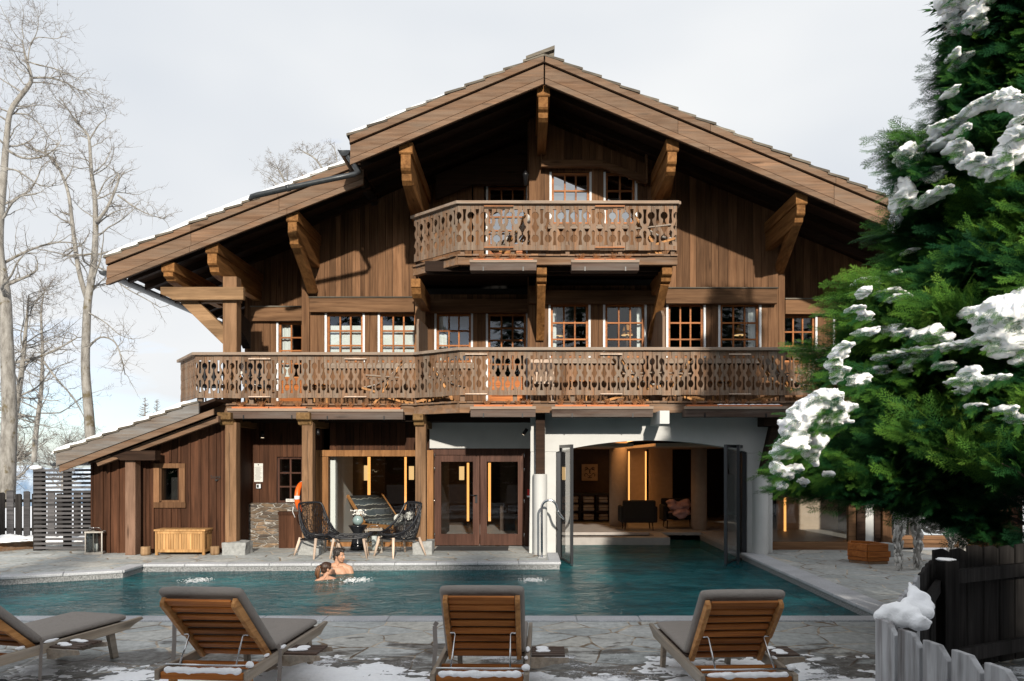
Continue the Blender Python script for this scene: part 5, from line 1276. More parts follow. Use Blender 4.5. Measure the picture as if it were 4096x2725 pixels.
def lantern(x, y, w, h, label, rz=0, fmat='wood'):
    t = empty('lantern', label, 'lantern', (x, y, 0), rz); f = MB(); b = .022
    for sx in (-1, 1):
        for sy in (-1, 1): f.box(sx*(w/2-b) if sx > 0 else -w/2, sx*w/2 if sx > 0 else -w/2+b, sy*(w/2-b) if sy > 0 else -w/2, sy*w/2 if sy > 0 else -w/2+b, .04, h)
    f.box(-w/2-.01, w/2+.01, -w/2-.01, w/2+.01, 0, .04)
    for s in (-1, 1): f.box(-w/2, w/2, s*(w/2)-b/2, s*(w/2)+b/2, h-.02, h+.01); f.box(s*w/2-b/2, s*w/2+b/2, -w/2, w/2, h-.0199, h+.0101)
    part(f, 'frame', M['lantern_'+fmat], parent=t)
    g = MB()
    for s in (-1, 1): g.quad((-w/2+b, s*(w/2-.012), .05), (w/2-b, s*(w/2-.012), .05), (w/2-b, s*(w/2-.012), h-.02), (-w/2+b, s*(w/2-.012), h-.02)); g.quad((s*(w/2-.012), -w/2+b, .05), (s*(w/2-.012), w/2-b, .05), (s*(w/2-.012), w/2-b, h-.02), (s*(w/2-.012), -w/2+b, h-.02))
    part(g, 'glass', M['glass'], parent=t)
    m2 = MB(); m2.tube([(-w*.35, 0, h+.01), (-w*.2, 0, h+.07), (w*.2, 0, h+.07), (w*.35, 0, h+.01)], .006, 6); part(m2, 'handle', M['steel'], parent=t)
    return t
M['lantern_wood'] = wood('lantern frame', (.30, .27, .24), (.55, .52, .48), 'z', vamp=.1); M['lantern_metal'] = plain('lantern metal', (.30, .27, .24), .35, .8)
l1 = lantern(PX(378, 15.45), 15.5, .32, .45, 'pale square glass lantern standing beside the slat screen', .25)
mb = MB(); mb.tube([(0, 0, .041), (0, 0, .2)], .04, 14); part(mb, 'candle', M['candle'], parent=l1)
l1b = lantern(PX(415, 15.9), 15.45, .17, .46, 'narrow dark glass lantern against the shed wall behind the pale lantern', .1, 'metal')
l2 = lantern(PX(1503, 15.9), 15.75, .34, .47, 'metal glass lantern with a tall white candle behind the right woven chair', .12, 'metal')
mb = MB(); mb.tube([(0, 0, .041), (0, 0, .33)], .055, 16); part(mb, 'candle', M['candle'], parent=l2)
# black side table with vase
mb = MB(); tx, ty = PX(1432, 16.1), 16.1; mb.lathe((tx, ty, 0), [(.17, 0), (.15, .1), (.10, .3), (.10, .36), (.19, .50), (.20, .52)], 26)
thing('side_table', mb, M['blackglass'] if 'blackglass' in M else plain('black glazed stool', (.01, .011, .014), .15), 'black hourglass side table behind the footstool', 'table')
va = empty('flower_vase', 'round pale green vase of white dried flowers on the black side table', 'vase', (tx+.0, ty, .52)); mb = MB(); mb.lathe((0, 0, 0), [(.05, 0), (.10, .05), (.115, .1), (.10, .16), (.07, .185), (.075, .2)], 24); part(mb, 'vase_body', plain('celadon glaze', (.22, .30, .30), .15), parent=va)
rr = random.Random(4); mb = MB()
for k in range(60): a = rr.uniform(0, 2*pi); q = Vector((cos(a)*rr.uniform(.02, .17), sin(a)*rr.uniform(.02, .1), .2+rr.uniform(.02, .12))); mb.blob(q, rr.uniform(.012, .03), .015, rr.uniform(.01, .022), k, .3, 6)
part(mb, 'flowers', M['canvas'], parent=va)
# door mat
mb = MB(); mb.box(PX(1742, 16.2), PX(2032, 16.0), 15.92, 16.62, .001, .018); thing('door_mat', mb, plain('coir mat', (.035, .034, .034), .95, nz=.3, nsc=40), 'dark doormat in front of the double glass door', 'mat', bevel=.004)
# pool spout
sp = empty('pool_spout', 'tall polished steel swan-neck water spout at the pool corner', 'spout', (PX(2168, 14.75), 14.75, 0)); x = 0
def L3(px, py): v = P(px, py, 14.75); return (v.x-PX(2168, 14.75), 0, v.z)
mb = MB(); pts = [L3(2167, 2236), L3(2167, 2120), L3(2167, 2040), L3(2169, 2022), L3(2178, 2008), L3(2195, 2001), L3(2212, 2005), L3(2224, 2018), L3(2229, 2034), L3(2233, 2046)]; pts = smooth_path(pts, 4)
mb.tube(pts, .024, 14); part(mb, 'pipe', M['steel'], parent=sp)
mb = MB(); q = [L3(2232, 2043), L3(2238, 2056), L3(2248, 2068), L3(2258, 2080)]; mb.tube(smooth_path(q, 3), [.025, .026, .027, .028, .028, .027, .024, .018, .012, .006], 12); part(mb, 'nozzle', M['steel'], parent=sp)
mb = MB(); mb.box(-.08, .08, -.07, .07, .0, .03); part(mb, 'base_plate', M['steel'], parent=sp, bevel=.005)
# fire call box
mb = MB(); d = 16.6; mb.box(PX(2110, d), PX(2122, d), d-.06, d, PZ(1982, d), PZ(1957, d)); o = thing('call_point', mb, M['red'], 'small red alarm call point on the dark frame right of the glass doors', 'alarm'); mb = MB(); mb.box(PX(2108, d), PX(2122, d), d-.07, d, PZ(1989, d), PZ(1982.5, d)); part(mb, 'cover', M['jamb'], parent=o)
# notice board, keypad, depth plaque
mb = MB(); d = G-.04; mb.box(PX(1017, d), PX(1052, d), d-.006, d, PZ(1928, d), PZ(1854, d)); nb = thing('notice', mb, M['paper'], 'tall white printed notice on the dark boards above the keypad', 'notice')
mb = MB()
rr = random.Random(2)
mb.box(PX(1032, d), PX(1036, d), d-.008, d-.0065, PZ(1862, d), PZ(1857, d))
for k in range(16):
    y = 1868+k*3.4; a = rr.uniform(1019, 1024); b = rr.uniform(1040, 1050); mb.box(PX(a, d), PX(b, d), d-.008, d-.0065, PZ(y+.8, d), PZ(y, d))
part(mb, 'print', M['ink'], parent=nb)
kp = empty('keypad', 'small white wall keypad in a black frame under the notice', 'keypad', (0, 0, 0)); mb = MB(); mb.box(PX(1025, d), PX(1046, d), d-.02, d, PZ(1955, d), PZ(1935, d)); part(mb, 'housing', M['black'], parent=kp)
mb = MB(); mb.box(PX(1027, d), PX(1044, d), d-.026, d-.0205, PZ(1953.5, d), PZ(1936.5, d)); part(mb, 'front', M['jamb'], parent=kp); mb = MB(); mb.box(PX(1029, d), PX(1037, d), d-.029, d-.0265, PZ(1951, d), PZ(1939, d)); part(mb, 'screen', M['black'], parent=kp)
mb = MB(); d = G-.3; mb.box(PX(1144, d), PX(1195, d), d-.012, d, PZ(2008, d), PZ(1996, d)); pq = thing('depth_sign', mb, M['paper'], 'small pale depth sign reading H: 1.35m on the window ledge', 'sign')
c = P(1169.5, 2002, d-.0125); text('H:1.35m', .062, (c.x, c.y-.001, c.z), M['ink'], 'sign_lettering', pq)
# life ring behind post
lr = empty('life_ring', 'orange life ring hanging on the post beside the left woven chair', 'life ring', (PX(1206, 15.9), 15.95, PZ(1990, 15.75))); mb = MB()
R0 = .27; pts = [Vector((R0*cos(a)*.10, R0*cos(a)*.98, R0*sin(a))) for a in [2*pi*k/40 for k in range(40)]]; mb.tube(pts, .055, 12, closed=True); part(mb, 'ring', M['orange'], parent=lr)
for a0 in (pi, 0, pi/2, -pi/2):
    mb = MB(); ps = [Vector((R0*cos(a)*.10, R0*cos(a)*.98, R0*sin(a))) for a in (a0-.12, a0-.06, a0, a0+.06, a0+.12)]; mb.tube(ps, .058, 12); part(mb, 'band', M['jamb'], parent=lr)
mb = MB(); mb.tube([(-.15, -.12, -.2), (-.17, -.1, -.3), (-.12, -.1, -.42)], .008, 6); part(mb, 'rope', M['jamb'], parent=lr)
# spotlights
def spot(px, py, d, label, aim=(-.5, -.2, -.7), lit=False):
    c = P(px, py, d); t = empty('spotlight', label, 'spotlight', c); a = Vector(aim).normalized(); mb = MB(); mb.tube([a*-.07, a*.07], .038, 14); part(mb, 'housing', M['black'], parent=t)
    mb = MB(); mb.tube([a*-.02, Vector((0, .12, .02))], .014, 8); part(mb, 'arm', M['black'], parent=t)
    if lit: mb = MB(); mb.tube([a*.0705, a*.074], .03, 12); part(mb, 'lens', M['spot_on'], parent=t)
    return t
s1 = spot(2101, 1727, 16.0, 'dark spotlight lit on the white panel right of the glass doors', (-.55, .15, -.8), True)
ll = bpy.data.lights.new('spotlight_beam', 'SPOT'); ll.energy = 14; ll.color = (1, .8, .55); ll.spot_size = radians(38); ll.spot_blend = .6; ll.shadow_soft_size = .03
lo = bpy.data.objects.new('spotlight_beam', ll); C.objects.link(lo); lo.parent = s1; lo.location = Vector((-.55, .05, -.8)).normalized()*.1; lo.rotation_euler = Vector((-.62, .34, -.7)).to_track_quat('-Z', 'Y').to_euler()
spot(1050, 1738, 16.4, 'small lit spotlight under the balcony left of the second post', (0, 0, -1), True); spot(1272, 1727, 15.9, 'dark unlit spotlight beside the top of the second post', (.2, -.5, -.8))
# wall lamp by the upper door
wl = empty('wall_lantern', 'dark carriage lantern on the wall beside the upper balcony door', 'lantern', P(2102, 715, 15.9)); mb = MB(); mb.lathe((0, 0, -.14), [(.03, 0), (.06, .2), (.075, .22), (.02, .3)], 6); part(mb, 'cage', M['black'], parent=wl); mb = MB(); mb.tube([(0, 0, .16), (0, .06, .2), (0, .14, .1)], .008, 6); part(mb, 'arm', M['black'], parent=wl)

# ================================================================= FLOWER BOXES
def flower_box(px0, px1, y0, y1, d, label, troughs, seed, snowy=False):
    t = empty('flower_box', label, 'flower box', (0, 0, 0), 0, 'wooden flower boxes hung below the balconies'); xa, xb = PX(px0, d), PX(px1, d); zt, zb = PZ(y0, d), PZ(y1, d)
    mb = MB(); mb.box(xa, xb, d, d+.03, zb, zt-.05); mb.box(xa, xa+.03, d+.03, d+.26, zb, zt-.05); mb.box(xb-.03, xb, d+.03, d+.26, zb, zt-.05); mb.box(xa+.03, xb-.03, d+.03, d+.26, zb, zb+.03); part(mb, 'box', M['planter'], bevel=.004, parent=t)
    mb = MB(); mb.box(xa-.01, xb+.01, d-.025, d+.03, zt-.055, zt); part(mb, 'ledge', M['handrail'], bevel=.006, parent=t)
    mb = MB()
    for f in (.2, .8): x = xa+(xb-xa)*f; mb.box(x-.012, x+.012, d-.01, d+.005, zb-.01, zb+.07)
    part(mb, 'hook', M['black'], parent=t)
    rr = random.Random(seed); n = len(troughs); L = (xb-xa-.1)
    for k, has in enumerate(troughs):
        a = xa+.06+L*k/n; b = a+L/n-.02; mb = MB(); mb.box(a, b, d+.05, d+.21, zb+.04, zt+.035); tr = part(mb, 'trough', M['terracotta'], bevel=.006, parent=t)
        mb = MB()
        for q in range(has): c = Vector((a+(b-a)*(q+.5)/max(1, has)+rr.uniform(-.03, .03), d+.12, zt+.03)); stem_bunch(mb, c, 26, .13, .13, rr, .0045)
        if has: part(mb, 'dried_plants', M['dry'], parent=tr)
        if snowy and k: snow_blobs('snow', [(Vector((a+(b-a)*q/5+.04, d+.13, zt+.035)), (.07, .06, .02)) for q in range(5)], tr, .01)
    return t
flower_box(910, 1232, 1634, 1675, 15.38, 'flower box left end of the long balcony, over the notice wall', (2, 2), 1)
flower_box(1234, 1612, 1637, 1678, 15.38, 'long flower box on the long balcony above the big lounge window', (3, 2, 3), 2)
flower_box(1882, 2142, 1626, 1668, 14.7, 'flower box on the long balcony above the glass doors', (1, 3), 3)
flower_box(2208, 2612, 1626, 1668, 14.7, 'long flower box left of the white beam end above the arch', (2, 2, 3), 4)
flower_box(2738, 3146, 1626, 1668, 14.7, 'flower box right of the white beam end with snow in its troughs', (2, 2, 1), 5, True)
flower_box(1880, 2146, 1040, 1082, 14.72, 'flower box under the upper balcony, left one', (2, 2), 6)
flower_box(2286, 2556, 1040, 1082, 14.72, 'flower box under the upper balcony, right one', (2, 2), 7)

# ================================================================= BALCONY FURNITURE
def deckchair(x, y, z, rz, label, w=.55):
    t = empty('deckchair', label, 'deckchair', (x, y, z), rz, 'white canvas deckchairs on the balconies')
    mb = MB()
    for s in (-1, 1): mb.bar((-.55, s*w/2, .05), (.50, s*w/2, .55 if False else .34), .03, .045); mb.bar((-.38, s*(w/2-.04), .98), (.25, s*(w/2-.04), .02), .03, .045)
    part(mb, 'frame', M['teak_side'], parent=t)
    mb = MB()
    for s in (-1, 1): mb.bar((-.30, s*(w/2+.03), .56), (.42, s*(w/2+.03), .60), .05, .025)
    part(mb, 'armrest', M['handrail'], parent=t)
    n = 10; vs = []
    for i in range(n+1):
        f = i/n; p = Vector((-.38+.88*f, 0, .98-.62*f-.16*sin(pi*f)))
        vs += [p+Vector((0, -w/2+.03, 0)), p+Vector((0, w/2-.03, 0))]
    mb = MB(); mb.add(vs, [(2*i, 2*i+2, 2*i+3, 2*i+1) for i in range(n)], True); o = part(mb, 'sling', M['canvas'], parent=t); o.modifiers.new('s', 'SOLIDIFY').thickness = .006
    return t
ZB = 3.035
for px, d, rz, lb in ((1010, 16.2, -.2, 'white deckchair leftmost on the long balcony, behind its left end'), (1545, 15.25+.75, pi+.2, 'white deckchair on the long balcony in front of the windows with blinds'), (1775, 15.9, .1, 'white deckchair behind the slanting part of the long balcony'),
                      (2530, 15.35, .15, 'white deckchair left of the partition on the long balcony'), (2700, 15.35, pi-.15, 'white deckchair just right of the partition on the long balcony'), (3120, 15.4, .2, 'white deckchair at the right of the long balcony near the tree')):
    deckchair(PX(px, d), d, ZB, rz, lb)
deckchair(PX(2050, 15.7), 15.75, 5.905, pi-.3, 'white deckchair behind the left half of the upper balcony rail'); deckchair(PX(2600, 15.32), 15.33, 5.905, -.2, 'white deckchair at the right end of the upper balcony')
def bench(px0, px1, d, label):
    t = empty('slatted_chair', label, 'chair'); x0, x1 = PX(px0, d), PX(px1, d); mb = MB()
    for k in range(6): x = x0+.04+(x1-x0-.08)*(k+.5)/6; mb.box(x-.025, x+.025, d+.42, d+.44, ZB+.45, ZB+.85)
    mb.box(x0, x1, d+.41, d+.45, ZB+.85, ZB+.92); part(mb, 'backrest', M['paleleg'], parent=t); mb = MB(); mb.box(x0, x1, d, d+.45, ZB+.38, ZB+.43); part(mb, 'seat', M['paleleg'], parent=t)
    for x in (x0, x1-.045):
        for y in (d, d+.4): mb = MB(); mb.box(x, x+.045, y, y+.045, ZB, ZB+(.63 if y == d else .86)); part(mb, 'leg', M['paleleg'], parent=t)
bench(2124, 2216, 15.4-.2, 'pale slatted wooden chair behind the long balcony rail right of the orange door')
def stable(px0, px1, d, z, label):
    t = empty('balcony_table', label, 'table', (0, 0, 0), 0, 'low wooden tables on the balconies'); x0, x1 = PX(px0, d), PX(px1, d); mb = MB()
    for k in range(5): mb.box(x0, x1, d+.09*k, d+.09*k+.08, z+.43, z+.455)
    part(mb, 'table_top', M['teak'], parent=t)
    for x in (x0+.04, x1-.08):
        for y in (d+.02, d+.38): mb = MB(); mb.box(x, x+.04, y, y+.04, z, z+.43); part(mb, 'leg', M['teak_side'], parent=t)
stable(1225, 1300, 15.9, ZB, 'low wooden table near the left orange door on the long balcony'); stable(2275, 2365, 15.25-.02, ZB, 'low wooden table right of the pale slatted chair'); stable(2860, 2935, 15.22, ZB, 'low wooden table between the deckchairs at the right of the long balcony')
tn = empty('round_table', 'dark round table at the far left end of the long balcony', 'table', (PX(880, 16.4), 16.4, ZB)); mb = MB(); mb.lathe((0, 0, .7), [(.35, 0), (.35, .03)], 20); part(mb, 'table_top', M['black'], parent=tn); mb = MB(); mb.tube([(0, 0, 0), (0, 0, .7)], .03, 10); mb.lathe((0, 0, 0), [(.22, 0), (.04, .04)], 16); part(mb, 'pedestal', M['black'], parent=tn)
for px, lb in ((845, 'black wicker chair left of the dark round balcony table'), (1030, 'black wicker chair right of the dark round balcony table')):
    t = empty('wicker_chair', lb, 'chair', (PX(px, 16.2), 16.2, ZB)); mb = MB(); mb.box(-.23, .23, -.22, .22, .40, .46); part(mb, 'seat', M['rope'], parent=t); mb = MB(); mb.prism([(-.23, .46), (.23, .46), (.20, .92), (-.2, .92)], -.24, -.2, 'y'); part(mb, 'backrest', M['rope'], parent=t)
    for x in (-.2, .2):
        for y in (-.2, .2): mb = MB(); mb.tube([(x, y, 0), (x, y, .42)], .016, 6); part(mb, 'leg', M['rope'], parent=t)
# ladders/gates tied in the railing are drawn as thin battens
for px, d, zt_, lb in ((1038, 15.6, 4.01, 'l'), (1422, 15.6, 4.01, 'm'), (1905, 14.9, 4.01, 'm'), (2445, 14.9, 4.01, 'm'), (2960, 14.9, 4.01, 'r')):
    mb = MB(); w = PX(px+44, d)-PX(px-44, d); x = PX(px, d); mb.box(x-w/2, x+w/2, d-.012, d+.012, zt_-.055, zt_-.035); mb.box(x-w/2, x+w/2, d-.012, d+.012, zt_-.83, zt_-.81); part(mb, 'hatch_battens', M['paleleg'], parent=bl)
for px in (1995, 2440):
    d = 14.93; mb = MB(); x = PX(px, d); mb.box(x-.29, x+.29, d-.012, d+.012, 6.855, 6.875); mb.box(x-.29, x+.29, d-.012, d+.012, 6.05, 6.07); part(mb, 'hatch_battens', M['frame'], parent=bu)

# ================================================================= INSIDE THE HALL
def art():
    t = empty('relief_picture', 'square pale carved ornament panel hanging over the towel shelf', 'picture'); d = 23.1; mb = MB(); x0, x1, z0, z1 = PX(2327, d), PX(2391, d), PZ(1923, d), PZ(1857, d)
    mb.box(x0, x1, d, d+.05, z0, z1); part(mb, 'panel', plain('picture panel', (.42, .28, .17), .8, nz=.15), parent=t)
    mb = MB(); cx, cz = (x0+x1)/2, (z0+z1)/2
    for s in (-1, 1):
        for r0, a0, a1, ox, oz in ((.13, .3, 4.2, .07, .03), (.08, -1, 3.4, .11, -.08), (.06, 0, 5, .10, .12), (.05, 1, 6, .03, -.13)):
            mb.tube([(cx+s*(ox+r0*.6*cos(a)), d-.01, cz+oz+r0*.6*sin(a)) for a in [a0+(a1-a0)*k/12 for k in range(13)]], .010, 5)
    part(mb, 'scrollwork', M['interior3'], parent=t)
art()
sh = empty('towel_shelf', 'dark open shelf of folded towels inside the hall left of the column', 'shelf'); d = 22.3; x0, x1 = PX(2232, d), PX(2440, d); mb = MB()
mb.box(x0, x1, d, d+.5, .84, .90)
for px in (2232, 2320, 2387, 2438): x = PX(px, d); mb.box(x-.015, x+.015, d, d+.5, .1, .84)
for z in (.09, .36, .60): mb.box(x0, x1, d+.0, d+.49, z, z+.025)
part(mb, 'frame', M['interior3'], parent=sh)
rr = random.Random(9)
for px0, px1, cn in ((2243, 2315, 'left'), (2332, 2378, 'middle'), (2395, 2434, 'right')):
    for z, zn in ((.115, 'bottom'), (.385, 'middle'), (.625, 'top')):
        for k in range(2 if px0 == 2332 else 2):
            mb = MB(); a, b = PX(px0, d)+rr.uniform(0, .02), PX(px1, d)-rr.uniform(0, .02); zz = z+k*.095; mb.box(a, b, d+.03, d+.4, zz, zz+.085); o = mb.build('folded_towel', M['towel'] if 'towel' in M else M.setdefault('towel', plain('towel', (.42, .36, .32), .95)), None, .02)
            tag(o, '%s white folded towel on the %s shelf, %s compartment of the dark towel shelf' % (('lower', 'upper')[k], zn, cn), 'towel', 'white towels folded on the hall shelf')
def tub_chair(px, d, label, w=.8, col='blackfab', rz=0):
    t = empty('armchair', label, 'armchair', (PX(px, d), d, .07), rz); mb = MB(); mb.box(-w/2+.1, w/2-.1, -.32, .25, .28, .42); part(mb, 'seat', M[col], .03, t); mb = MB(); mb.box(-w/2, w/2, .22, .34, .2, .78); part(mb, 'backrest', M[col], .04, t)
    for s in (-1, 1): mb = MB(); mb.box(s*w/2-.05, s*w/2+.05, -.33, .3, .2, .62); part(mb, 'armrest', M[col], .03, t)
    for x in (-w/2+.08, w/2-.08):
        for y in (-.25, .25): mb = MB(); mb.tube([(x, y, .22), (x*1.05, y*1.1, 0)], [.02, .012], 6); part(mb, 'leg', M['interior3'], parent=t)
tub_chair(2550, 19.9, 'black low armchair inside the hall, left one with its back to the pool', .85, rz=pi); tub_chair(2715, 20.4, 'dark armchair inside the hall with a pink robe thrown over it', .85)
rr = random.Random(5); mb = MB()
for k in range(16): mb.blob((PX(rr.uniform(2680, 2745), 20.2), 20.1+rr.uniform(-.15, .15), rr.uniform(.42, .80)), .13, .1, .08, k, .35, 10)
o = mb.build('bath_robe', plain('pink robe', (.50, .30, .29), .9)); tag(o, 'crumpled pale pink robe lying on the dark armchair', 'robe'); m = o.modifiers.new('r', 'REMESH'); m.mode = 'VOXEL'; m.voxel_size = .03; m.use_smooth_shade = True
def lampbox(px0, px1, y0, y1, d, label):
    t = empty('wall_lamp', label, 'wall lamp', (0, 0, 0), 0, 'lit box lamps on the lounge walls'); mb = MB(); mb.box(PX(px0, d), PX(px1, d), d-.1, d, PZ(y1, d), PZ(y0, d)); part(mb, 'shade', M['lamp'], parent=t)
    mb = MB(); mb.box(PX(px0, d)-.004, PX(px1, d)+.004, d-.104, d+.002, PZ(y0, d), PZ(y0, d)+.015); mb.box(PX(px0, d)-.004, PX(px1, d)+.004, d-.104, d+.002, PZ(y1, d)-.015, PZ(y1, d)); part(mb, 'cap', M['black'], parent=t)
lampbox(1371, 1383, 1860, 1927, 20.0, 'lit box lamp behind the big window, leftmost'); lampbox(1459, 1471, 1862, 1922, 20.8, 'lit box lamp behind the big window beside the second light strip'); lampbox(1638, 1656, 1865, 1919, 19.2, 'lit box lamp behind the big window at its right side'); lampbox(1838, 1857, 1866, 1920, 19.5, 'lit box lamp seen through the left glass door'); lampbox(2242, 2262, 1868, 1920, 19.5, 'lit box lamp behind the left folding glass panel of the hall')
# striped lounge bed behind the big window
lb = empty('lounge_bed', 'wooden lounge bed under a black and white striped blanket behind the big window', 'lounge bed', (PX(1530, 18.2), 18.4, .03), radians(-48)); 
t_ = NT('striped blanket'); w_ = t_.n.new('ShaderNodeTexWave'); w_.inputs['Scale'].default_value = 3.2; w_.inputs['Distortion'].default_value = 1.5; w_.inputs['Detail'].default_value = 2; t_.L(t_.map((.3, 3, 0)), w_.inputs[0]); t_.set(t_.ramp(w_.outputs['Color'], [(.35, (.06, .075, .085)), (.5, (.10, .12, .13)), (.62, (.55, .54, .48)), (.75, (.03, .03, .03))]), .95)
mb = MB(); n = 8
prof = [(-.85, .98), (-.5, .72), (-.15, .46), (.1, .40), (1.1, .42)]
vs = []
for x, z in prof: vs += [(x, -.45, z), (x, .45, z)]
mb.add(vs, [(2*i, 2*i+2, 2*i+3, 2*i+1) for i in range(4)], True); bk = part(mb, 'blanket', t_.m, parent=lb); bk.modifiers.new('s', 'SOLIDIFY').thickness = .06
mb = MB()
for y in (-.48, .48): mb.bar((-.9, y, .98), (-.1, y, .36), .04, .07); mb.bar((-.2, y, .30), (1.15, y, .34), .04, .1)
part(mb, 'frame', M['teak_side'], parent=lb)
for x in (-.1, 1.0):
    for y in (-.4, .4): mb = MB(); mb.box(x-.03, x+.03, y-.03, y+.03, 0, .3); part(mb, 'leg', M['teak_side'], parent=lb)
for k, (x, y, z) in enumerate(((.0, -.3, .52), (.22, -.15, .56))):
    mb = MB(); mb.tube([(PX(1610, 18.2)+x, 18.0+y-.18, .03+z), (PX(1610, 18.2)+x, 18.0+y+.2, .03+z)], .095, 18); mb.tube([(PX(1610, 18.2)+x, 18.0+y-.19, .03+z), (PX(1610, 18.2)+x, 18.0+y-.17, .03+z)], .05, 14); thing('rolled_towel', mb, M['canvas'], 'white rolled towel on the striped lounge bed, %s one' % ('left' if k == 0 else 'right'), 'towel', 'rolled towels on the lounge bed', bevel=.01)
# lamps behind the upstairs windows
for px, py, d, lb_ in ((2230, 1328, 17.6, 'lit table lamp behind the first window right of the middle post'), (2508, 1324, 17.0, 'lit table lamp behind the second window right of the middle post'), (2960, 1324, 17.2, 'lit table lamp behind the window farthest right of the partition')):
    t = empty('table_lamp', lb_, 'lamp', P(px, py, d), 0, 'table lamps in the upstairs rooms'); mb = MB(); mb.lathe((0, 0, -.09), [(.14, 0), (.06, .22)], 18); part(mb, 'shade', plain('orange shade', (.45, .2, .05), .8), parent=t); mb = MB(); mb.lathe((0, 0, -.098), [(.13, 0), (.125, .005)], 16); part(mb, 'bulb_glow', M['lamp'], parent=t); mb = MB(); mb.tube([(0, 0, -.4), (0, 0, -.1)], .03, 10); part(mb, 'base', M['interior'], parent=t)
    mb = MB(); mb.box(PX(px, d)-.3, PX(px, d)+.3, d-.2, d+.3, 3.0, PZ(py, d)-.4); thing('bedside_table', mb, M['interior'], 'dark bedside table under the '+lb_[4:], 'table', bevel=.02)

# ================================================================= RIGHT DECK: planter, driftwood horse
pb = empty('tub_planter', 'empty orange-brown wooden planter box on the right deck', 'planter', (0, 0, 0)); d = 14.0
def oct_(x0, x1, y0, y1, ch): return [(x0+ch, y0), (x1, y0), (x1, y1), (x0+ch, y1), (x0, y1-ch), (x0, y0+ch)]
x0, x1 = PX(3412, d), PX(3548, d); M['plant_w'] = wood('glossy planter wood', (.20, .055, .012), (.42, .15, .04), 'x', vamp=.3, rough=.4)
def rot_box(mb, x0, x1, z0, z1, y0, dep, t=.035):
    a, b, c, e = Vector((x0, y0+.28, 0)), Vector((x0+.22, y0, 0)), Vector((x1, y0+.04, 0)), Vector((x1-.1, y0+.5, 0)); f = Vector((x0+.15, y0+.6, 0))
    for p, q in ((a, b), (b, c), (c, e), (e, f), (f, a)): mb.bar((p.x, p.y, (z0+z1)/2), (q.x, q.y, (z0+z1)/2), t, z1-z0)
mb = MB(); rot_box(mb, x0, x1, .055, .12, d-.1, .5); rot_box(mb, x0, x1+.02, .125, .235, d-.1, .5, .05); rot_box(mb, x0, x1-.02, .24, .37, d-.1, .5, .045); part(mb, 'sides', M['plant_w'], bevel=.005, parent=pb)
mb = MB(); rot_box(mb, x0+.02, x1-.02, 0, .05, d-.09, .5, .03); part(mb, 'plinth', M['edge'], parent=pb); mb = MB(); mb.box(x0+.15, x1-.1, d+.02, d+.35, .05, .25); part(mb, 'soil', M['interior'], parent=pb)
mb = MB(); d2 = 14.9; mb.box(PX(3535, d2), PX(3580, d2), d2, d2+.25, -.01, .27); thing('stone_block', mb, plain('grey block', (.30, .31, .31), .9, nz=.2, nsc=12), 'grey stone block behind the wooden planter', 'stone', bevel=.03)
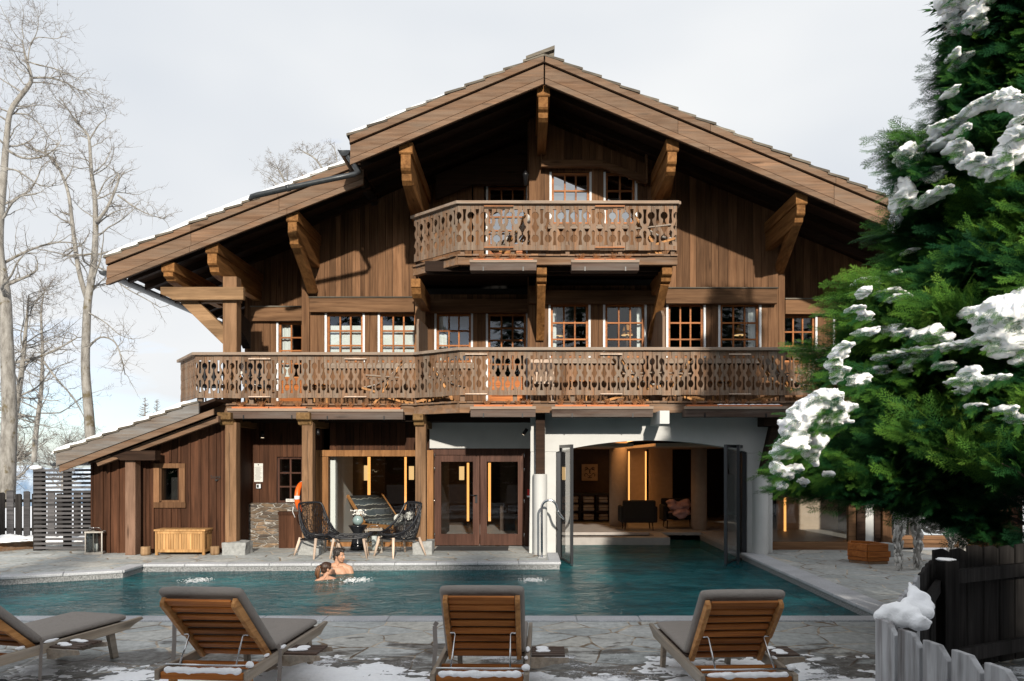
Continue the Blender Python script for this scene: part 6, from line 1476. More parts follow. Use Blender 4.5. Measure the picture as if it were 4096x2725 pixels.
def driftwood_horse():
    t = empty('driftwood_horse', 'pale driftwood horse sculpture half hidden under the snowy tree', 'sculpture', (0, 0, 0)); rr = random.Random(11)
    D = 13.2; DB = 13.9
    sk = {'chest': P(3655, 2040, D+.15), 'sh_l': P(3608, 2050, D), 'sh_r': P(3670, 2045, D+.1), 'belly': P(3740, 2100, D+.45), 'rump': P(3800, 2080, D+.9), 'withers': P(3670, 1985, D+.3), 'neck': P(3590, 1965, D), 'head': P(3520, 1975, D-.15), 'muzzle': P(3452, 1985, D-.25),
          'k1': P(3592, 2155, D), 'f1': P(3597, 2275, D-.05), 'k2': P(3672, 2150, D+.05), 'f2': P(3670, 2270, D-.0), 'h1': P(3795, 2130, DB+.1), 'hk1': P(3812, 2165, DB+.1), 'hf1': P(3800, 2235, DB+.1), 'h2': P(3835, 2130, DB+.3), 'hk2': P(3855, 2170, DB+.3), 'hf2': P(3845, 2240, DB+.3)}
    segs = [('sh_l', 'k1', .10, .06), ('k1', 'f1', .06, .04), ('sh_r', 'k2', .115, .065), ('k2', 'f2', .06, .042), ('chest', 'belly', .20, .15), ('belly', 'rump', .15, .19), ('chest', 'withers', .20, .15), ('withers', 'rump', .13, .14), ('withers', 'neck', .15, .11), ('neck', 'head', .11, .09), ('head', 'muzzle', .085, .05), ('sh_l', 'chest', .12, .16), ('rump', 'h1', .16, .11), ('h1', 'hk1', .09, .05), ('hk1', 'hf1', .05, .04), ('rump', 'h2', .16, .1), ('h2', 'hk2', .09, .05), ('hk2', 'hf2', .05, .04)]
    core = MB(); sh = MB()
    for a, b, r0, r1 in segs:
        A, B = sk[a], sk[b]; L = (B-A).length; d = (B-A).normalized(); o1 = d.orthogonal().normalized(); o2 = d.cross(o1)
        core.tube([A, A.lerp(B, .5), B], [r0*.72, (r0+r1)*.36, r1*.72], 8)
        for k in range(int(16+L*90*(r0/.1))):
            f = rr.random(); th = rr.uniform(0, 2*pi); rad = (r0+(r1-r0)*f)*rr.uniform(.8, 1.12); c = A.lerp(B, f)+(o1*cos(th)+o2*sin(th))*rad
            l = rr.uniform(.06, .20)*min(1, L*2+.3); dd = (d+Vector((rr.gauss(0, .22), rr.gauss(0, .22), rr.gauss(0, .22)))).normalized(); w = rr.uniform(.014, .034)
            p0, p1 = c-dd*l/2, c+dd*l/2; m = c+(o1*cos(th)+o2*sin(th))*.012
            sh.tube([p0, p0.lerp(m, .5), m, p1], [w*.3, w, w*.85, w*.25], 5, smooth=True)
    for k in range(14): c = P(rr.uniform(3555, 3640), rr.uniform(1990, 2010), D-.1); sh.tube([c, c+Vector((rr.uniform(-.05, .02), -.02, -.12)), c+Vector((rr.uniform(-.10, .0), -.03, rr.uniform(-.2, -.32)))], [.02, .022, .004], 5)
    body = part(core, 'body', plain('driftwood core', (.30, .28, .26), .9), parent=t)
    part(sh, 'driftwood_pieces', wood('bleached driftwood', (.34, .32, .30), (.74, .72, .69), 'z', vamp=.3, grain=20), parent=t)
driftwood_horse()
# ================================================================= SWIMMERS
def skin_mat(name, c):
    t = NT(name); g = t.noise(t.map(), 14, 4, .6); t.set(t.mix(g, tuple(q*.86 for q in c), tuple(min(1, q*1.1) for q in c)), .48, spec=.35); t.b.inputs['Subsurface Weight'].default_value = .12; t.b.inputs['Subsurface Radius'].default_value = (.02, .008, .004); t.b.inputs['Subsurface Scale'].default_value = .5; return t.m
def hair_mat(name, c1, c2, sc=(60, 60, 6)):
    t = NT(name); g = t.noise(t.map(sc), 1.0, 4, .6, .4); t.set(t.ramp(g, [(.35, c1), (.65, c2)]), .42, spec=.5); t.bump(g, .8, .01); return t.m
def lump(name, mb, mat, parent, vox=.007, it=3):
    o = mb.build(name, mat, parent); m = o.modifiers.new('remesh', 'REMESH'); m.mode = 'VOXEL'; m.voxel_size = vox; m.use_smooth_shade = True
    s = o.modifiers.new('smooth', 'SMOOTH'); s.factor = .5; s.iterations = it; return o
def ell(mb, M4, c, r, rot=None, n=16):
    th = 12; vs = []
    for i in range(th+1):
        a = pi*i/th
        for k in range(n):
            b = 2*pi*k/n; v = Vector((sin(a)*cos(b)*r[0], sin(a)*sin(b)*r[1], cos(a)*r[2]))
            if rot is not None: v.rotate(Matrix.Rotation(rot[0], 3, rot[1]))
            vs.append(M4 @ (Vector(c)+v))
    mb.add(vs, [(i*n+k, (i+1)*n+k, (i+1)*n+(k+1) % n, i*n+(k+1) % n) for i in range(th) for k in range(n)], True)
def tb(mb, M4, pts, rad, n=12):
    pts = [M4 @ Vector(p) for p in pts]; mb.tube(pts, rad, n)
    for p, r in zip(pts, rad if hasattr(rad, '__len__') else [rad]*len(pts)): ell(mb, Matrix.Translation(p), (0, 0, 0), (r*.98,)*3, n=12)
def head(mb, H, s=1.0, male=True):
    e = lambda c, r, rot=None: ell(mb, H, tuple(q*s for q in c), tuple(q*s for q in r), rot)
    e((-.012, 0, .035), (.098, .076, .092)); e((.032, 0, -.02), (.060, .060, .085)); e((.022, 0, -.075), (.056, .052, .036)); e((.066, 0, -.095), (.022, .024, .018))
    e((.078, 0, .034), (.016, .046, .012)); e((.055, .036, -.025), (.03, .02, .025)); e((.055, -.036, -.025), (.03, .02, .025))
    tb(mb, H @ Matrix.Scale(s, 4), [(.088, 0, .022), (.102, 0, -.004), (.112, 0, -.024)], [.009*s, .011*s, .0125*s], 8)
    e((.098, .011, -.028), (.011, .009, .008)); e((.098, -.011, -.028), (.011, .009, .008))
    e((.090, 0, -.052), (.010, .024, .006)); e((.089, 0, -.065), (.010, .020, .007))
    for q in (-1, 1): e((-.008, q*.077, -.008), (.020, .009, .031)); e((-.016, q*.082, .004), (.012, .006, .018))
def face_bits(parent, H, s=1.0):
    w = MB(); d = MB()
    for q in (-1, 1):
        ell(w, H, (.081*s, q*.031*s, .008*s), (.012*s, .014*s, .0075*s)); ell(d, H, (.088*s, q*.031*s, .008*s), (.0065*s, .0065*s, .0065*s))
    part(w, 'eyes', plain('eye white', (.6, .58, .56), .3), parent=parent); part(d, 'irises', M['ink'], parent=parent)
    b = MB()
    for q in (-1, 1): tb(b, H @ Matrix.Scale(s, 4), [(.093, q*.014, .028), (.092, q*.032, .035), (.080, q*.05, .030)], [.0042*s, .0048*s, .003*s], 6)
    part(b, 'eyebrows', hm, parent=parent)
    l = MB(); ell(l, H, (.094*s, 0, -.0535*s), (.008*s, .021*s, .0045*s)); ell(l, H, (.093*s, 0, -.0655*s), (.008*s, .018*s, .0055*s)); part(l, 'lips', plain('lips', (.36, .13, .10), .4), parent=parent)
hm = hair_mat('dark brown hair', (.006, .005, .005), (.035, .022, .015))
dm = 13.62; mx_ = PX(1346, dm); man = empty('person', 'dark-haired bearded man standing chest-deep in the pool, looking to the right', 'person', (mx_, dm, -.12), 0, 'two people bathing in the pool')
T = Matrix.Rotation(radians(8), 4, 'Z'); mb = MB()
ell(mb, T, (0.01, 0, -.12), (.165, .105, .26)); ell(mb, T, (.02, -.015, .02), (.185, .105, .13)); ell(mb, T, (-.07, -.055, .0), (.085, .06, .075)); ell(mb, T, (.10, -.055, .0), (.085, .06, .075))
tb(mb, T, [(-.15, .0, .085), (-.06, .01, .13), (.03, .01, .14), (.12, .01, .125), (.20, 0, .085)], [.065, .062, .06, .062, .065])
for s in (-1, 1):
    sh = (.015+s*.205, 0, .075); tb(mb, T, [sh, (sh[0]+s*.035, -.02, -.04), (sh[0]+s*.04, -.06, -.20), (sh[0]-s*.02, -.20, -.30), (sh[0]-s*.08, -.30, -.30)], [.068, .062, .048, .040, .030])
tb(mb, T, [(.01, .02, .12), (.02, .012, .19), (.03, .005, .25)], [.066, .058, .056])
tb(mb, T, [(.10, -.06, .125), (.05, -.085, .125), (-.02, -.085, .125), (-.09, -.05, .128)], [.012, .013, .013, .012], 8)      # collar bones
tb(mb, T, [(.005, -.085, .13), (.035, -.05, .18), (.035, .01, .25)], [.012, .015, .016], 8)
Hm = Matrix.Translation((.050, .005, .315)) @ Matrix.Rotation(radians(-22), 4, 'Z') @ Matrix.Rotation(radians(6), 4, 'Y')
head(mb, Hm, 1.0); lump('body', mb, skin_mat('man skin', (.50, .275, .175)), man, .0075)
face_bits(man, Hm)
mb = MB(); E = lambda c, r: ell(mb, Hm, c, r)
E((-.028, 0, .052), (.098, .086, .092)); E((-.07, 0, -.02), (.052, .066, .065)); E((.03, 0, .105), (.066, .064, .034)); E((.072, .01, .108), (.030, .042, .020)); E((.082, -.018, .092), (.016, .03, .016)); E((-.02, -.070, .03), (.05, .018, .05)); E((-.02, .070, .03), (.05, .018, .05)); E((-.075, 0, -.075), (.03, .045, .03)); E((-.09, .01, .06), (.04, .06, .06)); E((.018, -.068, .045), (.035, .016, .035)); E((.018, .068, .045), (.035, .016, .035))
E((.010, -.072, .004), (.010, .008, .022)); E((.010, .072, .004), (.010, .008, .022))
o = lump('hair', mb, hm, man, .006, 2); dsp = o.modifiers.new('d', 'DISPLACE'); tx_ = bpy.data.textures.new('hair clumps', 'CLOUDS'); tx_.noise_scale = .02; dsp.texture = tx_; dsp.strength = .014
mb = MB()
for q in (-1, 1): tb(mb, Hm, [(.012, q*.066, -.03), (.022, q*.062, -.065), (.045, q*.045, -.095), (.070, q*.018, -.108)], [.010, .013, .014, .014], 8)
tb(mb, Hm, [(.086, -.02, -.074), (.090, 0, -.088), (.086, .02, -.074)], [.008, .012, .008], 8); tb(mb, Hm, [(.096, -.022, -.046), (.102, 0, -.042), (.096, .022, -.046)], [.004, .005, .004], 6)
tb_ = NT('stubble'); tb_.set(tb_.ramp(tb_.noise(tb_.map(), 180, 3), [(.4, (.10, .055, .035)), (.6, (.26, .14, .09))]), .8); lump('beard', mb, tb_.m, man, .006, 2)
# chest hair line and water line are too small to matter
dw = 12.95; wx = PX(1303, dw); wom = empty('person', 'woman with a brown ponytail low in the water, seen from behind, beside the man', 'person', (wx, dw, -.12), 0, 'two people bathing in the pool')
T = Matrix.Rotation(radians(38), 4, 'Z'); mb = MB()
ell(mb, T, (0, 0, -.22), (.14, .09, .2)); tb(mb, T, [(-.155, 0, -.03), (-.07, .0, .005), (0, 0, .02), (.07, 0, .005), (.155, 0, -.03)], [.048, .05, .05, .05, .048])
for s in (-1, 1): tb(mb, T, [(s*.165, 0, -.04), (s*.20, .02, -.15), (s*.20, .10, -.28), (s*.14, .26, -.28)], [.052, .045, .038, .026])
tb(mb, T, [(0, .0, .0), (.01, .01, .07), (.012, .012, .12)], [.052, .046, .046])
Hw = Matrix.Translation((.020, .012, .175)) @ Matrix.Rotation(radians(34), 4, 'Z')
head(mb, Hw, .92, False); lump('body', mb, skin_mat('woman skin', (.52, .285, .19)), wom, .0075); face_bits(wom, Hw, .92)
hw = hair_mat('brown hair', (.012, .006, .004), (.075, .032, .016), (70, 70, 5)); mb = MB(); E = lambda c, r: ell(mb, Hw, c, r)
E((-.022, 0, .040), (.094, .078, .086)); E((-.055, 0, -.01), (.055, .062, .06)); E((.02, 0, .075), (.055, .058, .04)); E((.005, -.064, .03), (.045, .014, .04)); E((.005, .064, .03), (.045, .014, .04))
lump('hair', mb, hw, wom, .006, 2)
mb = MB(); rr = random.Random(3)
root = Hw @ Vector((-.105, -.005, .060))
for k in range(70):
    a = rr.uniform(0, 2*pi); q = rr.random()**.5; o1 = Vector((cos(a)*.010*q, sin(a)*.010*q, 0)); sp_ = Vector((cos(a)*.036*q, sin(a)*.03*q, 0)); L = rr.uniform(.17, .23)
    mb.tube([root+o1, root+o1+Vector((-.030, -.012, .006))+sp_*.4, root+Vector((-.052, -.022, -.05))+sp_, root+Vector((-.058, -.028, -L*.6))+sp_*1.1, root+Vector((-.045, -.03, -L))+sp_*.7], [.006, .008, .0085, .0075, .002], 5)
part(mb, 'ponytail', hair_mat('light brown hair', (.05, .020, .009), (.24, .105, .045), (50, 50, 5)), parent=wom)
mb = MB(); pts = [root+Vector((-.008, 0, .004))+Vector((cos(a)*.006, cos(a+.5)*.022, sin(a)*.022)) for a in [2*pi*k/16 for k in range(16)]]; mb.tube(pts, .009, 8, closed=True); part(mb, 'hair_tie', M['blackfab'], parent=wom)
mb = MB(); tb(mb, T, [(-.05, -.052, .012), (-.02, -.05, .05), (.0, -.035, .075)], .0025, 6); part(mb, 'bikini_strap', M['blackfab'], parent=wom)
# ================================================================= TREES
def np_mesh(name, V, Fc, mat, parent=None, var=None, smooth=False):
    """triangle soup to mesh"""
    me = bpy.data.meshes.new(name); nv, nf = len(V), len(Fc)
    me.vertices.add(nv); me.vertices.foreach_set('co', np.asarray(V, np.float32).ravel())
    me.loops.add(nf*3); me.loops.foreach_set('vertex_index', np.asarray(Fc, np.int32).ravel())
    me.polygons.add(nf); me.polygons.foreach_set('loop_start', np.arange(0, nf*3, 3, dtype=np.int32)); me.polygons.foreach_set('loop_total', np.full(nf, 3, np.int32))
    if smooth: me.polygons.foreach_set('use_smooth', np.ones(nf, bool))
    me.update(calc_edges=True)
    if var is not None: a = me.attributes.new('var', 'FLOAT', 'FACE'); a.data.foreach_set('value', np.asarray(var, np.float32))
    return link(name, me, mat, parent)
def frond_template(n=13, w=.0095, seed=0, sub=True):
    """flat feathery spray along +x, length 1, plane xy; returns verts, tris, tipness per tri"""
    rr = random.Random(seed); V = []; T = []; K = []
    def leaf(a, b, wd, k, z=0):
        a, b = np.array(a, float), np.array(b, float); d = b-a; L = np.linalg.norm(d); p = np.array((-d[1], d[0], 0))/L*wd; i = len(V)
        V.extend([a-p, b, a+p]); T.append((i, i+1, i+2)); K.append(k)
    for j in range(3): leaf((j/3, 0, 0), ((j+1.15)/3, 0, 0), w*.7, j/3*.6)
    for j in range(n):
        s = .08+.9*j/n; L = (.30*(1-s)**.6+.07)*rr.uniform(.7, 1.25)
        for q in (-1, 1):
            a = radians(rr.uniform(26, 44)); bx, by = s+L*cos(a), q*L*sin(a); z = -.10*L+rr.uniform(-.02, .02)
            leaf((s, 0, 0), (bx, by, z), w*.95, .3+.5*s)
            for f in (.38, .7):
                if sub and L > .10: l2 = L*.38; cx, cy = s+L*cos(a)*f, q*L*sin(a)*f; a2 = a-radians(38); leaf((cx, cy, z*f), (cx+l2*cos(a2), cy+q*l2*sin(a2), z), w*.7, .5+.4*s); a3 = a+radians(32); leaf((cx, cy, z*f), (cx+l2*cos(a3), cy+q*l2*sin(a3), z), w*.7, .5+.4*s)
    return np.array(V), np.array(T), np.array(K)
FT = [frond_template(seed=k) for k in range(3)]
FTL = [frond_template(6, .045, k, False) for k in range(3)]
def scatter_fronds(pos, direc, nrm, length, val, rng, FT=FT):
    """one triangle soup of fronds; arrays of origins, directions, normals, lengths, tint"""
    Vs = []; Ts = []; Rs = []; base = 0
    which = rng.integers(0, 3, len(pos))
    for k in range(3):
        V, T, K = FT[k]; id_ = np.where(which == k)[0]
        if not len(id_): continue
        d = direc[id_]; d = d/np.linalg.norm(d, axis=1, keepdims=True); n = nrm[id_]; n = n-d*np.sum(n*d, 1, keepdims=True); n /= np.linalg.norm(n, axis=1, keepdims=True)+1e-9; s = np.cross(n, d); L = length[id_][:, None, None]
        curve = V[None, :, 0:1]**2*-.22
        W_ = pos[id_][:, None, :]+L*(V[None, :, 0:1]*d[:, None, :]+V[None, :, 1:2]*s[:, None, :]+(V[None, :, 2:3]+curve)*n[:, None, :]); m = V.shape[0]
        Vs.append(W_.reshape(-1, 3)); Ts.append((T[None]+(np.arange(len(id_))*m)[:, None, None]+base).reshape(-1, 3)); base += m*len(id_)
        Rs.append((val[id_][:, None]*.62+K[None]*.38).ravel())
    return np.concatenate(Vs), np.concatenate(Ts), np.concatenate(Rs)
def leaf_mat(name, stops):
    t = NT(name); t.set(t.ramp(t.attr(), stops), .7, spec=.08); t.b.inputs['Transmission Weight'].default_value = 0
    tr = t.n.new('ShaderNodeBsdfTranslucent'); t.L(t.ramp(t.attr(), stops), tr.inputs[0]); mx = t.n.new('ShaderNodeMixShader'); mx.inputs[0].default_value = .14; t.L(t.b.outputs[0], mx.inputs[1]); t.L(tr.outputs[0], mx.inputs[2]); t.L(mx.outputs[0], t.out.inputs[0]); return t.m
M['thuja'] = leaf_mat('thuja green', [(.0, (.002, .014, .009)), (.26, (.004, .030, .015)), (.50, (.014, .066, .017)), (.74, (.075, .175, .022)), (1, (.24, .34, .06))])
bark = wood('bark', (.06, .045, .035), (.16, .12, .09), 'z', vamp=.2)
def thuja():
    rng = np.random.default_rng(12); AXX, AYY = 5.9, 8.3
    py = [-400, -150, 0, 250, 350, 430, 520, 700, 900, 1050, 1130, 1320, 1500, 1650, 1850, 1950, 2060, 2150, 2200]; px = [3950, 3850, 3730, 3725, 3745, 3800, 3560, 3575, 3530, 3575, 3400, 3300, 3300, 3200, 3110, 3230, 3460, 3720, 3900]
    zs = np.array([CZ-(y-HY)/F*8.0 for y in py]); rs = np.array([AXX-(x-VX)/F*8.0 for x in px]); o = np.argsort(zs); zs, rs = zs[o], rs[o]-.27-.16*np.clip((zs[o]-4.0)/1.5, 0, 1)
    t = empty('thuja_tree', 'large green thuja loaded with clumps of snow, filling the right side', 'tree', (AXX, AYY, 0)); t.location = (0, 0, 0)
    mb = MB(); mb.tube([(AXX, AYY, -.3), (AXX+.05, AYY, 2), (AXX, AYY+.05, 5), (AXX-.05, AYY, 8.5)], [.22, .18, .12, .04], 12); part(mb, 'trunk', bark, parent=t)
    lb = MB(); P0 = []; D0 = []; N0 = []; L0 = []; V0 = []
    FL = []
    def bough(ang, z, r, dens=1.0, tint=None, lift=.18, low=0):
        tip = np.array((AXX+cos(ang)*r, AYY+sin(ang)*r, z)); r0 = .1; root = np.array((AXX+cos(ang)*r0, AYY+sin(ang)*r0, z-.35-.12*r)); out = np.array((cos(ang), sin(ang), 0)); side = np.array((-sin(ang), cos(ang), 0))
        mid = root*.5+tip*.5+np.array((0, 0, .12*r-.1)); tint = rng.uniform(.15, .8) if tint is None else tint
        bez = lambda f: (1-f)**2*root+2*f*(1-f)*mid+f*f*tip
        if rng.random() < .5: lb.tube([tuple(bez(f)) for f in (.2, .5, .8, .97)], [.022, .016, .009, .004], 5)
        n = int((72+46*r/3)*dens); FL.extend([low]*n)
        for k in range(n):
            f = rng.uniform(.38, 1.0)**.8; c = bez(f); w = (1.05-f)*.62+.10; sgn = rng.choice((-1, 1)); off = side*sgn*rng.uniform(0, w)+np.array((0, 0, rng.normal(0, .07)))
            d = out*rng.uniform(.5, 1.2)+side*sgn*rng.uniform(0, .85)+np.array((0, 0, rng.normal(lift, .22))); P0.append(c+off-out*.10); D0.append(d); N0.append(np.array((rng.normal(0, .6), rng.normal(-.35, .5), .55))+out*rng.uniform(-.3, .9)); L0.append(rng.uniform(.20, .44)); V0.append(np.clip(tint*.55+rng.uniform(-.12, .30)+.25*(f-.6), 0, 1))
    for z, r in zip(np.linspace(1.98, 8.0, 150), range(150)):
        for q in range(3):
            zz = z+rng.uniform(-.1, .1); R_ = np.interp(zz, zs, rs); lump_ = .86+.14*np.sin(zz*7.3+q*2.1)
            ang = rng.uniform(radians(125), radians(262)); bough(ang, zz, R_*rng.uniform(.80, 1.0)*lump_ if q else R_*rng.uniform(.72, .97), tint=rng.beta(1.5, 2.2))
    for (x, y, tn) in ((3500, 520, .75), (3540, 560, .6), (3515, 600, .6), (3725, 245, .2), (3740, 345, .2), (3736, 410, .2), (3770, 180, .3), (3500, 700, .35), (3560, 640, .4), (3505, 870, .4), (3600, 1010, .5), (3330, 1140, .9), (3345, 1200, .9), (3290, 1320, .85), (3250, 1370, .85), (3310, 1430, .5), (3260, 1500, .55), (3290, 1560, .6), (3250, 1640, .35), (3070, 1850, .8), (3095, 1880, .7), (3150, 1890, .4), (3120, 1955, .60), (3230, 1930, .3), (3350, 1925, .2), (3480, 1935, .15), (3560, 1945, .15), (3700, 1990, .15), (3800, 2050, .1), (3900, 2100, .1)):
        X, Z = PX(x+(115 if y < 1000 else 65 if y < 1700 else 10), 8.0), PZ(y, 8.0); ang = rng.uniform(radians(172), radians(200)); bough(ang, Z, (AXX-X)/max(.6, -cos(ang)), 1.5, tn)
    for k in range(230):
        zz = rng.uniform(1.5, 5.0); bough(rng.uniform(radians(-80), radians(110)), zz, max(.5, 2.9*(1-zz/11))*rng.uniform(.7, 1), .4, .2, low=1)
    for k in range(20): zz = rng.uniform(6.5, 8.5); bough(rng.uniform(radians(130), radians(262)), zz, max(.4, 2.9*(1-zz/11))*rng.uniform(.7, 1), .5, .3, low=1)
    for k in range(46):        # lifted sprays on the camera side, sunlight put into their brighter tint
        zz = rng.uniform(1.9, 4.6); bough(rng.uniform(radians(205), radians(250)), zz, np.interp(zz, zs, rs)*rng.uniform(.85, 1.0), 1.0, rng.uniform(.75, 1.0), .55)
    for k in range(40): bough(rng.uniform(radians(150), radians(250)), rng.uniform(1.85, 2.3), rng.uniform(1.0, 2.0), 1, .05)  # low boughs tinted dark for the shade under the crown
    P0, D0, N0, L0, V0 = map(np.array, (P0, D0, N0, L0, V0)); fl_ = np.array(FL)
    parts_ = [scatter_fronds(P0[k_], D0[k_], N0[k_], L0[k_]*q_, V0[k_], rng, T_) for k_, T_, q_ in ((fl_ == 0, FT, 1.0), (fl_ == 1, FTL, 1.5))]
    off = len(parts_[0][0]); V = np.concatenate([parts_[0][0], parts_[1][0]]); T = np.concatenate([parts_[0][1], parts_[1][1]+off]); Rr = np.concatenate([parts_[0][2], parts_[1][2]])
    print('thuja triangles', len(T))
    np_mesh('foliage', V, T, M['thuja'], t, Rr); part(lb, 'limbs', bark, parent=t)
    # snow lumps: pixel centre and radii, depth
    sn = [(3800, 20, 60, 60), (3850, 60, 70, 80), (3900, 25, 70, 50), (3820, 110, 55, 55), (3870, 130, 40, 35), (3800, 150, 25, 20), (3790, 262, 14, 16), (3820, 290, 26, 20), (3780, 410, 22, 10),
          (3850, 485, 28, 12), (3890, 462, 30, 14), (3935, 450, 32, 16), (3980, 436, 28, 22), (4020, 452, 30, 16), (4055, 468, 24, 12), (3700, 560, 28, 12), (3740, 545, 34, 13), (3790, 532, 34, 13), (3820, 560, 20, 12), (4080, 500, 30, 18), (4040, 528, 24, 10),
          (3600, 650, 34, 36), (3640, 625, 34, 26), (3625, 680, 38, 22), (3700, 612, 34, 14), (3745, 612, 30, 15), (3790, 625, 26, 18), (3825, 655, 24, 24), (3855, 685, 26, 22), (3900, 705, 30, 24), (3945, 722, 28, 18), (3985, 690, 26, 34), (4010, 640, 40, 50), (4030, 590, 40, 36), (3960, 735, 30, 14), (3690, 730, 36, 12), (3720, 742, 26, 9),
          (3590, 800, 26, 46), (3570, 850, 22, 36), (3610, 830, 24, 24), (3700, 822, 40, 14), (3740, 800, 34, 13), (3670, 845, 26, 18), (3560, 915, 14, 30), (3620, 1033, 22, 6), (3560, 1115, 14, 9),
          (3450, 1155, 40, 15), (3480, 1170, 30, 16), (3450, 1215, 28, 20), (3435, 1195, 18, 20), (3530, 1195, 40, 14), (3570, 1215, 34, 10), (3400, 1262, 26, 9), (3440, 1290, 16, 14), (3452, 1312, 12, 10),
          (3440, 1352, 34, 12), (3490, 1350, 36, 14), (3548, 1340, 30, 22), (3590, 1352, 28, 12), (3668, 1362, 34, 16), (3700, 1345, 30, 20), (3740, 1375, 34, 12), (3990, 1270, 80, 60), (4060, 1290, 80, 95), (3950, 1330, 60, 48), (4000, 1390, 70, 55), (4080, 1400, 50, 66), (3870, 1275, 46, 22), (3910, 1290, 34, 26), (3890, 1385, 34, 18), (4110, 1240, 60, 80),
          (3510, 1448, 30, 12), (3560, 1438, 36, 13), (3620, 1428, 36, 14), (3670, 1425, 36, 15), (3640, 1460, 24, 12), (3600, 1490, 12, 16), (3730, 1415, 40, 13), (3790, 1405, 40, 12), (3360, 1405, 24, 14), (3335, 1440, 24, 22), (3320, 1480, 20, 24), (3345, 1500, 26, 12), (3330, 1530, 14, 16), (3420, 1535, 34, 18), (3455, 1515, 30, 16), (3500, 1498, 28, 14), (3400, 1555, 24, 10), (3750, 1480, 28, 14), (3850, 1510, 20, 22), (3880, 1545, 28, 18), (3800, 1545, 24, 14), (3820, 1580, 14, 14), (3960, 1530, 26, 10), (3860, 1640, 16, 10), (3985, 1655, 26, 14), (4030, 1690, 20, 18),
          (3250, 1625, 52, 40), (3205, 1670, 50, 46), (3170, 1725, 48, 50), (3290, 1600, 44, 26), (3310, 1640, 40, 30), (3330, 1690, 40, 26), (3280, 1700, 44, 40), (3140, 1790, 36, 30), (3110, 1825, 30, 26), (3250, 1775, 28, 44), (3235, 1830, 22, 30), (3180, 1780, 34, 28), (3095, 1880, 18, 28), (3125, 1900, 26, 24), (3110, 1950, 14, 18), (3170, 1885, 20, 16), (3200, 1935, 12, 14), (3300, 1905, 12, 12), (3330, 1655, 34, 30), (3370, 1640, 26, 14)]
    items = []
    for k, (x, y, rx, ry) in enumerate(sn):
        dd = 7.6                                   # sit on the crown's own surface
        for _ in range(3):
            rr_ = float(np.interp(PZ(y, dd), zs, rs))*.93; kx = (x-VX)/F; A_ = kx*kx+1; B_ = kx*AXX+AYY; C_ = AXX**2+AYY**2-rr_**2; D_ = B_*B_-A_*C_
            dd = (B_-sqrt(D_))/A_ if D_ > 0 else B_/A_-.5
            dd = max(5.6, dd)
        if x < 3450: dd = min(dd, 7.25)
        elif y < 900: dd -= .22
        dd += R.uniform(-.08, .08); c = P(x, y, dd)+Vector((-.03, -.16, .03)); items.append((c, (rx/F*dd*1.2, rx/F*dd*.8+.13, ry/F*dd*1.15)))
    mb = MB(); rr = random.Random(8)
    for k, (c, r) in enumerate(items):
        mb.blob(c, r[0]*.86, r[1], r[2]*.80, k*1.3, .30, 16)
        for q in range(9):
            a = rr.uniform(0, 2*pi); f = rr.uniform(.55, 1.0); mb.blob(c+Vector((cos(a)*r[0]*f, -r[1]*rr.uniform(-.2, .5), sin(a)*r[2]*f-.01)), r[0]*rr.uniform(.14, .36), r[1]*rr.uniform(.25, .60), r[2]*rr.uniform(.12, .34), k+q*.37, .3, 8)
    o = mb.build('snow', M['snow_tree'], t); m = o.modifiers.new('r', 'REMESH'); m.mode = 'VOXEL'; m.voxel_size = .014; m.use_smooth_shade = True
    s = o.modifiers.new('s', 'SMOOTH'); s.factor = .5; s.iterations = 3
    tx = bpy.data.textures.new('snow crust', 'CLOUDS'); tx.noise_scale = .05; tx.noise_depth = 3; dsp = o.modifiers.new('d', 'DISPLACE'); dsp.texture = tx; dsp.strength = .045; dsp.texture_coords = 'GLOBAL'
    # sprays hanging over the snow
    P1 = []; D1 = []; N1 = []; L1 = []; V1 = []
    for c, r in items:
        for q in range(6 if r[0] < .1 else 11):
            a = rng.uniform(0, 2*pi); P1.append(np.array(c)+np.array((cos(a)*r[0]*.9, -r[1]*.7, -abs(sin(a))*r[2]*.8))); D1.append(np.array((-rng.uniform(.3, 1), rng.uniform(-.6, .1), rng.uniform(-.4, .2)))); N1.append(np.array((rng.normal(0, .4), -.5, 1))); L1.append(rng.uniform(.10, .24)); V1.append(rng.uniform(.2, .75))
    V, T, Rr = scatter_fronds(np.array(P1), np.array(D1), np.array(N1), np.array(L1), np.array(V1), rng); np_mesh('sprays', V, T, M['thuja'], t, Rr)
def st_():
    t = NT('tree snow'); g = t.noise(t.map(), 14, 6, .65); t.set(t.ramp(g, [(.3, (.90, .91, .93)), (.7, (.93, .94, .96))]), .8, spec=.2); t.b.inputs['Subsurface Weight'].default_value = .25; t.b.inputs['Subsurface Radius'].default_value = (.05, .06, .08); t.b.inputs['Subsurface Scale'].default_value = .6; t.bump(t.noise(t.map(), 40, 5, .7), .3, .008); return t.m
M['snow_tree'] = st_()
thuja()

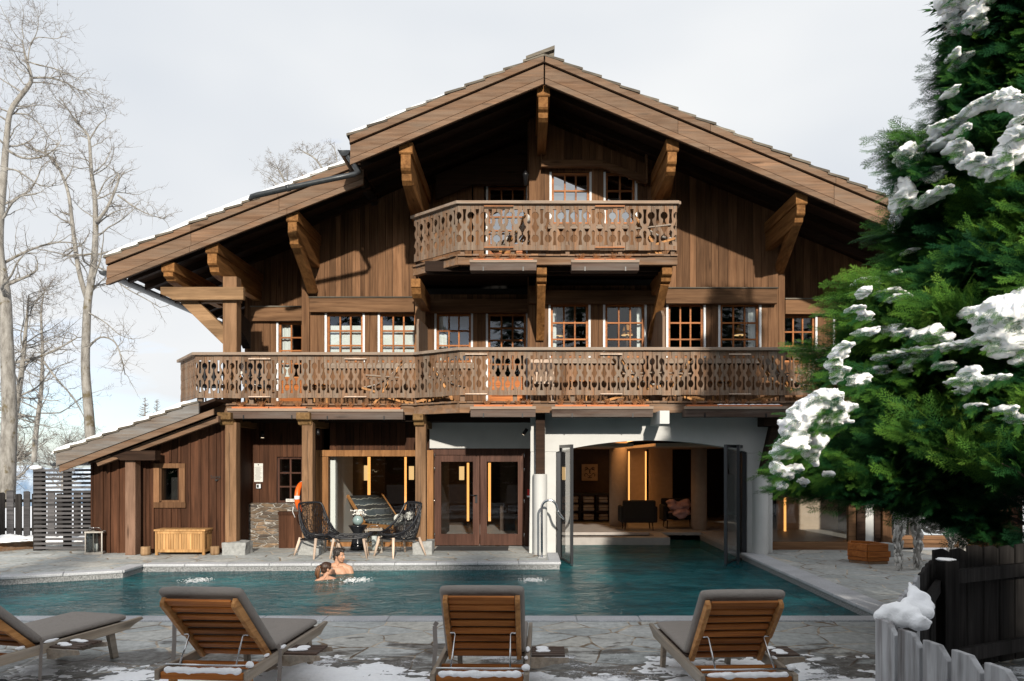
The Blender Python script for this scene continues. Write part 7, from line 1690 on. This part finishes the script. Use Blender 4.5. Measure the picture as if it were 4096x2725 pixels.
def barkmat(): 
    t = NT('pale bark'); g = t.noise(t.map((6, 6, 2)), 1.5, 6, .7); b = t.noise(t.map(), 3.5, 4, .6); col = t.ramp(g, [(.3, (.09, .08, .07)), (.5, (.25, .235, .215)), (.75, (.40, .385, .36))]); col = t.mix(t.ramp(b, [(.60, 0), (.68, .8)]), col, (.10, .075, .03)); t.set(col, .9); t.bump(g, .5, .02); return t.m
M['bark_pale'] = barkmat()
def twig_path(p, d, L, n, rr, wob, up):
    pts = [p]; d = d.normalized()
    for i in range(n):
        d = (d+Vector((rr.gauss(0, wob), rr.gauss(0, wob), rr.gauss(0, wob)+up))).normalized(); pts.append(pts[-1]+d*L/n)
    return pts
def bare_tree(path, widths, d, label, seed, nb=26, blen=2.2, group='bare winter trees left of the chalet', name='bare_tree', fmin=.30, limbs=(), depth_ok=.6):
    rr = random.Random(seed); t = empty(name, label, 'tree', (0, 0, 0), 0, group)
    pts = smooth_path([P(x, y, d+dy) for x, y, dy in path], 4); n = len(pts)
    wd = [np.interp(i/(n-1), np.linspace(0, 1, len(widths)), widths)/F*d/2 for i in range(n)]
    mb = MB(); mb.tube(pts, wd, 12); part(mb, 'trunk', M['bark_pale'], parent=t)
    cr = MB(); tw = MB()
    def grow(p, dr, L, r, lev):
        k = 7 if lev == 0 else 5 if lev == 1 else 4
        q = twig_path(p, dr, L, k, rr, (.20, .26, .30)[lev], (.05, .05, .10)[lev]); m = len(q)
        (cr if lev < 2 else tw).tube(q, [r*(1-.75*i/(m-1)) for i in range(m)], (6, 4, 3)[lev], caps=False)
        if lev < 2:
            c = (9, 7)[lev]
            for j in range(c):
                i = rr.randint(1, m-1); f = i/(m-1); base = (q[i]-q[i-1]).normalized(); side = Vector((rr.gauss(0, 1), rr.gauss(0, 1)*depth_ok, rr.gauss(0, .8))).normalized(); dn = (base*.55+side*.75).normalized()
                grow(q[i], dn, L*(.42, .40)[lev]*rr.uniform(.6, 1.3)*(1.15-.4*f), max(.0038, r*(1-.6*f)*.42), lev+1)
    for j in range(nb):
        f = fmin+(1-fmin)*(j+rr.random())/nb; i = min(n-2, int(f*(n-1))); p = pts[i].lerp(pts[i+1], rr.random()); a = rr.uniform(0, 2*pi); dr = Vector((cos(a), sin(a)*depth_ok, rr.uniform(.05, .7)))
        grow(p, dr, blen*rr.uniform(.5, 1.15)*(1.15-.6*f), max(.012, wd[i]*.36), 0)
    for lp, w0 in limbs:
        q = smooth_path([P(x, y, d+rr.uniform(-.2, .2)) for x, y in lp], 4); m = len(q); cr.tube(q, [w0/F*d/2*(1-.72*i/(m-1)) for i in range(m)], 8)
        for j in range(int(m*1.1)):
            i = rr.randint(m//5, m-1); base = (q[i]-q[i-1]).normalized(); side = Vector((rr.gauss(0, 1), rr.gauss(0, .6), rr.gauss(0, .9))).normalized(); grow(q[i], base*.4+side, blen*.34*rr.uniform(.5, 1.3), w0/F*d/2*.32, 1)
    part(cr, 'crown', M['bark_pale'], parent=t); part(tw, 'twigs', M['twig'], parent=t); return t
M['twig'] = plain('twigs', (.17, .14, .12), .9, nz=.2)
bare_tree([(20, 2030, 0), (30, 1850, 0), (38, 1650, 0), (28, 1400, 0), (20, 1180, 0), (-5, 980, 0), (15, 700, 0), (28, 540, 0), (45, 440, 0), (110, 350, 0), (125, 310, 0), (100, 220, 0), (90, 160, 0)], [72, 62, 54, 48, 42, 34, 26, 21, 19, 17, 13, 8, 3], 20.0, 'tallest bare tree with a pale lichen-spotted trunk at the left edge', 5, 22, 2.3, limbs=(
    ([(125, 312), (200, 312), (260, 330), (320, 362), (352, 358)], 9), ([(105, 245), (160, 262), (220, 275), (275, 300), (315, 315)], 6), ([(28, 600), (90, 632), (160, 630), (215, 600), (245, 560)], 10), ([(10, 680), (60, 680), (110, 710), (170, 745), (235, 740)], 8), ([(60, 455), (110, 460), (150, 490), (195, 545)], 7),
    ([(20, 1050), (120, 1000), (230, 970), (320, 975)], 12), ([(95, 155), (88, 105), (95, 55), (88, 18)], 4), ([(125, 180), (150, 120), (152, 70), (140, 35)], 4), ([(110, 250), (135, 155), (230, 155), (250, 125)], 5)))
bare_tree([(362, 1760, 0), (355, 1650, 0), (342, 1480, 0), (345, 1330, 0), (352, 1200, 0), (372, 1080, 0), (382, 950, 0), (380, 800, 0), (366, 690, 0), (358, 570, 0), (345, 530, 0), (300, 480, 0), (240, 390, 0)], [40, 37, 33, 31, 29, 26, 22, 18, 14, 11, 8, 5, 3], 20.5, 'bare tree with a straight pale trunk rising behind the shed roof', 9, 26, 1.9, fmin=.34, limbs=(
    ([(385, 890), (430, 830), (475, 720), (468, 690)], 15), ([(352, 1210), (315, 1080), (290, 900), (270, 760), (215, 640), (140, 600)], 22), ([(385, 1065), (430, 1090), (500, 1150), (590, 1200), (640, 1230)], 8), ([(358, 560), (395, 500), (425, 470), (410, 420)], 6), ([(345, 1400), (400, 1350), (460, 1370), (490, 1450), (500, 1500)], 9), ([(470, 780), (540, 830), (600, 860), (660, 875)], 8), ([(375, 690), (420, 650), (450, 590)], 6), ([(352, 1250), (420, 1290), (480, 1340), (540, 1360)], 6)))
bare_tree([(136, 1850, 1), (145, 1720, 1), (165, 1560, 1), (170, 1400, 1), (165, 1250, 1), (180, 1150, 1)], [22, 19, 16, 12, 8, 3], 23, 'thin bare young tree between the two big trunks', 21, 30, 2.0, fmin=.2)
bare_tree([(40, 1900, 0), (55, 1700, 0), (85, 1500, 0), (105, 1300, 0), (115, 1180, 0)], [30, 26, 20, 12, 4], 21.5, 'slender bare tree leaning against the tallest trunk', 33, 30, 1.9, fmin=.2, limbs=(([(60, 1450), (150, 1430), (250, 1385), (310, 1350)], 14), ([(170, 1440), (230, 1520), (300, 1600), (350, 1700)], 9)))
bare_tree([(-20, 1980, 2), (10, 1900, 2), (60, 1840, 2), (150, 1800, 2)], [30, 24, 16, 6], 24, 'low tangle of bare branches behind the old picket fence', 45, 44, 1.9, fmin=.05)
bare_tree([(250, 1960, 2), (260, 1850, 2), (270, 1760, 2)], [16, 12, 4], 25, 'low bare bush behind the slat screen', 46, 34, 1.7, fmin=.05)
# crowns just visible over the lower roof
bare_tree([(1340, 800, 0), (1310, 720, 0), (1265, 640, 0), (1200, 600, 0)], [14, 11, 7, 3], 34, 'bare treetop showing over the lower roof beside the gutter', 52, 20, 1.25, group='treetops behind the roof', fmin=.2, limbs=(([(1355, 760), (1350, 660), (1335, 590), (1310, 575)], 6),))
bare_tree([(1170, 800, 0), (1150, 750, 0), (1120, 690, 0), (1110, 670, 0)], [12, 9, 6, 3], 34, 'bare treetop over the lower roof left of the downpipe', 53, 26, 1.4, group='treetops behind the roof', fmin=.1, limbs=(([(1180, 760), (1230, 720), (1200, 690)], 5), ([(1120, 760), (1090, 720), (1080, 700)], 5)))
def larch(px, py0, py1, d, label, seed):
    rr = random.Random(seed); t = empty('larch', label, 'tree', (0, 0, 0), 0, 'small far larches left of the balcony'); mb = MB(); mb.tube([P(px, py0, d), P(px, py1, d)], [.12, .02], 6); part(mb, 'trunk', M['twig'], parent=t); mb = MB(); H = (py0-py1)
    for k in range(110):
        f = rr.random(); c = P(px, py0-H*f, d); a = rr.uniform(0, 2*pi); L = (1-f)*H*.28/F*d+.15; e = c+Vector((cos(a)*L, sin(a)*L, L*.35)); mb.tube([c, c.lerp(e, .6)+Vector((0, 0, -.05)), e], [.03, .02, .008], 3, caps=False)
    part(mb, 'crown', M['twig'], parent=t)
larch(580, 1840, 1592, 60, 'small far larch left of the balcony, left one', 1); larch(628, 1840, 1598, 62, 'small far larch left of the balcony, right one', 2)

# conifers on the near side of the garden, behind the viewer: they shade the front deck and show in the window panes
def spruce_meshes(h, seed):
    rng = np.random.default_rng(seed); P0 = []; D0 = []; N0 = []; L0 = []; V0 = []; S = MB(); rr = random.Random(seed)
    z = .8
    while z < h-.1:
        f = z/h; r = (1-f)**.85*h*.23+.15; nb = int(7+8*(1-f))
        for k in range(nb):
            a = rng.uniform(0, 2*pi); L = r*rng.uniform(.75, 1.1); o = np.array((cos(a), sin(a), 0)); s = np.array((-sin(a), cos(a), 0))
            for q in range(int(4+L*5)):
                g = rng.uniform(.15, 1); P0.append(o*L*g+np.array((0, 0, z-.28*L*g+.12*L*g*g))); D0.append(o+s*rng.uniform(-.9, .9)+np.array((0, 0, -.25))); N0.append(np.array((rng.normal(0, .2), rng.normal(0, .2), 1))); L0.append(rng.uniform(.45, .85)); V0.append(rng.uniform(0, .5))
            if rng.random() < .35: g = .72; S.blob((o[0]*L*g, o[1]*L*g, z-.28*L*g+.12*L*g*g+.09), .26, .26, .09, k+z, .25, 8)
        z += .34
    V, T, Rr = scatter_fronds(np.array(P0), np.array(D0), np.array(N0), np.array(L0), np.array(V0), rng, FTL); return V, T, Rr, S
def spruce(h, seed):
    V, T, Rr, Sn = spruce_meshes(h, seed); t = empty('spruce', 'snowy dark spruce at the near side of the garden', 'tree', (0, 0, -.2), 0, 'spruces on the near side of the garden'); np_mesh('foliage', V, T, M['thuja'], t, Rr); part(Sn, 'snow', M['snow'], parent=t)
    mb = MB(); mb.tube([(0, 0, 0), (0, 0, h*.95)], [.22, .02], 8); part(mb, 'trunk', bark, parent=t); return t
SPR = [(-9.5, -7.5, .92), (-13.5, -8.4, 1.0), (-5.6, -9.2, .80), (10.3, -8.0, .90), (14.0, -8.5, 1.0), (17.5, -7.4, .95), (-17.5, -8.0, .95),
       (-7.2, -6.4, .60), (-3.6, -6.2, .59), (-1.4, -6.8, .61), (.7, -6.3, .60), (2.7, -6.9, .61), (4.8, -6.2, .60), (6.2, -6.7, .60), (-2.4, -7.4, .60), (1.8, -7.6, .61), (3.9, -7.3, .60), (7.8, -6.4, .60), (9.2, -6.8, .58), (-5.0, -6.9, .60), (-.3, -5.9, .58), (1.2, -6.0, .6), (3.3, -5.8, .6), (5.6, -5.9, .58), (-2.6, -5.8, .58), (2.2, -5.6, .57), (4.3, -5.5, .57), (.2, -5.4, .56)]
sa, sb = spruce(11.5, 3), spruce(10.5, 4)
SPR += [(-24+3.6*k+1.2*sin(k*2.3), -24-2.0*cos(k*1.7), 1.24+.12*sin(k*1.9)) for k in range(17)]
for i, (x, y, s) in enumerate(SPR):
    src = sa if i % 2 == 0 else sb
    o = src if i < 2 else copy_tree(src)
    k_ = 1.6 if s < .6 else 1.2
    o['label'] = '%s snowy spruce %s' % ('low young' if s < .6 else 'tall dark', 'in the far row across the garden' if y < -15 else 'in the near row across the garden')
    o.location = (x, y, -.2); o.scale = (s*k_, s*k_, s); o.rotation_euler = (0, 0, i*1.3)
